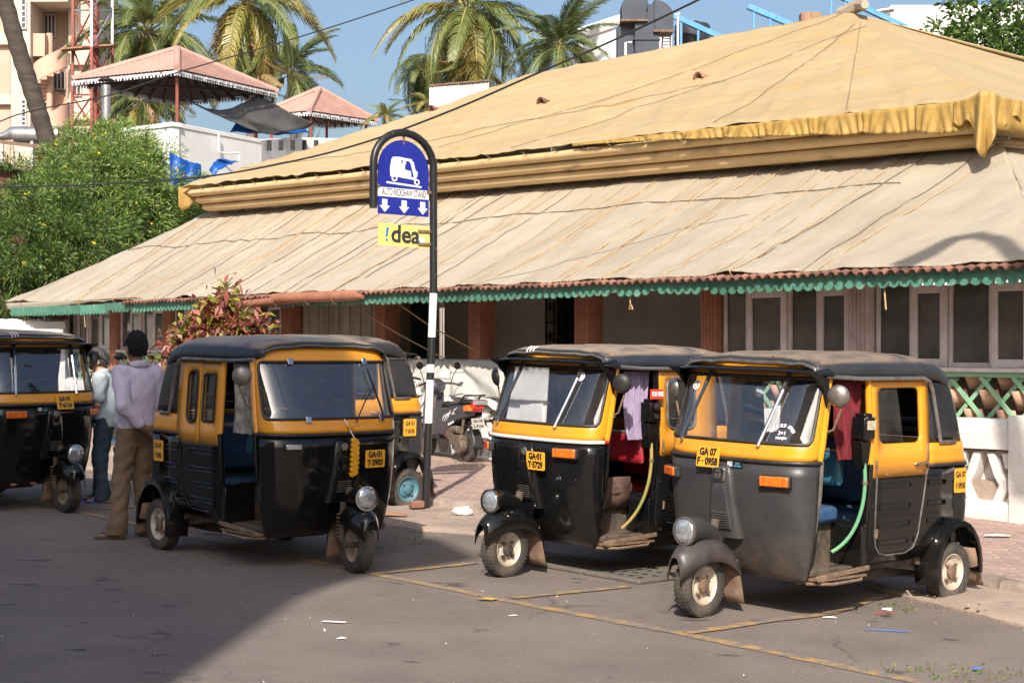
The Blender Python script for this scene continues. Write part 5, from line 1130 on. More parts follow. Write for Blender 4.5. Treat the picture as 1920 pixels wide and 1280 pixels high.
# small branches of the same kind peeping over the ridge end, white building behind
WHT = mat('white_render', (.80, .79, .77), .85, col2=(.72, .70, .67), scale=.7, detail=7, dust=((.5, .46, .4), 1.5, .66, .9))
GREYR = mat('grey_render', (.42, .41, .40), .9, col2=(.36, .35, .34), scale=1)
def block(name, label, cat, pa, pb, d, dep, m, extra=None):
    """upright block whose face toward the camera spans two photo corners at depth d"""
    A_, C_ = P(*pa, d), P(*pb, d); b = (( A_.x+C_.x)/2, d+dep/2, gz(A_.x, d)); t = thing(name, label, cat, Vector(b)); mb = MB(); z0 = b[2]; mb.box((0, 0, (A_.z-z0)/2), (abs(C_.x-A_.x), dep, A_.z-z0)); mb.build('wall', m, t, bevel=.02); return t
WB = block('white_building', 'plain white building behind the broad leaved tree', 'building', (1670, 10), (2250, 400), 58, 8, WHT)
mb = MB(); a = P(1670, 10, 58); mb.box(Vector((5.2, -4.0, a.z+.55-gz(a.x, 58))), (10.6, 8.3, 1.2)); mb.build('parapet', GREYR, WB, bevel=.02)
mb = MB(); mb.tube([P(1635, 24, 57.4)-WB.location, P(1675, 18, 57.4)-WB.location], .1, 8); mb.build('waste_pipe', M['steel'], WB)
WB2 = block('white_building', 'low white building with parapet behind the black roof ducts', 'building', (1085, 56), (1260, 400), 56, 9, WHT)
mb = MB(); a = P(1172, 46, 56); mb.tube([P(1080, 66, 56)-WB2.location, P(1165, 38, 56)-WB2.location, P(1215, 36, 56)-WB2.location], .2, 6); mb.build('roof_slab', WHT, WB2)
# ducts
DUCT = mat('dark_blue_grey_metal', (.045, .054, .078), .45, .3, col2=(.034, .04, .056), scale=1.5, dust=((.16, .12, .09), 3, .62, .85))
def dthing(name, label, cat, px, py, d): p = P(px, py, d); b = Vector((p.x, d, gz(p.x, d))); return thing(name, label, cat, b), b
t, b = dthing('roof_duct', 'large dark metal exhaust duct with two hooded outlets on the roof', 'duct', 1215, 60, 48)
def boxpx(t, b, nm, x0, y0, x1, y1, d, dep, m, bev=.02): A_, C_ = P(x0, y0, d), P(x1, y1, d); mb = MB(); mb.box((A_+C_)/2+Vector((0, dep/2, 0))-b, (abs(C_.x-A_.x), dep, abs(C_.z-A_.z))); return mb.build(nm, m, t, bevel=bev)
boxpx(t, b, 'duct_riser', 1190, 8, 1236, 230, 48, .7, DUCT)
boxpx(t, b, 'duct_band', 1188, 72, 1238, 75, 47.96, .8, DUCT, .004)
boxpx(t, b, 'duct_riser', 1157, 50, 1190, 230, 48.3, .5, DUCT)
for sg, x0, x1, yt, yb in ((-1, 1214, 1165, -8, 38), (1, 1226, 1262, 8, 58)):
    mb = MB(); rows = []
    for k in range(7):
        an = R(90*k/6); w0 = P(x0, yt, 48); w1 = P(x1, yb, 48); cxp = w0.x+(w1.x-w0.x)*math.sin(an); cz = w0.z+.1-(w0.z-w1.z)*.62*(1-math.cos(an))
        n_ = Vector((math.cos(an)*sg*0+math.sin(an)*sg, 0, math.cos(an)))
        rows.append([Vector((w0.x+(w1.x-w0.x)*.15, y, w1.z+.05)) if False else Vector((cxp, y, cz)) for y in (47.9, 48.7)]+[Vector((lerp(w0.x, cxp, .05), y, lerp(cz, w1.z+.25, .9))) for y in (48.7, 47.9)])
    rows.append([Vector((P(x1, yb, 48).x, y, P(x1, yb, 48).z)) for y in (47.9, 48.7)]+[Vector((P(x0, yt, 48).x+.02*sg, y, P(x1, yb, 48).z-.05)) for y in (48.7, 47.9)])
    mb.loft([[p-b for p in r] for r in rows], True, True); mb.build('hood', DUCT, t, 30, bevel=.01)
    boxpx(t, b, 'hood_mouth', min(x0, x1)-1, yb-2, max(x0, x1)+1, yb+2, 47.88, .85, M['rust'], .004)
# water tank, ladder, pipes
TNK = mat('black_tank_plastic', (.03, .03, .033), .45, col2=(.04, .04, .042), scale=3)
t, b = dthing('water_tank', 'black ribbed plastic water tank on the roof under the blue beam', 'water tank', 1298, 85, 50)
mb = MB(); ztk = P(0, 48, 50).z-b.z; hh = 1.6; r = .52; mb.lathe([(r*.5, ztk+.06), (r*.9, ztk+.03), (r, ztk-.05)]+[(r*(1.02 if k % 2 else .985), ztk-.12-.09*k) for k in range(16)]+[(r, ztk-hh)], None, 28); mb.build('tank_body', TNK, t, 50)
mb = MB(); mb.lathe([(.001, ztk+.12), (.2, ztk+.11), (.22, ztk+.05)], None, 20); mb.build('tank_lid', TNK, t)
mb = MB(); mb.box((0, 0, (ztk-hh)/2), (1.0, 1.0, ztk-hh-.01)); mb.build('tank_stand', WHT, t)
t, b = dthing('ladder', 'short white ladder between the black duct and the water tank', 'ladder', 1250, 80, 48.5)
for px in (1243, 1257): mb = MB(); mb.tube([P(px, 62, 48.5)-b, P(px-9 if px < 1250 else px, 200, 48.5)-b], .03, 6); mb.build('rail', WHT, t)
for k in range(5): mb = MB(); mb.tube([P(1243, 66+6*k, 48.5)-b, P(1257, 67+6*k, 48.5)-b], .018, 6); mb.build('rung', WHT, t)
for lab, pts in (('white plastic vent pipe in front of the black roof duct', [(1173, 200), (1173, 80), (1185, 80)]), ('white plastic vent pipe beside the black water tank', [(1271, 200), (1271, 32), (1266, 28), (1275, 26)])):
    b = P(pts[0][0], pts[0][1], 47.5); b = Vector((b.x, b.y, gz(b.x, b.y))); t = thing('vent_pipe', lab, 'pipe', b); mb = MB(); mb.tube([P(*q, 47.5)-b for q in pts], .032, 8); mb.build('pipe', WHT, t)
BLUB = mat('blue_beam_paint', (.06, .24, .52), .5, col2=(.10, .30, .55), scale=3, dust=((.35, .42, .45), 4, .62, .85))
for i, (a, e, posts, lab) in enumerate((((1263, 30), (1400, 92), (1277, 1309, 1341), 'blue sloping roof beam over the black water tank'), ((1402, 12), (1530, 66), (1413, 1444, 1480), 'blue sloping roof beam left of the brown post'), ((1560, -14), (1700, 52), (1558, 1585), 'blue sloping roof beam behind the roof ridge end'))):
    b = P(*a, 49); b = Vector((b.x, b.y, gz(b.x, b.y))); t = thing('roof_beam', lab, 'beam', b, 'blue roof beams'); mb = MB(); mb.bar(P(*a, 49)-b, P(*e, 49)-b, .12, .15); mb.bar(P(a[0], a[1]+5, 49.2)-b, P(e[0], e[1]+5, 49.2)-b, .2, .03); mb.build('beam', BLUB, t, bevel=.01)
    for px in posts: f = (px-a[0])/(e[0]-a[0]); q = P(px, lerp(a[1], e[1], f)+6, 49); mb = MB(); mb.box(Vector((q.x, q.y, (q.z+b.z)/2))-b, (.06, .06, q.z-b.z)); mb.build('beam_post', BLUB, t)
WOODB = mat('weathered_timber', (.24, .13, .07), .85, col2=(.36, .22, .13), scale=5, detail=8, stretch=(3, 3, .5), dust=((.10, .06, .04), 3, .55, .8))
b = P(1519, 60, 44); b = Vector((b.x, 44, gz(b.x, 44))); t = thing('timber_post', 'thick weathered brown post rising behind the roof ridge', 'post', b); mb = MB(); mb.box((0, 0, 4.9), (.51, .45, 9.9)); mb.build('post_shaft', WOODB, t, bevel=.015)
b = P(860, 190, 46); b = Vector((b.x, 46, gz(b.x, 46))); t = thing('metal_fence', 'white corrugated metal sheet fence with rusty top behind the roof', 'fence', b)
FEN = mat('rust_streaked_white_metal', (.72, .69, .66), .6, col2=(.60, .52, .46), scale=2, dust=((.42, .16, .08), 2.2, .56, .72), stretch=(1, 1, .35))
A_, C_ = P(805, 161, 46), P(917, 151, 46.6); n = 6
for k in range(n):
    p0, p1 = A_.lerp(C_, k/n), A_.lerp(C_, (k+1)/n); mb = MB(); mb.grid(lambda x, z: Vector((lerp(p0.x, p1.x, x), lerp(p0.y, p1.y, x)+.02*math.sin(x*25), lerp(b.z, lerp(p0.z, p1.z, x), z)))-b, [q/24 for q in range(25)], [0, .9, 1]); mb.build('metal_sheet', FEN, t, 60, solid=.01)
mb = MB(); mb.bar(A_-b+Vector((0, -.03, 0)), C_-b+Vector((0, -.03, 0)), .05, .05); mb.build('fence_rail', M['rust'], t)

# ================================================================ palms
PG = [leaf_mat('palm_leaflet', (.15, .19, .055), (.21, .24, .075), 1.2, .35, .38), leaf_mat('palm_leaflet_yellow', (.40, .32, .085), (.30, .28, .08), 1.2, .35, .4), leaf_mat('palm_leaflet_dark', (.09, .13, .045), (.13, .17, .06), 1.2, .3, .38), leaf_mat('palm_leaflet_dry', (.30, .19, .10), (.36, .24, .13), 1.2, .15, .7)]
RACH = mat('palm_rachis', (.26, .24, .09), .5, col2=(.34, .28, .12), scale=2)
TRK = mat('palm_trunk', (.17, .135, .115), .95, col2=(.105, .085, .075), scale=2.2, detail=8, stretch=(1, 1, 5), bump=.02, bscale=6)
def frond_mesh(nm, L, curve, lm, seed, n=66, ll=.92, hang=.5, wd=.066):
    rs = np.random.default_rng(seed); mb = MB(); pts = []
    for k in range(15): s = k/14; an = curve*s**1.3; pts.append(Vector((L*s*math.cos(an*.5), 0, -L*s*math.sin(an*.62))))
    mb.mi = 1; mb.tube(pts, [.04*(1-.85*k/14) for k in range(15)], 5); mb.mi = 0
    for i in range(n):
        s = .14+.86*i/(n-1); k = s*14; a = pts[min(13, int(k))].lerp(pts[min(14, int(k)+1)], k-int(k)); tg = (pts[min(14, int(k)+1)]-pts[max(0, int(k)-1)]).normalized()
        l = ll*(math.sin(math.pi*min(1, .16+.80*s))**.6)*rs.uniform(.85, 1.1)
        for sd in (-1, 1):
            d0_ = (Vector((0, sd, 0))*.80+tg*(.55+.35*s)+Vector((0, 0, .12*rs.normal()+.12))).normalized(); d1 = (d0_*.8+Vector((0, 0, -hang*rs.uniform(.6, 1.3)))+tg*.25).normalized(); d2 = (d1*.6+Vector((0, 0, -hang*1.5))).normalized()
            wv = tg*wd*.5; q0, q1, q2, q3 = a, a+d0_*l*.35, a+d0_*l*.35+d1*l*.38, a+d0_*l*.35+d1*l*.38+d2*l*.3
            b_ = [mb.vert(q) for q in (q0-wv*.5, q0+wv*.5, q1-wv, q1+wv, q2-wv*.75, q2+wv*.75, q3)]
            mb.face(b_[0], b_[1], b_[3], b_[2]); mb.face(b_[2], b_[3], b_[5], b_[4]); mb.face(b_[4], b_[5], b_[6])
    return mb, lm
FR = {}
def frond(kind, i):
    key = (kind, i)
    if key not in FR:
        cv = (.9, 1.5, 2.1)[i]; mb, lm = frond_mesh('frond', 3.3, cv, PG[kind], 20+7*kind+i, hang=(.45, .7, 1.0)[i]); o = mb.build('frond', [PG[kind], RACH], None, 0, recalc=False); FR[key] = o.data; bpy.data.objects.remove(o)
    return FR[key]
NUT = mat('green_coconut', (.24, .26, .06), .45, col2=(.34, .24, .07), scale=4)
def palm(label, px, py, d, size, nf, kinds, seed, base_px=None, trunk_r=.17, dry=0, tilt=0.0, nuts=6, lo=-.95, hi=1.25, skirt=0):
    rs = random.Random(seed); top = P(px, py, d); bx_ = P(base_px if base_px is not None else px, 640, d).x; base_ = Vector((bx_, d, gz(bx_, d))); t = thing('palm_tree', label, 'palm tree', base_, 'coconut palms behind the bungalow')
    mb = MB(); n = 40; pts = []; rr = []
    for k in range(n+1): s = k/n; pts.append((base_.lerp(top, s)+Vector((math.sin(s*math.pi)*.2, 0, 0)))-base_); rr.append(trunk_r*(1.25-.35*s)*(1.06 if k % 2 else .97))
    mb.tube(pts, rr, 10); mb.build('trunk', TRK, t, 60)
    for k in range(nf):
        el = lerp(hi, lo, (k+.5)/nf)+rs.uniform(-.12, .12); az = k*2.39996+rs.uniform(-.25, .25); kd_ = rs.choice(kinds) if el > -.35 or not dry else rs.choice(kinds+[1, 3])
        i = 0 if el > .75 else (1 if el > 0 else 2)
        o = bpy.data.objects.new('frond', frond(kd_, i)); COL.objects.link(o); o.parent = t; sc = size*rs.uniform(.85, 1.1)
        o.matrix_basis = Matrix.Translation(top-base_) @ Matrix.Rotation(az, 4, 'Z') @ Matrix.Rotation(-el, 4, 'Y') @ Matrix.Rotation(rs.uniform(-.35, .35), 4, 'X') @ Matrix.Diagonal((sc, sc, sc, 1))
    for k in range(skirt):
        o = bpy.data.objects.new('dry_frond', frond(3, 2)); COL.objects.link(o); o.parent = t; o.matrix_basis = Matrix.Translation(top-base_+Vector((0, 0, -.25))) @ Matrix.Rotation(k*2.4, 4, 'Z') @ Matrix.Rotation(1.25, 4, 'Y') @ Matrix.Diagonal((size*.62,)*3+(1,))
    for k in range(nuts): mb = MB(); a_ = k*1.05; mb.ball(top-base_+Vector((.28*math.cos(a_), .28*math.sin(a_), -.30-.12*(k % 2))), (.11, .11, .14), 10); mb.build('coconut', NUT, t)
    return t
palm('dark green coconut palm behind the red lattice mast', 278, 62, 66, 1.12, 31, [0, 0, 2, 0], 1)
palm('yellowing coconut palm with hanging fronds at the top left of the sky', 462, 2, 60, .98, 31, [1, 0, 1, 0, 1], 2, nuts=10, dry=1, lo=-1.3, hi=.9)
palm('smaller fresh green palm between the two tiled pavilions', 545, 140, 70, .72, 26, [0, 0, 2], 3, nuts=0, lo=-.4, hi=1.4)
palm('large coconut palm with dry brown skirt in the middle of the sky', 876, 22, 58, 1.0, 39, [0, 1, 0, 1, 0], 4, dry=1, trunk_r=.24, lo=-1.35, hi=1.1, skirt=9)
palm('darker palm crown left of the large middle palm', 800, 112, 62, .60, 23, [2, 0, 2], 5, nuts=0, lo=-1.3, hi=.6)
palm('blue green palm with upright fronds in front of the white building', 1050, 92, 54, .66, 26, [2, 0, 2], 6, nuts=0, lo=-.5, hi=1.45)
palm('little young palm showing above the roof left of the arched sign', 722, 222, 50, .24, 14, [0, 1], 7, nuts=0, trunk_r=.06, lo=.1, hi=1.4)
palm('little young palm beside the rusty white fence', 803, 195, 50, .2, 11, [0, 1], 8, nuts=0, trunk_r=.06, lo=.1, hi=1.4)
palm('palm whose yellow fronds show beneath the tiled pavilion', 262, 190, 56, .62, 23, [1, 0, 2], 9, nuts=0, lo=-1.3, hi=.9, dry=1)
# leaning bare trunk
t = thing('leaning_palm', 'leaning bare palm trunk at the left photo edge', 'palm tree', Vector(gbase(P(118, 640, 42))))
mb = MB(); b = t.location.copy(); pts = []; rr = []
for k in range(56):
    s = k/55; px = interp([(0, 140), (.38, 118), (.56, 100), (.72, 66), (.86, 32), (1, -2)], s)[0]; py = interp([(0, 720), (.38, 390), (.56, 300), (.72, 190), (.86, 85), (1, -40)], s)[0]; pts.append(P(px, py, 42)-b); rr.append((.235 if k % 2 else .215)*(1.02-.12*s))
mb.tube(pts, rr, 14); mb.build('trunk', mat('dark_palm_trunk', (.075, .058, .048), .95, col2=(.045, .036, .03), scale=2.2, detail=8, stretch=(1, 1, 5), bump=.02, bscale=6), t, 80)

# ================================================================ hotel block with spiral stair, mast, pavilions
HC = mat('cream_hotel_render', (.58, .49, .40), .9, col2=(.50, .42, .34), scale=.5, detail=8, dust=((.36, .29, .22), .8, .6, .85)); HP = mat('peach_render', (.60, .385, .28), .85, col2=(.54, .34, .25), scale=.6, dust=((.42, .25, .17), 1.2, .64, .85)); HPD = mat('dull_peach_render', (.50, .36, .28), .9, col2=(.44, .315, .245), scale=.5)
HD = 98.0; hb = P(60, 640, HD); hb = Vector((hb.x, HD, gz(hb.x, HD))); HT = thing('hotel_building', 'cream and peach building with an outside spiral stair at the top left', 'building', hb)
def hbox(nm, x0, y0, x1, y1, d, dep, m, bev=.03): return boxpx(HT, hb, nm, x0, y0, x1, y1, d, dep, m, bev)
hbox('wall', -520, -160, 20, 330, HD, 6, HPD); hbox('wall', 20, -160, 57, 330, HD-1, 7, HC); hbox('wall', 57, -160, 128, 4, HD-1, 7, HC); hbox('wall', 57, 4, 128, 330, HD+2.2, 3.5, HPD); hbox('wall', 128, -160, 176, 330, HD+1.0, 6, HC)
hbox('floor_band', -520, 178, 20, 196, HD-.35, .5, HC); hbox('floor_band', -520, 60, 20, 84, HD-.35, .5, HC); hbox('floor_band', 128, 205, 172, 225, HD+.6, .6, HC); hbox('floor_band', 128, 100, 172, 122, HD+.6, .6, HC)
GL2 = mat('dark_window_glass', (.06, .07, .08), .2, spec=.6)
def hwin(x0, y0, x1, y1, d, nb=1, nh=1):
    w_ = bpy.data.objects.new('window', None); COL.objects.link(w_); w_.parent = HT; A_, C_ = P(x0, y0, d), P(x1, y1, d); cc = (A_+C_)/2; w_.location = cc-hb; W_, H_ = abs(C_.x-A_.x), abs(A_.z-C_.z)
    mb = MB(); mb.box((0, 0, 0), (W_, .06, H_)); mb.build('pane', GL2, w_)
    mb = MB()
    for k in range(nb+1): mb.box((-W_/2+W_*k/nb, -.05, 0), (.07, .08, H_+.07))
    for k in range(nh+1): mb.box((0, -.05, -H_/2+H_*k/nh), (W_+.06, .07, .06))
    mb.build('window_frame', FRAMEW, w_)
for x0, y0, x1, y1, nb, nh in ((41, 0, 49, 54, 1, 5), (41, 188, 49, 236, 1, 6), (41, 92, 49, 130, 1, 4)): hwin(x0, y0, x1, y1, HD-1.05, nb, nh)
for x0, y0, x1, y1 in ((84, 28, 104, 70), (101, 135, 122, 168)): hwin(x0, y0, x1, y1, HD+2.15, 3, 1)
for x0, y0, x1, y1 in ((138, 62, 152, 82), (138, 160, 152, 180), (138, 240, 150, 262)): hwin(x0, y0, x1, y1, HD+.95, 2, 1)
# spiral stair
mpp = HD/FOC; ctr = P(93, 150, HD+.2); rad = 34*mpp; pitch = 108*mpp
mb = MB(); mb.cyl(Vector((ctr.x, ctr.y, P(0, 62, HD).z))-hb, Vector((ctr.x, ctr.y, P(0, 345, HD).z))-hb, 6*mpp, n=14); mb.build('stair_column', HP, HT)
hbox('stair_landing', 60, 63, 84, 106, HD-.6, 1.6, HP)
def hz_(a): return P(0, 83, HD).z-pitch*(a/(2*math.pi))     # top of parapet at angle a (0 = right)
mb = MB(); N_ = 120; rows = []
for k in range(N_+1):
    a = k/N_*2*math.pi*2.35; c_, s_ = math.cos(a), -math.sin(a); zt_ = hz_(a); rows.append([Vector((ctr.x+r_*c_, ctr.y+r_*s_, z))-hb for r_, z in ((rad, zt_), (rad, zt_-1.15), (rad-.10, zt_-1.15), (rad-.10, zt_))])
mb.loft(rows, True, True); mb.build('stair_parapet', HP, HT, 50)
for k in range(40):
    a = (k+.5)/40*2*math.pi*2.35; da = 2*math.pi*2.35/40; z = P(0, 83, HD).z-pitch*((k+.5)/40*2.35)-1.1; mb = MB(); q = []
    for aa in (a-da*.52, a+da*.52):
        for r_ in (.15, rad-.02): q.append((ctr.x+r_*math.cos(aa), ctr.y-r_*math.sin(aa)))
    q = [q[0], q[1], q[3], q[2]]; mb.prism(q, lambda x, y: Vector((x, y, z-.16))-hb, lambda x, y: Vector((x, y, z+.02))-hb); mb.build('stair_step', HP, HT, 0)
# mast
RUSTR = mat('red_oxide_steel', (.30, .075, .05), .6, col2=(.22, .06, .045), scale=3); GALV = mat('galvanised_steel', (.42, .44, .46), .45, .6, col2=(.36, .37, .38), scale=3)
md_ = 60; mbz = P(172, 640, md_); mbz = Vector((mbz.x, md_, gz(mbz.x, md_))); MT = thing('lattice_mast', 'red and grey lattice steel mast beside the tiled pavilion', 'mast', mbz)
lx = (137, 172, 211); ld = (60.3, 59.3, 60.6)
def mp_(i, py): dx = (py+60)*.02*(-1, 0, .6)[i]; return P(lx[i]+(.0 if py > 0 else 0)-(3 if i == 0 else 0)*max(0, (py-80)/200), py, ld[i])-mbz
lev = [-40, 20, 88, 160, 180, 235, 300]
for i in range(3):
    mb = MB(); mb.bar(mp_(i, 88), mp_(i, 330), .09, .09); mb.build('mast_leg', RUSTR, MT); mb = MB(); mb.bar(mp_(i, -60), mp_(i, 88), .09, .09); mb.build('mast_leg', GALV if i != 0 else RUSTR, MT)
for a, b2 in ((20, 0), (88, 0), (178, 0), (235, 0), (-30, 0)):
    for i, j in ((0, 1), (1, 2), (0, 2)): mb = MB(); mb.bar(mp_(i, a), mp_(j, a), .05, .06); mb.build('mast_brace', RUSTR if a > 60 else GALV, MT)
for y0, y1 in ((88, 20), (20, -40), (178, 92), (235, 180), (300, 237)):
    for i, j in ((0, 1), (1, 2)):
        mb = MB(); mb.bar(mp_(i, y0), mp_(j, y1), .04, .05); mb.build('mast_brace', RUSTR if y0 > 90 or i == 0 else GALV, MT)
        mb = MB(); mb.bar(mp_(j, y0), mp_(i, y1), .04, .05); mb.build('mast_brace', RUSTR if y0 > 90 or i == 0 else GALV, MT)
mb = MB(); mb.cyl(P(179, -60, 60.2)-mbz, P(179, 330, 60.2)-mbz, .13, n=14); mb.build('mast_tube', RUSTR, MT)
mb = MB(); mb.bar(P(116, 94, 60)-mbz, P(216, 86, 60)-mbz, .5, .05); mb.build('platform_plank', WOODB, MT)
# pavilions
RTILE = mat('pink_clay_tile', (.46, .28, .235), .85, col2=(.40, .235, .19), scale=2.5, detail=7, dust=((.36, .20, .16), 6, .6, .8)); FRI = mat('pale_fringe_board', (.62, .62, .64), .7, col2=(.5, .5, .54), scale=3); UNDR = mat('dark_rafters', (.075, .05, .04), .85, col2=(.10, .065, .05), scale=3)
def pavilion(label, F0, L0, R0, AP, post_px, zb_px):
    """corner-on hipped roof: front, left and right eave corners (world), apex (world)"""
    Bk = L0+R0-F0; b = Vector(((L0.x+R0.x)/2, (L0.y+R0.y)/2, gz((L0.x+R0.x)/2, (L0.y+R0.y)/2))); t = thing('pavilion', label, 'pavilion', b, 'tiled roof pavilions on the terrace')
    for A_, C_ in ((L0, F0), (F0, R0), (R0, Bk), (Bk, L0)):
        mb = MB(); Lw = (C_-A_).length; nt_ = int(Lw/.13); nr = 16
        def rf(x, k):
            q = A_.lerp(C_, x); apx = AP; w_ = q.lerp(apx, k); ph = x*nt_; rowf = (k*nr) % 1
            return w_+Vector((0, 0, .022*abs(math.sin(math.pi*(lerp(x, .5, k)*nt_)))+.035*(1-rowf)*(1 if k < .999 else 0)))-b
        ks = sorted(set([j/nr for j in range(nr+1)]+[(j+.94)/nr for j in range(nr)])); xs_ = [i/(nt_*4) for i in range(nt_*4+1)]
        mb.grid(rf, xs_, ks); mb.build('tiled_slope', RTILE, t, 30, solid=.03)
        mb = MB(); e = (C_-A_).normalized(); nn = int(Lw/.11)
        for i in range(nn):
            p0 = A_+e*(Lw*i/nn); p1 = A_+e*(Lw*(i+.62)/nn); p2 = A_+e*(Lw*(i+1)/nn)
            mb.poly([p0+Vector((0, 0, -.02))-b, p2+Vector((0, 0, -.02))-b, p2+Vector((0, 0, -.08))-b, p0+Vector((0, 0, -.08))-b]); mb.poly([p0+Vector((0, 0, -.08))-b, p1+Vector((0, 0, -.08))-b, (p0+p1)/2+e*.02+Vector((0, 0, -.145))-b, (p0+p1)/2-e*.02+Vector((0, 0, -.145))-b])
        mb.build('fringe_board', FRI, t, 0, solid=.02)
        mb = MB(); mb.tube([A_+Vector((0, 0, .03))-b, AP+Vector((0, 0, .06))-b], .09, 8); mb.build('hip_tile', RTILE, t)
        for k in range(1, 7): mb = MB(); q = A_.lerp(C_, k/7); mb.bar(q+Vector((0, 0, -.07))-b, q.lerp(AP, .93)+Vector((0, 0, -.09))-b, .06, .10); mb.build('rafter', UNDR, t)
    mb = MB(); qs = [q.lerp(AP, .015)+Vector((0, 0, -.035))-b for q in (L0, F0, R0, Bk)]; n0 = [mb.vert(q) for q in qs]; a0 = mb.vert(AP+Vector((0, 0, -.05))-b)
    for i in range(4): mb.face(n0[i], n0[(i+1) % 4], a0)
    mb.build('ceiling_board', UNDR, t, 0)
    for f, q in zip(post_px, (F0, L0, R0, Bk)):
        if f is None: continue
        cen = (L0+R0)/2; e = q.lerp(Vector((cen.x, cen.y, q.z)), f); mb = MB(); mb.cyl(Vector((e.x, e.y, zb_px))-b, Vector((e.x, e.y, q.z+.2))-b, .045, n=8); mb.build('roof_post', RUSTR, t)
        mb = MB(); mb.bar(e+Vector((0, 0, -.02))-b, Vector((cen.x, cen.y, q.z))-b, .06, .08); mb.build('tie_beam', UNDR, t)
    return t
F0, L0, R0 = P(332, 131, 44), P(135, 151, 45.8), P(521, 174, 48.1); AP = Vector(((L0.x+R0.x)/2, (L0.y+R0.y)/2, P(335, 95, 46.9).z)); pavilion('larger pink tiled pavilion roof with white fringe behind the mast', F0, L0, R0, AP, (.12, .22, .22, .2), P(0, 240, 44).z)
F1, L1, R1 = P(580, 209, 54), P(486, 216, 55), P(708, 228, 56.6); AP1 = Vector(((L1.x+R1.x)/2, (L1.y+R1.y)/2, P(578, 170, 55.8).z)); pavilion('smaller pink tiled pavilion roof right of the first', F1, L1, R1, AP1, (.15, .2, .2, .2), P(0, 262, 54).z)
# white terrace building below them
t = thing('terrace_building', 'white parapet wall of a roof terrace under the tiled pavilions', 'building', Vector(gbase(P(330, 640, 46)))); b = t.location.copy(); zt_ = P(325, 231, 43).z
q0, q1, q2, q3, q4 = P(174, 246, 44.9), P(325, 231, 43), P(490, 262, 46.6), P(560, 258, 50), P(760, 262, 54)
def wall2(a, c, zt1, zt2, z0, th, nm, m):
    d = Vector((c.x-a.x, c.y-a.y, 0)); nrm = Vector((d.y, -d.x, 0)).normalized(); nrm = nrm if nrm.y > 0 else -nrm; mb = MB(); v = []
    for p, z in ((a, zt1), (c, zt2)):
        for o_ in (0, th): v.append((Vector((p.x, p.y, z0))+nrm*o_, Vector((p.x, p.y, z))+nrm*o_))
    A0_, A1_, C0_, C1_ = v; mb.loft([[A0_[0]-b, A0_[1]-b, A1_[1]-b, A1_[0]-b], [C0_[0]-b, C0_[1]-b, C1_[1]-b, C1_[0]-b]], True, True); mb.build(nm, m, t, 30, bevel=.01)
wall2(q0, q1, zt_, zt_, gz(q0.x, q0.y)-.5, .2, 'parapet_wall', WHT); wall2(q1, q2, zt_, zt_, gz(q1.x, q1.y)-.5, .2, 'parapet_wall', WHT); wall2(q2, q3, q2.z, q3.z, gz(q2.x, q2.y)-.5, .2, 'parapet_wall', WHT); wall2(q3, q4, q3.z, q4.z, gz(q3.x, q3.y)-.5, .2, 'parapet_wall', WHT)
wall2(q0+Vector((0, -.05, 0)), q1+Vector((0, -.06, 0)), zt_+.02, zt_+.02, zt_-.09, .3, 'wall_coping', WHT); wall2(q1+Vector((0, -.06, 0)), q2+Vector((0, -.05, 0)), zt_+.02, zt_+.02, zt_-.09, .3, 'wall_coping', WHT)
mb = MB(); mb.poly([p-b for p in (q0+Vector((0, .3, -.95)), q1+Vector((0, .3, -.95)), q2+Vector((0, .3, -.95)), q4+Vector((0, .5, -.95)), Vector((q4.x, 62, zt_-.95)), Vector((q0.x-1, 62, zt_-.95)))]); mb.build('terrace_floor', GREYR, t, 0)
for k in range(5): A_ = P(505+22*k, 266, 47+.9*k); mb = MB(); mb.box(A_+Vector((0, -.03, -.1))-b, (.12, .1, .28)); mb.build('dark_slot_block', M['dark'], t)  # near-black block on the wall, shade of an open slot put in colour
mb = MB(); mb.tube([q-b for q in (P(410, 250, 44.6), P(410, 285, 44.6), P(425, 288, 44.8), P(448, 287, 45.2), P(448, 300, 45.2))], .025, 6); mb.build('wall_pipe', WHT, t)
# flue, shade cloth, blue sheets, duct, shed
SILV = mat('silver_sheet', (.55, .55, .55), .35, .85, col2=(.42, .41, .40), scale=3)
t = thing('flue_pipe', 'shiny silver flue pipe with a cone cap under the pavilion eave', 'pipe', Vector(gbase(P(199, 640, 43.6)))); b = t.location.copy(); mb = MB(); mb.cyl(P(199, 345, 43.6)-b, P(199, 160, 43.6)-b, .118, n=18); mb.build('pipe', SILV, t)
for py in (166, 210, 255): mb = MB(); mb.cyl(P(199, py+1.5, 43.6)-b, P(199, py-1.5, 43.6)-b, .124, n=18); mb.build('pipe_joint', SILV, t)
mb = MB(); mb.lathe([(.22, P(199, 151, 43.6).z-b.z), (.001, P(199, 143, 43.6).z-b.z)], None, 18); mb.build('cone_cap', M['dark'], t, solid=.01)
GTARP = mat('grey_shade_cloth', (.075, .075, .078), .6, col2=(.11, .105, .10), scale=2, bump=.02, bscale=3); BTARP = mat('blue_tarpaulin', (.015, .10, .42), .4, col2=(.02, .14, .52), scale=1.5, bump=.03, bscale=3.5, trans=.25)
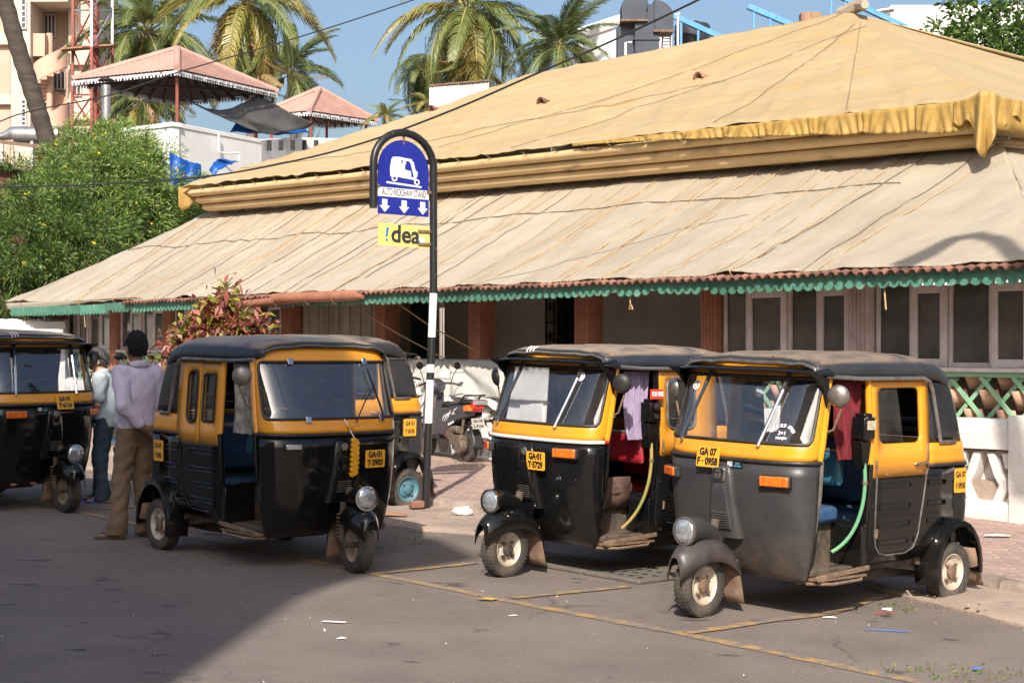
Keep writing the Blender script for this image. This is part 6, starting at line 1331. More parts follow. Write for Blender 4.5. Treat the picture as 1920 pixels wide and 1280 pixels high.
def cloth(name, label, corners, m, sag, d_fold, nfold, top=None):
    TL_, TR_, BR_, BL_ = corners; b = (TL_+BR_)/2; mb = MB()
    def f(x, k):
        p = TL_.lerp(TR_, x).lerp(BL_.lerp(BR_, x), k); return p+Vector((0, d_fold*(math.sin(x*nfold+2*k)+1.6*mnoise.noise((x*4, k*1.5, nfold)))*(.3+.7*k), -sag*math.sin(math.pi*x)+.06*mnoise.noise((x*6, k*2, nfold+3))))-b
    mb.grid(f, [i/40 for i in range(41)], [j/14 for j in range(15)]); o = mb.build(name, m, None, 80, solid=.012); o.location = b; tag(o, label, 'tarpaulin', 'tarpaulins hung at the terrace'); return o
cloth('grey_tarpaulin', 'grey tarpaulin slung below the larger pavilion roof', (P(341, 184, 45.2), P(480, 180, 47.6), P(588, 232, 49.4), P(425, 222, 46.6)), GTARP, .35, .12, 14)
cloth('blue_tarpaulin', 'blue tarpaulin tied behind the grey one under the pavilion', (P(474, 182, 48.0), P(530, 210, 49.4), P(580, 250, 49.9), P(430, 247, 47.2)), BTARP, .05, .08, 9)
cloth('blue_tarpaulin', 'blue tarpaulin hanging below the white terrace wall by the bush', (P(317, 283, 40.3), P(376, 308, 40.8), P(378, 350, 40.8), P(318, 346, 40.3)), BTARP, .05, .06, 13)
cloth('blue_tarpaulin', 'small blue tarpaulin corner at the upper roof left end', (P(392, 318, 40.2), P(412, 298, 40.4), P(447, 303, 40.8), P(400, 330, 40.2)), BTARP, -.05, .04, 11)
t = thing('silver_duct', 'fat silver insulated duct lying behind the leaning trunk', 'duct', Vector(gbase(P(60, 640, 52)))); b = t.location.copy(); mb = MB(); mb.tube([P(q, y, 52)-b for q, y in ((-60, 258), (5, 256), (22, 250), (30, 254), (112, 254))], [.12, .12, .2, .27, .27], 16); mb.build('duct_body', SILV, t)
mb = MB(); mb.cyl(P(112, 254, 52)-b, P(150, 256, 52)-b, .12, n=12); mb.build('duct_pipe', M['rust'], t)
for y in (262, 305): mb = MB(); mb.bar(P(-60, y-4, 51.6)-b, P(96, y+16, 51.6)-b, .1, .10); mb.build('duct_frame', M['rust'], t)
for px in (4, 60): mb = MB(); mb.box(Vector((P(px, 0, 51.6).x, 51.6, (P(0, 265, 51.6).z+b.z)/2))-b, (.08, .08, P(0, 265, 51.6).z-b.z)); mb.build('duct_support', GALV, t)
BRN = mat('brown_shed_wall', (.12, .045, .035), .9, col2=(.09, .04, .03), scale=2); BRG = mat('grey_brown_roofing', (.16, .12, .10), .9, col2=(.12, .09, .08), scale=2)
t = block('shed', 'dark brown shed with a curved grey roof behind the bush', 'shed', (-90, 316), (48, 400), 47, 5, BRN); b = t.location.copy(); mb = MB(); mb.grid(lambda x, k: Vector((lerp(-1.9, 1.25, x), -2.9+5.6*k, P(0, 322, 47).z-b.z+.42*math.sin(math.pi*lerp(.35, 1, x)))), [i/14 for i in range(15)], [0, 1]); mb.build('roof', BRG, t, 60, solid=.08)
# far left white wall
t = thing('garden_wall', 'old white plaster garden wall left of the bungalow', 'wall', Vector(gbase(P(60, 640, 33)))); b = t.location.copy()
for a, c_, h0, h1 in ((P(-300, 600, 33.5), P(0, 598, 33.2), 1.0, 1), (P(0, 598, 33.2), P(122, 600, 32.6), 1, 1)):
    mb = MB(); rows = []
    for k in range(14):
        p = a.lerp(c_, k/13); zt_ = p.z+.04*mnoise.noise((k*.7, a.x, 0)); rows.append([Vector((p.x, p.y, b.z-.4))-b, Vector((p.x, p.y, zt_-.03))-b, Vector((p.x, p.y+.05, zt_))-b, Vector((p.x, p.y+.25, zt_))-b, Vector((p.x, p.y+.28, b.z-.4))-b])
    mb.loft(rows, True, True); mb.build('wall', WHITEWASH, t, 50)
mb = MB(); mb.bar(P(-100, 622, 32.6)-b, P(122, 622, 32.0)-b, .2, .10); mb.build('wall_ledge', WHITEWASH, t, bevel=.02)
# ================================================================ cables
CAB = mat('black_cable', (.015, .015, .016), .6)
for lab, pts, r in (('thick black overhead cable crossing in front of the upper roof', [(-60, 352, 22), (180, 346, 21.5), (380, 332, 21), (560, 300, 20.3), (700, 262, 19.6), (850, 206, 19), (1000, 141, 18.4), (1150, 76, 18), (1310, 0, 17.5), (1420, -55, 17)], .0115),
        ('thin overhead wire in the sky between the palms', [(-80, 330, 30), (0, 228, 30), (200, 180, 31), (330, 137, 31), (520, 82, 32), (650, 42, 32), (800, -8, 33)], .012), ):
    mb = MB(); b = P(*pts[0]); P3 = [P(*q)-b for q in pts]; 
    fine = []
    for i in range(len(P3)-1):
        p0, p1, p2, p3 = P3[max(i-1, 0)], P3[i], P3[i+1], P3[min(i+2, len(P3)-1)]
        for k in range(6): t_ = k/6; fine.append(.5*((2*p1)+(p2-p0)*t_+(2*p0-5*p1+4*p2-p3)*t_*t_+(3*p1-p0-3*p2+p3)*t_**3))
    mb.tube(fine+[P3[-1]], r, 6); o = mb.build('overhead_cable', CAB, None); o.location = b; tag(o, lab, 'cable')

# ================================================================ croton shrub
CM = [leaf_mat('croton_leaf_red', (.26, .06, .045), (.34, .11, .07), 3, .2, .4), leaf_mat('croton_leaf_pink', (.37, .17, .11), (.28, .09, .07), 3, .2, .4), leaf_mat('croton_leaf_green', (.20, .23, .035), (.36, .31, .06), 4, .25, .4), leaf_mat('croton_leaf_maroon', (.12, .03, .03), (.2, .05, .04), 3, .15, .4)]
cb = P(412, 640, 25.2); cb = Vector((cb.x, cb.y, gz(cb.x, cb.y)+.1)); CT = thing('croton_shrub', 'red and green leaved croton shrub in front of the bungalow windows', 'shrub', cb)
LM = []
for m in CM:
    mb = MB(); rows = []
    for k in range(6): s = k/5; w_ = .034*math.sin(math.pi*(.06+.9*s))**.8; z = -.055*s*s; rows.append([(s*.19, -w_, z+.012), (s*.19, 0, z), (s*.19, w_, z+.012)])
    mb.loft([[Vector(p) for p in r] for r in rows], False, False); o = mb.build('leaf', m, CT, 60); LM.append(o)
rs = random.Random(5); used = [False]*4; nleaf = 0; mbs = MB(); stems_ = []
tips = [(px+dx_, py+dy_, c_) for dx_, dy_ in ((0, 0), (6, 10), (-6, 13)) for px, py, c_ in [(420, 530, 2), (432, 560, 2), (408, 565, 2), (440, 585, 2), (350, 600, 2), (337, 625, 2), (365, 590, 0), (385, 575, 0), (395, 600, 1), (370, 620, 1), (345, 640, 2), (415, 605, 1), (440, 600, 0), (455, 590, 2), (478, 588, 0), (470, 610, 1), (490, 620, 1), (445, 625, 3), (420, 630, 1), (395, 630, 3), (375, 640, 1), (460, 635, 0), (485, 640, 0), (350, 660, 3), (410, 655, 3), (450, 655, 3)]]
ov, of = [], []
for px, py, c_ in tips:
    tp = P(px+rs.uniform(-4, 4), py+rs.uniform(-4, 4), 25.2+rs.uniform(-.35, .35)); stems_.append(tp)
    for k in range(13):
        h = k*.022; az = k*2.4+rs.random(); el = lerp(1.15, -.25, k/12)+rs.uniform(-.2, .2); mi = c_ if rs.random() < .6 else rs.choice([0, 1, 2, 3, c_])
        Mx = Matrix.Translation(tp-cb-Vector((0, 0, h))) @ Matrix.Rotation(az, 4, 'Z') @ Matrix.Rotation(-el, 4, 'Y') @ Matrix.Rotation(rs.uniform(-.5, .5), 4, 'X') @ Matrix.Scale(rs.uniform(.55, .95), 4)
        if nleaf < 296:
            if not used[mi]: LM[mi].matrix_basis = Mx; used[mi] = True
            else: inst(LM[mi], CT, Mx)
            nleaf += 1
        else:
            mbs.mi = mi; bb = len(mbs.v); me = LM[mi].data; mbs.v += [tuple(Mx @ v.co) for v in me.vertices]
            for p in me.polygons: mbs.face(*[bb+i for i in p.vertices])
rp = np.random.default_rng(8)
for tp in stems_:
    for q in range(1):
        pos = tp-cb; p = np.array(pos)+rp.normal(size=(34, 3))*np.array([.14, .14, .13])-np.array([0, 0, .22]); d = unit(34, rp)+np.array([0, -.3, .3]); v, f = leaves(p, d, .19, .07, .25, rp, .15); bb = len(mbs.v); mbs.v += [tuple(x) for x in v]
        for fi, ff in enumerate(f): mbs.mi = int(rp.integers(0, 4)); mbs.face(*[int(bb+i) for i in ff])
o = mbs.build('leaves', CM, CT, 60, recalc=False); o['kind'] = 'stuff'
mb = MB()
for tp in stems_: e = tp-cb; mb.tube([Vector((rs.uniform(-.08, .08), rs.uniform(-.08, .08), 0)), e*.55+Vector((rs.uniform(-.05, .05), 0, .1)), e], [.02, .014, .008], 5)
mb.build('stem', BARK, CT)
# ================================================================ people (one continuous skinned volume each, clothes over it)
class SDF:
    def __init__(s, lo, hi, res):
        s.lo = np.array(lo, float); s.res = res; s.n = np.ceil((np.array(hi)-s.lo)/res).astype(int)+1; s.f = np.full(s.n, 1.0, np.float32)
    def _sub(s, bl, bh):
        a = np.clip(np.floor((bl-s.lo)/s.res).astype(int), 0, s.n-1); b = np.clip(np.ceil((bh-s.lo)/s.res).astype(int)+1, 1, s.n); b = np.maximum(b, a+1)
        g = np.meshgrid(*[s.lo[i]+s.res*np.arange(a[i], b[i]) for i in range(3)], indexing='ij'); return tuple(slice(a[i], b[i]) for i in range(3)), np.stack(g, -1)
    def _add(s, sl, d, k, cut=False):
        f = s.f[sl]
        if cut: s.f[sl] = np.maximum(f, -d); return
        h = np.clip(.5+.5*(d-f)/k, 0, 1); s.f[sl] = d*(1-h)+f*h-k*h*(1-h)
    def cap(s, a, b, ra, rb=None, k=.02, sq=(1, 1, 1)):
        rb = ra if rb is None else rb; a = np.array(a, float); b = np.array(b, float); m = max(ra, rb)+k+.03; sl, p = s._sub(np.minimum(a, b)-m, np.maximum(a, b)+m)
        ab = b-a; t = np.clip(((p-a)@ab)/max(ab@ab, 1e-9), 0, 1); d = np.linalg.norm((p-(a+t[..., None]*ab))*np.array(sq), axis=-1)-(ra+(rb-ra)*t); s._add(sl, d, k); return s
    def ell(s, c, r, k=.02, cut=False, rot=None):
        c = np.array(c, float); r = np.array(r, float); m = r.max()+k+.03; sl, p = s._sub(c-m, c+m); q = p-c
        if rot is not None: q = q@np.array(rot)
        qn = np.linalg.norm(q/r, axis=-1); d = (qn-1)*qn/np.maximum(np.linalg.norm(q/(r*r), axis=-1), 1e-6); s._add(sl, d, k, cut); return s
    def plane(s, p0, nrm):     # keep the side the normal points away from
        g = np.meshgrid(*[s.lo[i]+s.res*np.arange(s.n[i]) for i in range(3)], indexing='ij'); d = sum((g[i]-p0[i])*nrm[i] for i in range(3)); s.f = np.maximum(s.f, d.astype(np.float32)); return s
    def wrinkle(s, amp, fx):
        g = np.meshgrid(*[s.lo[i]+s.res*np.arange(s.n[i]) for i in range(3)], indexing='ij'); s.f = s.f+amp*fx(*g).astype(np.float32); return s
    def mesh(s, name, m, parent, smooth=2):
        f = s.f; n = f.shape; sg = f < 0
        c = np.zeros(tuple(k-1 for k in n), np.int32)
        for i in (0, 1):
            for j in (0, 1):
                for k in (0, 1): c += sg[i:n[0]-1+i, j:n[1]-1+j, k:n[2]-1+k]
        act = (c > 0) & (c < 8); idx = np.full(act.shape, -1, np.int64); ii = np.argwhere(act); idx[act] = np.arange(len(ii))
        acc = np.zeros((len(ii), 3)); cnt = np.zeros(len(ii))
        corners = [(i, j, k) for i in (0, 1) for j in (0, 1) for k in (0, 1)]
        for a in corners:
            for ax in range(3):
                if a[ax]: continue
                b = list(a); b[ax] = 1; fa = f[ii[:, 0]+a[0], ii[:, 1]+a[1], ii[:, 2]+a[2]]; fb = f[ii[:, 0]+b[0], ii[:, 1]+b[1], ii[:, 2]+b[2]]
                x = (fa < 0) != (fb < 0); t = np.where(x, fa/np.where(x, fa-fb, 1), 0); pos = np.array(a)[None]+t[:, None]*(np.array(b)-np.array(a))[None]; acc += pos*x[:, None]; cnt += x
        v = s.lo+(ii+acc/cnt[:, None])*s.res; F = []
        for ax in range(3):
            u, w_ = [(1, 2), (2, 0), (0, 1)][ax]; sl0 = [slice(1, n[q]-1) for q in range(3)]; sl0[ax] = slice(0, n[ax]-1); sl1 = list(sl0); sl1[ax] = slice(1, n[ax])
            x = sg[tuple(sl0)] != sg[tuple(sl1)]; p = np.argwhere(x); off = np.ones(3, int); off[ax] = 0; p = p+off
            flip = sg[p[:, 0], p[:, 1], p[:, 2]]; eu = np.zeros(3, int); eu[u] = 1; ew = np.zeros(3, int); ew[w_] = 1
            q = [p-eu-ew, p-ew, p, p-eu]; q = np.stack([idx[tuple(z.T)] for z in q], 1); q[~flip] = q[~flip][:, ::-1]; F.append(q)
        F = np.concatenate(F); F = F[(F >= 0).all(1)]
        o = np_mesh(name, v, F, m, parent, smooth=True)
        if smooth: md = o.modifiers.new('smooth', 'SMOOTH'); md.iterations = smooth; md.factor = .5
        return o
SKIN = mat('brown_skin', (.23, .12, .075), .5, col2=(.27, .14, .085), scale=8); SKIN2 = mat('lighter_brown_skin', (.40, .235, .155), .5, col2=(.34, .195, .125), scale=8)
HAIRB = mat('black_hair', (.008, .0075, .008), .75, bump=.008, bscale=110, spec=.25); HAIRG = mat('greying_hair', (.02, .018, .017), .55, col2=(.07, .065, .06), scale=60, bump=.004, bscale=120)
PINK = mat('pale_pink_shirt', (.58, .51, .62), .85, wave=(9, (.50, .44, .56), .5, .56, (1, 14, .2)), col2=(.53, .47, .58), scale=3, bump=.003, bscale=14); BLUS = mat('grey_blue_shirt', (.42, .47, .49), .85, col2=(.36, .41, .44), scale=3, bump=.003, bscale=14)
TROU = mat('brown_trousers', (.19, .125, .075), .9, col2=(.155, .10, .06), scale=4, bump=.003, bscale=12); JEAN = mat('dark_blue_jeans', (.02, .038, .06), .9, col2=(.035, .055, .08), scale=6, bump=.003, bscale=14)
SAND = mat('dark_sandal', (.06, .04, .032), .7); FLIP = mat('blue_flip_flop', (.02, .07, .30), .5); DOTS = mat('dotted_shirt', (.04, .042, .05), .85, speck=((.6, .6, .62), 60, .6, .63))
EYE = mat('eye_white', (.6, .57, .52), .3)
def A3(*p): return np.array(p, float)
def hand(s, wrist, dirv, palmn, sc=1.0, curl=.35, thumb=1):
    """palm and five bent fingers; dirv along the hand, palmn out of the palm"""
    d = A3(*dirv)/np.linalg.norm(dirv); n = A3(*palmn); n = n-d*(n@d); n /= np.linalg.norm(n); sd = np.cross(d, n)
    w0 = A3(*wrist); s.cap(w0, w0+d*.03*sc, .026*sc, .027*sc, .02)
    for q in (-.030, -.010, .010, .028): s.cap(w0+d*.03*sc+sd*q*.55*sc, w0+d*.088*sc+sd*q*sc, .0155*sc, .013*sc, .012)
    for q, l in ((-.031, .058), (-.0105, .075), (.0105, .078), (.030, .066)):
        p = w0+d*.09*sc+sd*q*sc; dd = d; L = l*sc
        for t, fr in ((0, .45), (1, .32), (2, .25)):
            an = curl*(t+.6); dd = d*math.cos(an)+n*math.sin(an)+sd*q*1.2; e = p+dd*L*fr; s.cap(p, e, (.0098-.001*t)*sc, (.009-.001*t)*sc, .003); p = e
    b = w0+d*.03*sc+sd*thumb*.026*sc; m_ = b+(d*.6+sd*thumb*.75+n*.35)*.045*sc; e = m_+(d*.85+sd*thumb*.25+n*.35)*.042*sc; s.cap(b, m_, .0145*sc, .0115*sc, .012); s.cap(m_, e, .0115*sc, .009*sc, .004)
def head(s, c, fwd, sc=1.0, up=(0, 0, 1)):
    f = A3(*fwd)/np.linalg.norm(fwd); u = A3(*up); u = u-f*(u@f); u /= np.linalg.norm(u); l = np.cross(u, f); c = A3(*c); Rm = np.stack([f, l, u], 1)
    P_ = lambda a, b, z: c+(f*a+l*b+u*z)*sc
    s.ell(P_(-.012, 0, .03), A3(.098, .076, .095)*sc, .02, rot=Rm); s.ell(P_(.03, 0, -.045), A3(.066, .058, .072)*sc, .03, rot=Rm)
    s.ell(P_(.066, 0, -.098), A3(.024, .026, .02)*sc, .02, rot=Rm); s.cap(P_(.086, -.03, .018), P_(.086, .03, .018), .010*sc, k=.014)
    s.cap(P_(.088, 0, .008), P_(.112, 0, -.034), .010*sc, .0135*sc, .010); s.ell(P_(.096, .014, -.037), A3(.012, .009, .009)*sc, .008, rot=Rm); s.ell(P_(.096, -.014, -.037), A3(.012, .009, .009)*sc, .008, rot=Rm)
    s.cap(P_(.086, -.018, -.064), P_(.086, .018, -.064), .009*sc, k=.008); s.cap(P_(.082, -.016, -.077), P_(.082, .016, -.077), .009*sc, k=.007)
    for sd in (-1, 1):
        s.ell(P_(.080, sd*.030, .0), A3(.016, .017, .013)*sc, .006, cut=True, rot=Rm); s.ell(P_(.074, sd*.030, .001), A3(.014, .014, .011)*sc, .004, rot=Rm)
        s.ell(P_(-.010, sd*.086, -.014), A3(.022, .013, .037)*sc, .006, rot=Rm); s.ell(P_(-.002, sd*.098, -.008), A3(.010, .006, .020)*sc, .004, cut=True, rot=Rm); s.ell(P_(.05, sd*.045, -.02), A3(.025, .022, .02)*sc, .02, rot=Rm)
    return P_, Rm
def hair(P_, Rm, sc, par, m, res, lo, hi, cutp, thick=.014, seed=0, spk=.006):
    s = SDF(lo, hi, res); c = P_(-.016, 0, .037); s.ell(c, A3(.102+thick*.5, .080+thick*.6, .099+thick)*sc, .02, rot=Rm); s.ell(P_(-.05, 0, -.02), A3(.06, .072, .075)*sc, .03, rot=Rm)
    for (a, z), (na, nz_) in cutp: q = P_(a, 0, z); nn = Rm[:, 0]*na+Rm[:, 2]*nz_; s.plane(q, nn/np.linalg.norm(nn))
    s.wrinkle(spk, lambda x, y, z: (np.sin(x*120+seed+np.sin(z*60)*2)*np.sin(y*130+z*50)+.7*np.sin(z*190+x*60)*np.sin(y*210))); return s.mesh('hair', m, par, 1)
def arm(s, sh, el, wr, sc=1.0, k=.02): s.cap(sh, el, .052*sc, .041*sc, k); s.cap(el, A3(*el)*.65+A3(*wr)*.35, .042*sc, .042*sc, k); s.cap(A3(*el)*.65+A3(*wr)*.35, wr, .042*sc, .026*sc, k)
def foot(s, ank, toe, sc=1.0):
    a = A3(*ank); t = A3(*toe); d = t-a; d[2] = 0; d /= np.linalg.norm(d); sdv = A3(-d[1], d[0], 0)
    s.cap(a, a-d*.03+A3(0, 0, -.045), .036*sc, .033*sc, .02); s.cap(a-d*.02+A3(0, 0, -.045), t-d*.05+A3(0, 0, .012), .034*sc, .026*sc, .03)
    for q, L, r in ((-.034, .028, .013), (-.017, .036, .010), (-.002, .034, .0095), (.012, .028, .009), (.025, .018, .0085)): s.cap(t-d*.06+sdv*q*.8, t+d*(L-.025)+sdv*q+A3(0, 0, -.006), .016*sc, r*sc, .012)
def sandal(nm, ank, toe, m, par, strap=True):
    a = Vector(ank); t = Vector(toe); d = Vector((t.x-a.x, t.y-a.y, 0)).normalized(); s = Vector((-d.y, d.x, 0)); h = a-d*.05; tip = t+d*.035; mb = MB(); L = (Vector((tip.x, tip.y, 0))-Vector((h.x, h.y, 0))).length
    out = []
    for k in range(24):
        an = 2*math.pi*k/24; x = math.cos(an); w_ = .042+.008*x; out.append((L/2+L/2*x, w_*math.copysign(abs(math.sin(an))**.7, math.sin(an))))
    b = Vector((h.x, h.y, 0)); mb.prism(out, lambda x, y: b+d*x+s*y+Vector((0, 0, .0)), lambda x, y: b+d*x+s*y+Vector((0, 0, .018))); o = mb.build(nm, m, par, 40, bevel=.003)
    if strap:
        tt = b+d*(L*.80)+Vector((0, 0, .045)); 
        for sg in (-1, 1): mb = MB(); mb.tube([tt, b+d*(L*.62)+s*sg*.03+Vector((0, 0, .06)), b+d*(L*.48)+s*sg*.045+Vector((0, 0, .018))], [.006, .009, .008], 6); mb.build('strap', m, o)
    return o
def person(label, M4, sc, cfg):
    root = thing('person', label, 'person', M4 @ Matrix.Scale(sc, 4)); lo, hi, res = cfg['lo'], cfg['hi'], .0085
    J = cfg['J']; s = SDF(lo, hi, res)
    # torso
    s.ell(J['pel'], A3(.110, .148, .13), .04); s.ell((A3(*J['pel'])+A3(*J['ch']))/2, A3(.098, .128, .18), .06); s.ell(J['ch'], A3(.106, .152, .175), .05); s.cap(J['shL'], J['shR'], .06, k=.05)
    s.cap(J['nk'], A3(*J['hd'])+A3(0, 0, -.05), .054, .052, .03); s.cap(A3(*J['nk'])+A3(0, 0, -.02), A3(*J['shL'])*.75+A3(*J['nk'])*.25, .05, .045, .03); s.cap(A3(*J['nk'])+A3(0, 0, -.02), A3(*J['shR'])*.75+A3(*J['nk'])*.25, .05, .045, .03)
    P_, Rm = head(s, J['hd'], cfg['face'], up=cfg.get('hup', (0, 0, 1)))
    for S_2 in 'LR':
        arm(s, J['sh'+S_2], J['el'+S_2], J['wr'+S_2]); hd_ = cfg['hand'+S_2]; hand(s, J['wr'+S_2], hd_[0], hd_[1], 1.0, hd_[2], hd_[3])
        s.cap(J['hp'+S_2], J['kn'+S_2], .082, .056, .03); s.cap(J['kn'+S_2], A3(*J['kn'+S_2])*.65+A3(*J['an'+S_2])*.35, .055, .055, .03); s.cap(A3(*J['kn'+S_2])*.65+A3(*J['an'+S_2])*.35, J['an'+S_2], .055, .036, .03)
        foot(s, J['an'+S_2], J['to'+S_2])
    s.mesh('body', cfg['skin'], root)
    hair(P_, Rm, 1.0, root, cfg['hairm'], .0065, A3(*J['hd'])-.2, A3(*J['hd'])+.2, cfg['haircut'], cfg.get('hairth', .014))
    for sd in (-1, 1): mb = MB(); mb.ball(P_(.0795, sd*.030, .0), .0112, 10); e = mb.build('eye', EYE, root); mb = MB(); mb.ball(P_(.0895, sd*.030, .0), .005, 8); mb.build('iris', HAIRB, e)
    for sd in (-1, 1): mb = MB(); mb.tube([P_(.096, sd*.012, .019), P_(.098, sd*.03, .025), P_(.086, sd*.048, .020)], [.003, .0042, .002], 5); mb.build('eyebrow', HAIRB, root)
    if cfg.get('moustache'): mb = MB(); mb.tube([P_(.083, -.032, -.068), P_(.101, -.014, -.053), P_(.106, 0, -.051), P_(.101, .014, -.053), P_(.083, .032, -.068)], [.004, .0085, .0085, .0085, .004], 7); mb.build('moustache', HAIRB, root)
    # trousers
    s = SDF(lo, hi, .009); b = cfg.get('belly', 0); s.ell(A3(*J['pel'])+A3(0, 0, .02), A3(.122+b*.5, .160, .15), .04)
    for S_2 in 'LR':
        kn, an_, hp = A3(*J['kn'+S_2]), A3(*J['an'+S_2]), A3(*J['hp'+S_2]); s.cap(hp, kn, .094, .078, .04); s.cap(kn, an_+(0, 0, .02), .078, .077, .03); s.cap(an_+A3(0, 0, .03), an_+A3(.02, 0, -.05), .079, .088, .02)
    s.wrinkle(.006, lambda x, y, z: (np.sin(z*26+x*22+np.sin(y*21+z*7)*2)*np.sin(y*24+z*9)+.5*np.sin(z*55+y*19+x*25))*np.clip(1.4-abs(z-.35)*1.2, .35, 1)); s.plane((0, 0, J['pel'][2]+.12), (0, 0, 1)); s.plane((0, 0, cfg.get('cuff', .055)), (0, 0, -1)); s.mesh('trousers', cfg['trm'], root, 1)
    for sd in (-1, 1):
        for k in range(2):
            z_ = J['pel'][2]-.03-.10*k; mb = MB(); mb.tube([Vector((-.128-b*.3+.006*k, sd*.045, z_)), Vector((-.123-b*.3+.006*k, sd*.085, z_-.004)), Vector((-.105-b*.3+.006*k, sd*.125, z_))], .003, 5); mb.build('pocket_seam', cfg['trm'], root)
    # shirt
    s = SDF(lo, hi, .009); s.ell(J['pel'], A3(.130+b*.6, .168, .19), .05); s.ell((A3(*J['pel'])+A3(*J['ch']))/2, A3(.122+b, .160, .20), .07); s.ell(J['ch'], A3(.125, .174, .188), .06); s.cap(J['shL'], J['shR'], .070, k=.06)
    s.cap(A3(*J['nk'])+A3(0, 0, -.08), A3(*J['nk'])+A3(-.005, 0, -.03), .085, .060, .03)
    for S_2 in 'LR':
        sh, el, wr = (A3(*J[q+S_2]) for q in ('sh', 'el', 'wr'))
        if cfg['sleeve'] == 'long': s.cap(sh, el, .070, .058, .03); s.cap(el, el*.25+wr*.75, .058, .046, .03)
        else: s.cap(sh, sh*.30+el*.70, .080, .079, .03)
    ph = cfg.get('ph', 0.0)
    s.wrinkle(.0075, lambda x, y, z: np.clip(1.75-np.abs(z-1.02)*2.6, .35, 1)*(np.abs(np.sin(z*16+y*20+ph+1.6*np.sin(x*11+z*5)))**.6*-.9+np.sin(z*11-y*33+ph*2+x*20+2*np.sin(z*9))*.6+.3*np.sin(z*41+y*27-x*30))*np.clip(1.55-z*.5, .4, 1)); s.plane((0, 0, cfg['hem']), (-.06, 0, -1)); 
    if cfg['sleeve'] != 'long':
        pass
    s.plane(A3(*J['nk'])+A3(0, 0, .025), (.35, 0, 1)); sh_o = s.mesh('shirt', cfg['shm'], root, 1)
    mb = MB(); nk = Vector(J['nk']); rows = []
    for k in range(22):
        an = 2*math.pi*k/21; a = .40+2*math.pi*.87*k/21; c_, s_ = math.cos(a), math.sin(a); rows.append([nk+Vector((.066*c_-.008, .068*s_, .012+.012*-c_)), nk+Vector((.070*c_-.008, .073*s_, .026-.014*c_)), nk+Vector((.088*c_-.008, .094*s_, -.012-.022*max(0, c_)))])
    mb.loft(rows, False, False); mb.build('collar', cfg['shm'], sh_o, 60, solid=.005)
    for S_2 in 'LR': sandal('sandal', J['an'+S_2], J['to'+S_2], cfg['sam'], root)
    return root
# man in the pink shirt, back to the camera, one hand behind him
pg = G(253, 1007); hA = R(136)
JA = dict(pel=(0, 0, .93), ch=(-.005, 0, 1.27), nk=(-.005, 0, 1.475), hd=(.02, .004, 1.615), shL=(0, .165, 1.40), shR=(0, -.165, 1.40), elL=(-.13, .225, 1.13), wrL=(-.185, .05, .945), elR=(-.02, -.215, 1.11), wrR=(.01, -.235, .87),
          hpL=(0, .085, .90), hpR=(0, -.085, .90), knL=(.03, .125, .49), anL=(-.02, .185, .085), toL=(.09, .30, .03), knR=(.03, -.085, .49), anR=(-.03, -.095, .085), toR=(.13, -.13, .03))
person('man in pale pink shirt and brown trousers with one hand behind his back', ground_matrix(pg.x, pg.y, hA), .995, dict(J=JA, lo=(-.36, -.46, -.03), hi=(.32, .46, 1.80), face=(1, -.12, -.06), handL=((-.15, -.9, -.5), (-1, .1, 0), .4, -1), handR=((.08, -.05, -1), (0, 1, 0), .45, 1), skin=SKIN, hairm=HAIRB,
   haircut=[((.062, .07), (1, -.35)), ((-.03, -.058), (.2, -1))], hairth=.017, sleeve='long', hem=.93, shm=PINK, trm=TROU, sam=SAND, cuff=.035))
pg2 = G(194, 941); hB = math.atan2(.05, -1)
JB = dict(pel=(0, 0, .93), ch=(.015, 0, 1.26), nk=(.035, 0, 1.46), hd=(.085, 0, 1.575), shL=(.01, .18, 1.39), shR=(.01, -.18, 1.39), elL=(.02, .23, 1.10), wrL=(.22, .13, 1.06), elR=(.03, -.23, 1.10), wrR=(.23, -.10, 1.07),
          hpL=(0, .085, .90), hpR=(0, -.085, .90), knL=(.03, .10, .49), anL=(-.03, .11, .085), toL=(.14, .12, .03), knR=(.06, -.10, .49), anR=(.08, -.12, .085), toR=(.25, -.14, .03))
person('man with moustache in grey blue shirt and dark jeans looking down beside the rickshaw', ground_matrix(pg2.x, pg2.y, hB), .90, dict(J=JB, lo=(-.30, -.42, -.03), hi=(.44, .42, 1.80), face=(1, .10, -.42), hup=(.42, 0, 1), handL=((.8, -.45, .1), (0, -.3, 1), .55, 1), handR=((.8, .45, .1), (0, .3, 1), .55, -1), skin=SKIN2, hairm=HAIRG,
   haircut=[((.060, .07), (1, -.4)), ((-.02, -.06), (.3, -1))], hairth=.018, moustache=True, sleeve='short', hem=.84, shm=BLUS, trm=JEAN, sam=FLIP, belly=.035, ph=2, cuff=.04))
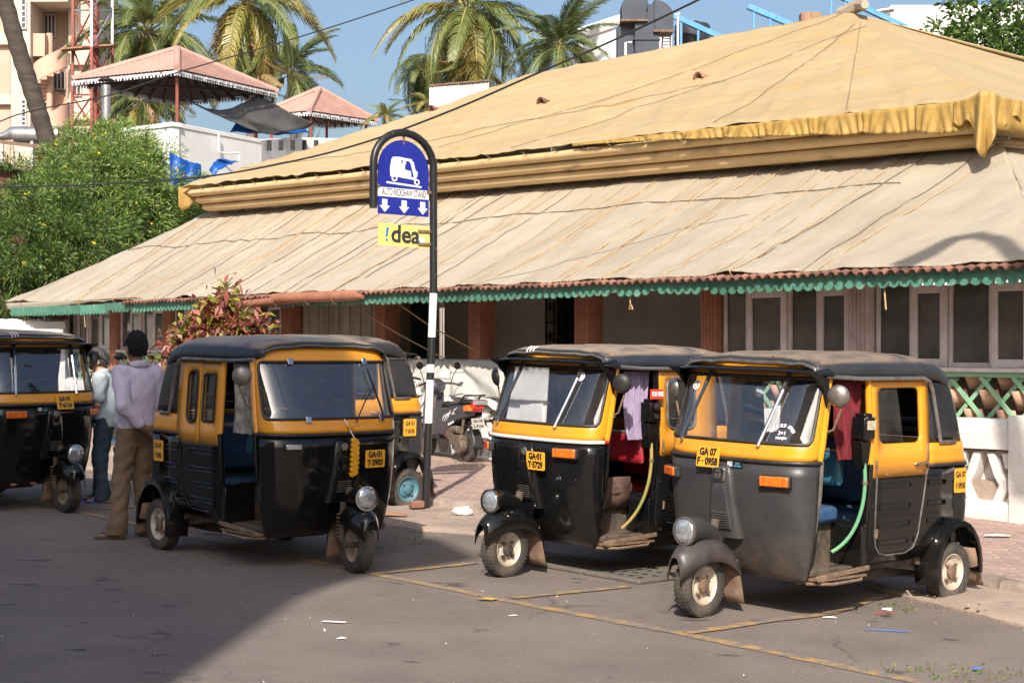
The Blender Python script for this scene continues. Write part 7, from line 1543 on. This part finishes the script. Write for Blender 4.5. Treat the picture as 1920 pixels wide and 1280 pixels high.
# driver sitting in the rickshaw at the left edge
LLm = ground_matrix(RLL.x, RLL.y, R(143)+math.pi)
JS = dict(pel=(0, 0, .80), ch=(.03, 0, 1.12), nk=(.05, 0, 1.31), hd=(.09, .0, 1.43), shL=(.03, .18, 1.23), shR=(.03, -.18, 1.23), elL=(.10, .27, .98), wrL=(.28, .24, .93), elR=(.10, -.27, .98), wrR=(.28, -.24, .93),
          hpL=(.02, .09, .78), hpR=(.02, -.09, .78), knL=(.36, .12, .74), anL=(.36, .12, .40), toL=(.50, .12, .345), knR=(.36, -.12, .74), anR=(.36, -.12, .40), toR=(.50, -.12, .345))
person('driver in dotted dark shirt sitting inside the rickshaw at the left edge', LLm @ Matrix.Translation((-.84, -.20, -.06)), .93, dict(J=JS, lo=(-.25, -.42, .28), hi=(.62, .42, 1.62), face=(1, 0, -.2), handL=((1, -.1, .1), (0, 0, -1), .6, -1), handR=((1, .1, .1), (0, 0, -1), .6, 1), skin=SKIN, hairm=HAIRB,
   haircut=[((.06, .07), (1, -.4)), ((-.02, -.08), (.3, -1))], sleeve='short', hem=.72, shm=DOTS, trm=TROU, sam=SAND, cuff=.42, ph=1))

# ================================================================ scooters and motorcycle
SCG = mat('dark_grey_scooter_paint', (.045, .045, .055), .3, col2=(.055, .053, .06), scale=4, coat=.5, low=((.12, .06, .05), .2, .6, .7)); SCS = mat('silver_scooter_paint', (.42, .42, .43), .35, .4, coat=.4); SCM = mat('maroon_panel', (.14, .04, .04), .45, low=((.2, .13, .1), .2, .5, .5)); WPL = mat('white_plate', (.42, .40, .36), .5, col2=(.33, .3, .26), scale=8); GUN = mat('greasy_engine', (.13, .11, .095), .6, .4, col2=(.22, .15, .1), scale=20, bump=.004, bscale=40); BLB = mat('blue_badge', (.03, .08, .4), .4)
def scooter(label, M4, paint, decal=True, plate=True):
    """front wheel at x=1.24, rear wheel at x=0, left is +Y"""
    t = thing('motor_scooter', label, 'scooter', M4, 'scooters parked along the wall')
    for x, nm, w_ in ((0, 'rear_wheel', .10), (1.24, 'front_wheel', .09)): tyre(frame(Vector((x, 0, .215)), (1, 0, 0), (0, 0, -1)), nm, t, r=.215, wd=w_, rimm='rim_dark', hubm='rim_dark')
    for sd in (1, -1):
        mb = MB(); out = [(-.30, .74), (-.24, .80), (.10, .78), (.50, .70), (.66, .60), (.68, .46), (.60, .36), (.42, .36), (.30, .46), (.10, .56), (-.10, .62), (-.28, .66)]
        mb.prism(out, lambda x, z: Vector((x, sd*.06, z)), lambda x, z: Vector((x, sd*(.17-.10*max(0, -x-.02)/.3), z))); mb.build('side_panel', paint, t, 30, bevel=.03)
        if decal and sd > 0:
            for k, (a, b_) in enumerate((((.46, .54), (.38, .64)), ((.40, .54), (.31, .66)), ((.34, .56), (.25, .68)), ((.28, .60), (.22, .70)), ((.38, .60), (.22, .66)), ((.16, .66), (.02, .75)), ((.20, .64), (.10, .66)))):
                mb = MB(); mb.tube([Vector((a[0], .172, a[1])), Vector(((a[0]+b_[0])/2+.01, .174, (a[1]+b_[1])/2+.012)), Vector((b_[0], .172, b_[1]))], [.004, .009, .003], 5); mb.build('decal_stroke', M['decal'], t)
            for k in range(3): mb = MB(); mb.box((.27-.06*k, .172, .505+.02*k), (.045, .006, .03)); mb.build('decal_stroke', M['decal'], t, bevel=.004)
    mb = MB(); mb.prism([(.66, .40), (.30, .28), (.30, .34), (.60, .50)], lambda x, z: Vector((x, -.16, z)), lambda x, z: Vector((x, .16, z))); mb.build('lower_panel', SCM, t, 30, bevel=.02)
    mb = MB(); rows = []
    for x, z, w_, h in ((-.28, .84, .08, .05), (-.2, .86, .12, .07), (0, .85, .135, .08), (.2, .81, .14, .08), (.36, .78, .12, .08), (.62, .80, .10, .07), (.68, .76, .08, .03)): rows.append([Vector((x, w_*math.cos(R(a)), z-.03+h*.6*math.sin(R(a)))) for a in range(0, 360, 30)])
    mb.loft(rows, True, True); mb.build('seat', M['seal'], t, 60)
    mb = MB(); mb.tube([Vector((.02, .13, .83)), Vector((-.10, .13, .92)), Vector((-.26, .10, .93)), Vector((-.30, 0, .93)), Vector((-.26, -.10, .93)), Vector((-.10, -.13, .92)), Vector((.02, -.13, .83))], .014, 8); mb.build('grab_rail', M['seal'], t)
    mb = MB(); mb.prism([(-.30, .70), (-.34, .76), (-.31, .86), (-.22, .80), (-.20, .72)], lambda x, z: Vector((x, -.11, z)), lambda x, z: Vector((x, .11, z))); tl = mb.build('tail_light', M['red'], t, 30, bevel=.012)
    for sd in (1, -1): mb = MB(); mb.prism([(-.14, .70), (-.30, .72), (-.22, .80), (-.10, .775)], lambda x, z: Vector((x, sd*.10, z)), lambda x, z: Vector((x, sd*.165, z))); mb.build('indicator_lens', M['orange'], tl, bevel=.01)
    mb = MB(); mb.prism([(-.36, .865), (-.28, .88), (-.27, .865), (-.35, .80)], lambda x, z: Vector((x, -.10, z)), lambda x, z: Vector((x, .10, z))); mb.build('clear_lens', M['lens'], tl, bevel=.006)
    mb = MB(); mb.grid(lambda a, y: Vector((.0-.26*math.cos(a)-.02, y, .22+.28*math.sin(a))), [R(-5+8*k) for k in range(13)], [-.075, -.03, .03, .075]); mb.build('rear_mudguard', M['seal'], t, 60, solid=.006)
    if plate:
        mf = frame(Vector((-.305, 0.02, .545)), (.12, -1, 0), (.28, 0, 1)); mb = MB(); mb.box(mf.translation, (.21, .15, .006), mf.to_3x3()); p = mb.build('number_plate', WPL, t, bevel=.002)
        text('GA 04', .055, M['ink'], p, mf @ Matrix.Translation((0, .035, .004)), bold=.0015); text('L 4166', .06, M['ink'], p, mf @ Matrix.Translation((0, -.032, .004)), bold=.0015)
    mb = MB(); mb.box((.12, .10, .30), (.34, .13, .14)); mb.cyl(Vector((0, .07, .215)), Vector((0, .17, .215)), .10, n=16); mb.box((.30, .08, .40), (.2, .16, .14)); mb.cyl(Vector((.05, .12, .44)), Vector((.25, .12, .44)), .055, n=12); mb.build('engine', GUN, t, 40, bevel=.012)
    mb = MB(); mb.tube([Vector((.45, -.1, .25)), Vector((.2, -.14, .25)), Vector((-.25, -.15, .30))], [.025, .05, .05], 10); mb.build('exhaust', M['steel'], t)
    mb = MB(); mb.tube([Vector((.02, .12, .24)), Vector((-.06, .11, .62))], .022, 8); mb.build('shock_absorber', GUN, t)
    mb = MB(); mb.box((.84, 0, .30), (.44, .34, .05)); mb.build('floorboard', M['seal'], t, bevel=.012)
    mb = MB(); mb.grid(lambda y, k: Vector((1.04+.05*k-.28*abs(y)**2*3+.10*math.sin(k*3)*.3, y*(1-.25*k), .30+.62*k)), [-.2+.05*i for i in range(9)], [k/10 for k in range(11)]); mb.build('leg_shield', paint, t, 60, solid=.03)
    mb = MB(); mb.tube([Vector((1.22, 0, .28)), Vector((1.02, 0, .96))], .03, 8); mb.build('fork', M['steel'], t)
    mb = MB(); mb.ball((1.05, 0, 1.0), (.15, .17, .12), 14); mb.build('headlight_cowl', paint, t, 60); mb = MB(); mb.lathe([(.075, 0), (.06, .02), (.001, .03)], frame(Vector((1.17, 0, 1.02)), (0, 1, 0), (0, 0, 1)), 18); mb.build('headlight', M['lens'], t)
    mb = MB(); mb.tube([Vector((.86, .34, 1.02)), Vector((.94, .22, 1.05)), Vector((1.0, 0, 1.05)), Vector((.94, -.22, 1.05)), Vector((.86, -.34, 1.02))], .016, 8); mb.build('handlebar', M['seal'], t)
    mb = MB(); mb.grid(lambda a, y: Vector((1.24-.255*math.cos(a), y, .215+.255*math.sin(a))), [R(20+10*k) for k in range(13)], [-.065, 0, .065]); mb.build('front_fender', paint, t, 60, solid=.01)
    for sd in (1, -1):
        a = Vector((.96, sd*.22, 1.06)); h = a+Vector((-.02, sd*.08, .20)); mb = MB(); mb.tube([a, a+Vector((0, sd*.03, .10)), h], .007, 6); ms = mb.build('mirror_stem', M['seal'], t); mb = MB(); mb.lathe([(.055, 0), (.05, .014), (.001, .02)], frame(h+Vector((0, 0, .04)), (0, 1, 0), (.1, 0, 1)), 16); mb.lathe([(.054, 0), (.001, .001)], frame(h+Vector((0, 0, .04)), (0, 1, 0), (.1, 0, 1)), 16); mb.build('mirror', M['chrome'], ms)
    return t
sg_ = G(878, 866, .125); aS = math.atan2(U2.y, U2.x)-R(8)
scooter('dark grey motor scooter with white decals and red tail light parked by the wall', ground_matrix(sg_.x, sg_.y, aS, .13) @ Matrix.Scale(.9, 4), SCG)
sg2 = G(800, 850, .125); s2 = scooter('silver motor scooter with round mirror, half hidden behind the striped pole', ground_matrix(sg2.x-.42, sg2.y+.9, aS+R(150), .13) @ Matrix.Scale(.95, 4), SCS, False, False)
mfb = Matrix.Translation((1.10, 0, .82)); mb = MB(); mb.box((1.115, 0, .80), (.02, .09, .10)); mb.build('badge', BLB, s2, bevel=.01)
# motorcycle by the left garden wall (seen through the left rickshaw's windscreen)
mg = G(105, 905, .12); t = thing('motorcycle', 'dark motorcycle with chrome headlight parked near the left white wall', 'motorcycle', ground_matrix(mg.x+.2, mg.y+2.2, R(-60), .12))
for x, nm in ((0, 'rear_wheel'), (1.28, 'front_wheel')): tyre(frame(Vector((x, 0, .30)), (1, 0, 0), (0, 0, -1)), nm, t, r=.30, wd=.085, rimm='rim_dark', hubm='rim_dark')
mb = MB(); mb.ball((.72, 0, .84), (.28, .13, .13), 14); mb.build('fuel_tank', M['black'], t, 60)
mb = MB(); mb.box((.25, 0, .84), (.62, .22, .09)); mb.build('seat', M['seal'], t, bevel=.03)
mb = MB(); mb.box((.62, 0, .42), (.36, .24, .32)); mb.build('engine', GUN, t, bevel=.03)
mb = MB(); mb.bar((.05, 0, .72), (.95, 0, .62), .1, .06); mb.bar((.0, .08, .3), (.5, .08, .4), .04, .05); mb.build('frame', M['black'], t)
mb = MB(); mb.tube([Vector((1.28, .08, .3)), Vector((1.02, .08, .98))], .025, 8); mb.tube([Vector((1.28, -.08, .3)), Vector((1.02, -.08, .98))], .025, 8); mb.build('fork', M['chrome'], t)
mb = MB(); mb.tube([Vector((.78, .36, 1.06)), Vector((.95, .2, 1.1)), Vector((1.0, 0, 1.02)), Vector((.95, -.2, 1.1)), Vector((.78, -.36, 1.06))], .014, 8); mb.build('handlebar', M['chrome'], t)
mb = MB(); mb.ball((1.12, 0, .95), (.10, .10, .10), 14); hl = mb.build('headlight', M['chrome'], t); mb = MB(); mb.lathe([(.085, 0), (.05, .02), (.001, .028)], frame(Vector((1.19, 0, .95)), (0, 1, 0), (0, 0, 1)), 16); mb.build('lens', M['lens'], hl)
for sd in (1, -1): mb = MB(); mb.tube([Vector((.88, sd*.26, 1.08)), Vector((.86, sd*.32, 1.28))], .006, 6); ms = mb.build('mirror_stem', M['chrome'], t); mb = MB(); mb.ball((.86, sd*.32, 1.30), (.015, .07, .045), 10); mb.build('mirror', M['black'], ms)
for i, (x0, ang) in enumerate(((.3, .05),)): mb = MB(); mb.tube([Vector((.55, -.14, .25)), Vector((.1, -.15, .28)), Vector((-.3, -.15, .36))], [.02, .045, .045], 10); mb.build('exhaust', M['chrome'], t)

# ================================================================ litter, weeds, drain
PAPR = mat('white_paper', (.74, .73, .70), .8); LFY = mat('dry_yellow_leaf', (.52, .36, .06), .7, col2=(.4, .24, .05), scale=30); BLP = mat('blue_plastic_scrap', (.05, .16, .5), .5); REDP = mat('red_string', (.4, .03, .03), .6); GRS = leaf_mat('weed_blade', (.12, .20, .03), (.24, .26, .07), 6)
def scrap(name, label, px, py, outl, m, dz=.006, crumple=.006, ang=0, grp=None, base=0.0):
    p = G(px, py, base); mb = MB(); n = len(outl); rs = random.Random(px)
    c = mb.vert((0, 0, crumple)); ix = [mb.vert((x, y, rs.uniform(0, crumple))) for x, y in outl]
    for i in range(n): mb.face(c, ix[i], ix[(i+1) % n])
    o = mb.build(name, m, None, 0, solid=.0015); o.matrix_world = ground_matrix(p.x, p.y, R(ang), base+dz); return tag(o, label, 'litter', grp)
rect = lambda a, b: [(-a, -b), (a, -b), (a, b), (-a, b)]
scrap('paper_strip', 'long white paper strip lying on the sunlit road in front', 627, 1167, rect(.075, .03), PAPR, ang=-8)
scrap('paper_scrap', 'small white paper scrap below the paper strip on the road', 640, 1197, [(-.03, -.02), (.02, -.03), (.035, .0), (.0, .025)], PAPR)
scrap('dry_leaf', 'yellow dry leaf on the road left of the yellow line', 912, 1126, [(-.075, 0), (-.03, -.035), (.03, -.035), (.08, .0), (.03, .03), (-.03, .03)], LFY, crumple=.02, ang=10)
scrap('paper_scrap', 'tiny white paper on the road right of the dry leaf', 962, 1155, [(-.03, -.015), (.025, -.015), (.03, .015), (-.02, .02)], PAPR)
scrap('paper_scrap', 'white paper scrap on the apron behind the front right rickshaw', 1662, 1146, [(-.035, -.02), (.03, -.02), (.04, .012), (-.025, .02)], PAPR, base=.04, crumple=.02)
scrap('paper_scrap', 'flat white scrap at the rim of the rickshaw shadow', 1555, 1158, [(-.05, -.02), (.05, -.015), (.03, .02), (-.04, .02)], PAPR)
scrap('plastic_scrap', 'thin blue plastic strip on the road at the right', 1660, 1183, [(-.14, -.008), (.14, -.012), (.14, .002), (-.14, .006)], BLP, ang=-14)
scrap('plastic_scrap', 'blue plastic scrap by the weeds at the lower right corner', 1832, 1258, [(-.025, -.02), (.03, -.01), (.02, .025), (-.02, .02)], BLP, crumple=.02)
scrap('plastic_scrap', 'blue plastic scrap at the foot of the wall behind the right rickshaw', 1815, 954, [(-.05, -.03), (.05, -.03), (.05, .03), (-.04, .04)], BLP, crumple=.04, base=.13)
scrap('newspaper_sheet', 'torn newspaper sheet on the pink pavers at the right', 1868, 1006, [(-.12, -.05), (.10, -.06), (.13, .03), (-.08, .05)], PAPR, base=.13, crumple=.02)
scrap('cardboard_scrap', 'flattened brown cardboard on the apron near the striped pole', 735, 967, [(-.14, -.05), (.13, -.06), (.15, .04), (-.1, .06)], mat('cardboard', (.30, .15, .09), .9), base=.05, crumple=.03)
p = G(868, 966, .05); t = thing('crumpled_paper', 'crumpled white paper lying on the kerb apron by the middle rickshaw', 'litter', ground_matrix(p.x, p.y, 0, .07)); mb = MB(); mb.ball((0, 0, .02), (.10, .07, .045), 12); mb.v = [tuple(Vector(q)*(1+.45*mnoise.noise(Vector(q)*28))) for q in mb.v]; mb.build('paper', PAPR, t, 15)
p = G(803, 955, .05); t = thing('broken_brick', 'broken red brick at the foot of the striped pole', 'brick', ground_matrix(p.x, p.y, .5, .07)); mb = MB(); mb.box((-.10, 0.05, .03), (.13, .10, .07)); mb.v = [tuple(Vector(q)+.015*Vector((mnoise.noise(Vector(q)*30), mnoise.noise(Vector(q)*30+Vector((9, 0, 0))), 0))) for q in mb.v]; mb.build('brick_body', TILE, t, bevel=.012)
mb = MB(); mb.tube([Vector((0, 0, 0)), Vector((.04, .01, .004)), Vector((.09, -.01, .003)), Vector((.13, .02, .002))], .0035, 5); o = mb.build('red_string', REDP, None); p = G(1640, 1152); o.matrix_world = ground_matrix(p.x, p.y, R(-20), .012); tag(o, 'short red string near the right apron edge', 'string')
# weeds
rw = np.random.default_rng(3); pos, dr_ = [], []
for px, py, n, sp, base in ((715, 1000, 60, .10, .0), (760, 1012, 90, .14, .0), (790, 1022, 30, .06, 0), (1675, 1138, 40, .08, .03), (1700, 1145, 25, .08, .03), (1790, 1262, 130, .22, .0), (1860, 1268, 60, .2, .0), (1835, 955, 90, .16, .13), (1870, 962, 60, .16, .13), (1905, 968, 40, .1, .13), (830, 868, 80, .18, .13), (900, 872, 90, .25, .13), (1250, 1065, 30, .08, .0), (540, 905, 30, .15, .13)):
    p = G(px, py, base); k = max(4, n//2); q = np.array(p)[None]+rw.normal(size=(k, 3))*np.array([sp, sp*.6, 0]); q[:, 2] = -.017*q[:, 0]+.012*q[:, 1]+base; pos.append(q); dr_.append(np.stack([rw.normal(size=k)*.6, rw.normal(size=k)*.6, np.abs(rw.normal(size=k))*.7+.25], 1))
v, f = leaves(np.concatenate(pos), np.concatenate(dr_), .055, .010, .3, rw); o = np_mesh('weeds', v, f, GRS, None); tag(o, 'small green and straw weeds growing along kerb, apron and wall foot', 'weeds', kind='stuff')
# stones and grit on apron and road edge
mb = MB(); rs = random.Random(9)
for k in range(380):
    s = rs.uniform(-3.5, 9); tt = -edge_t(s)*rs.choice([rs.uniform(.9, 1.25), rs.uniform(.1, 1.2)]); p = KP(s, tt, .055 if tt > -edge_t(s) else .0); r = .004+.013*rs.random()**3; mb.ball(p, (r*rs.uniform(.8, 1.5), r*rs.uniform(.8, 1.4), r*.6), 6)
o = mb.build('grit', CONC, None, 0); tag(o, 'loose grit and small stones along the kerb apron', 'grit', kind='stuff')
fp = []; rs2 = np.random.default_rng(17); n = 170
x_ = rs2.uniform(-3, 4.5, n); y_ = rs2.uniform(8.6, 17, n); pos = np.stack([x_, y_, -.017*x_+.012*y_+.005], 1); dr_ = np.stack([rs2.normal(size=n), rs2.normal(size=n), np.abs(rs2.normal(size=n))*.12], 1)
v, f = leaves(pos, dr_, .016, .009, .05, rs2); o = np_mesh('debris', v, f, [PAPR, LFY, BARK], None, mi=(rs2.random(n)**1.5*3).astype(int).clip(0, 2)); tag(o, 'tiny scraps and dry leaf bits scattered over the road', 'debris', kind='stuff')
# drain cover under the middle rickshaw
p = G(1085, 1062); t = thing('drain_cover', 'perforated concrete drain cover in the shade under the middle rickshaw', 'drain cover', ground_matrix(p.x, p.y, math.atan2(kd.y, kd.x), .004)); DC = mat('dark_concrete', (.11, .095, .085), .9, col2=(.15, .13, .11), scale=6, bump=.004, bscale=40)
for k in range(3):
    mb = MB(); mb.box((-.62+.62*k, 0, .012), (.60, .52, .03)); sl = mb.build('drain_slab', DC, t, bevel=.008)
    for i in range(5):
        for j in range(3): mb = MB(); mb.lathe([(.026, .0275), (.024, .0285), (.001, .0285)], Matrix.Translation((-.62+.62*k-.2+.1*i, -.15+.15*j, 0)), 8); mb.build('dark_hole_disc', M['dark'], sl)  # near-black disc on the slab, shade of a hole painted, none cut
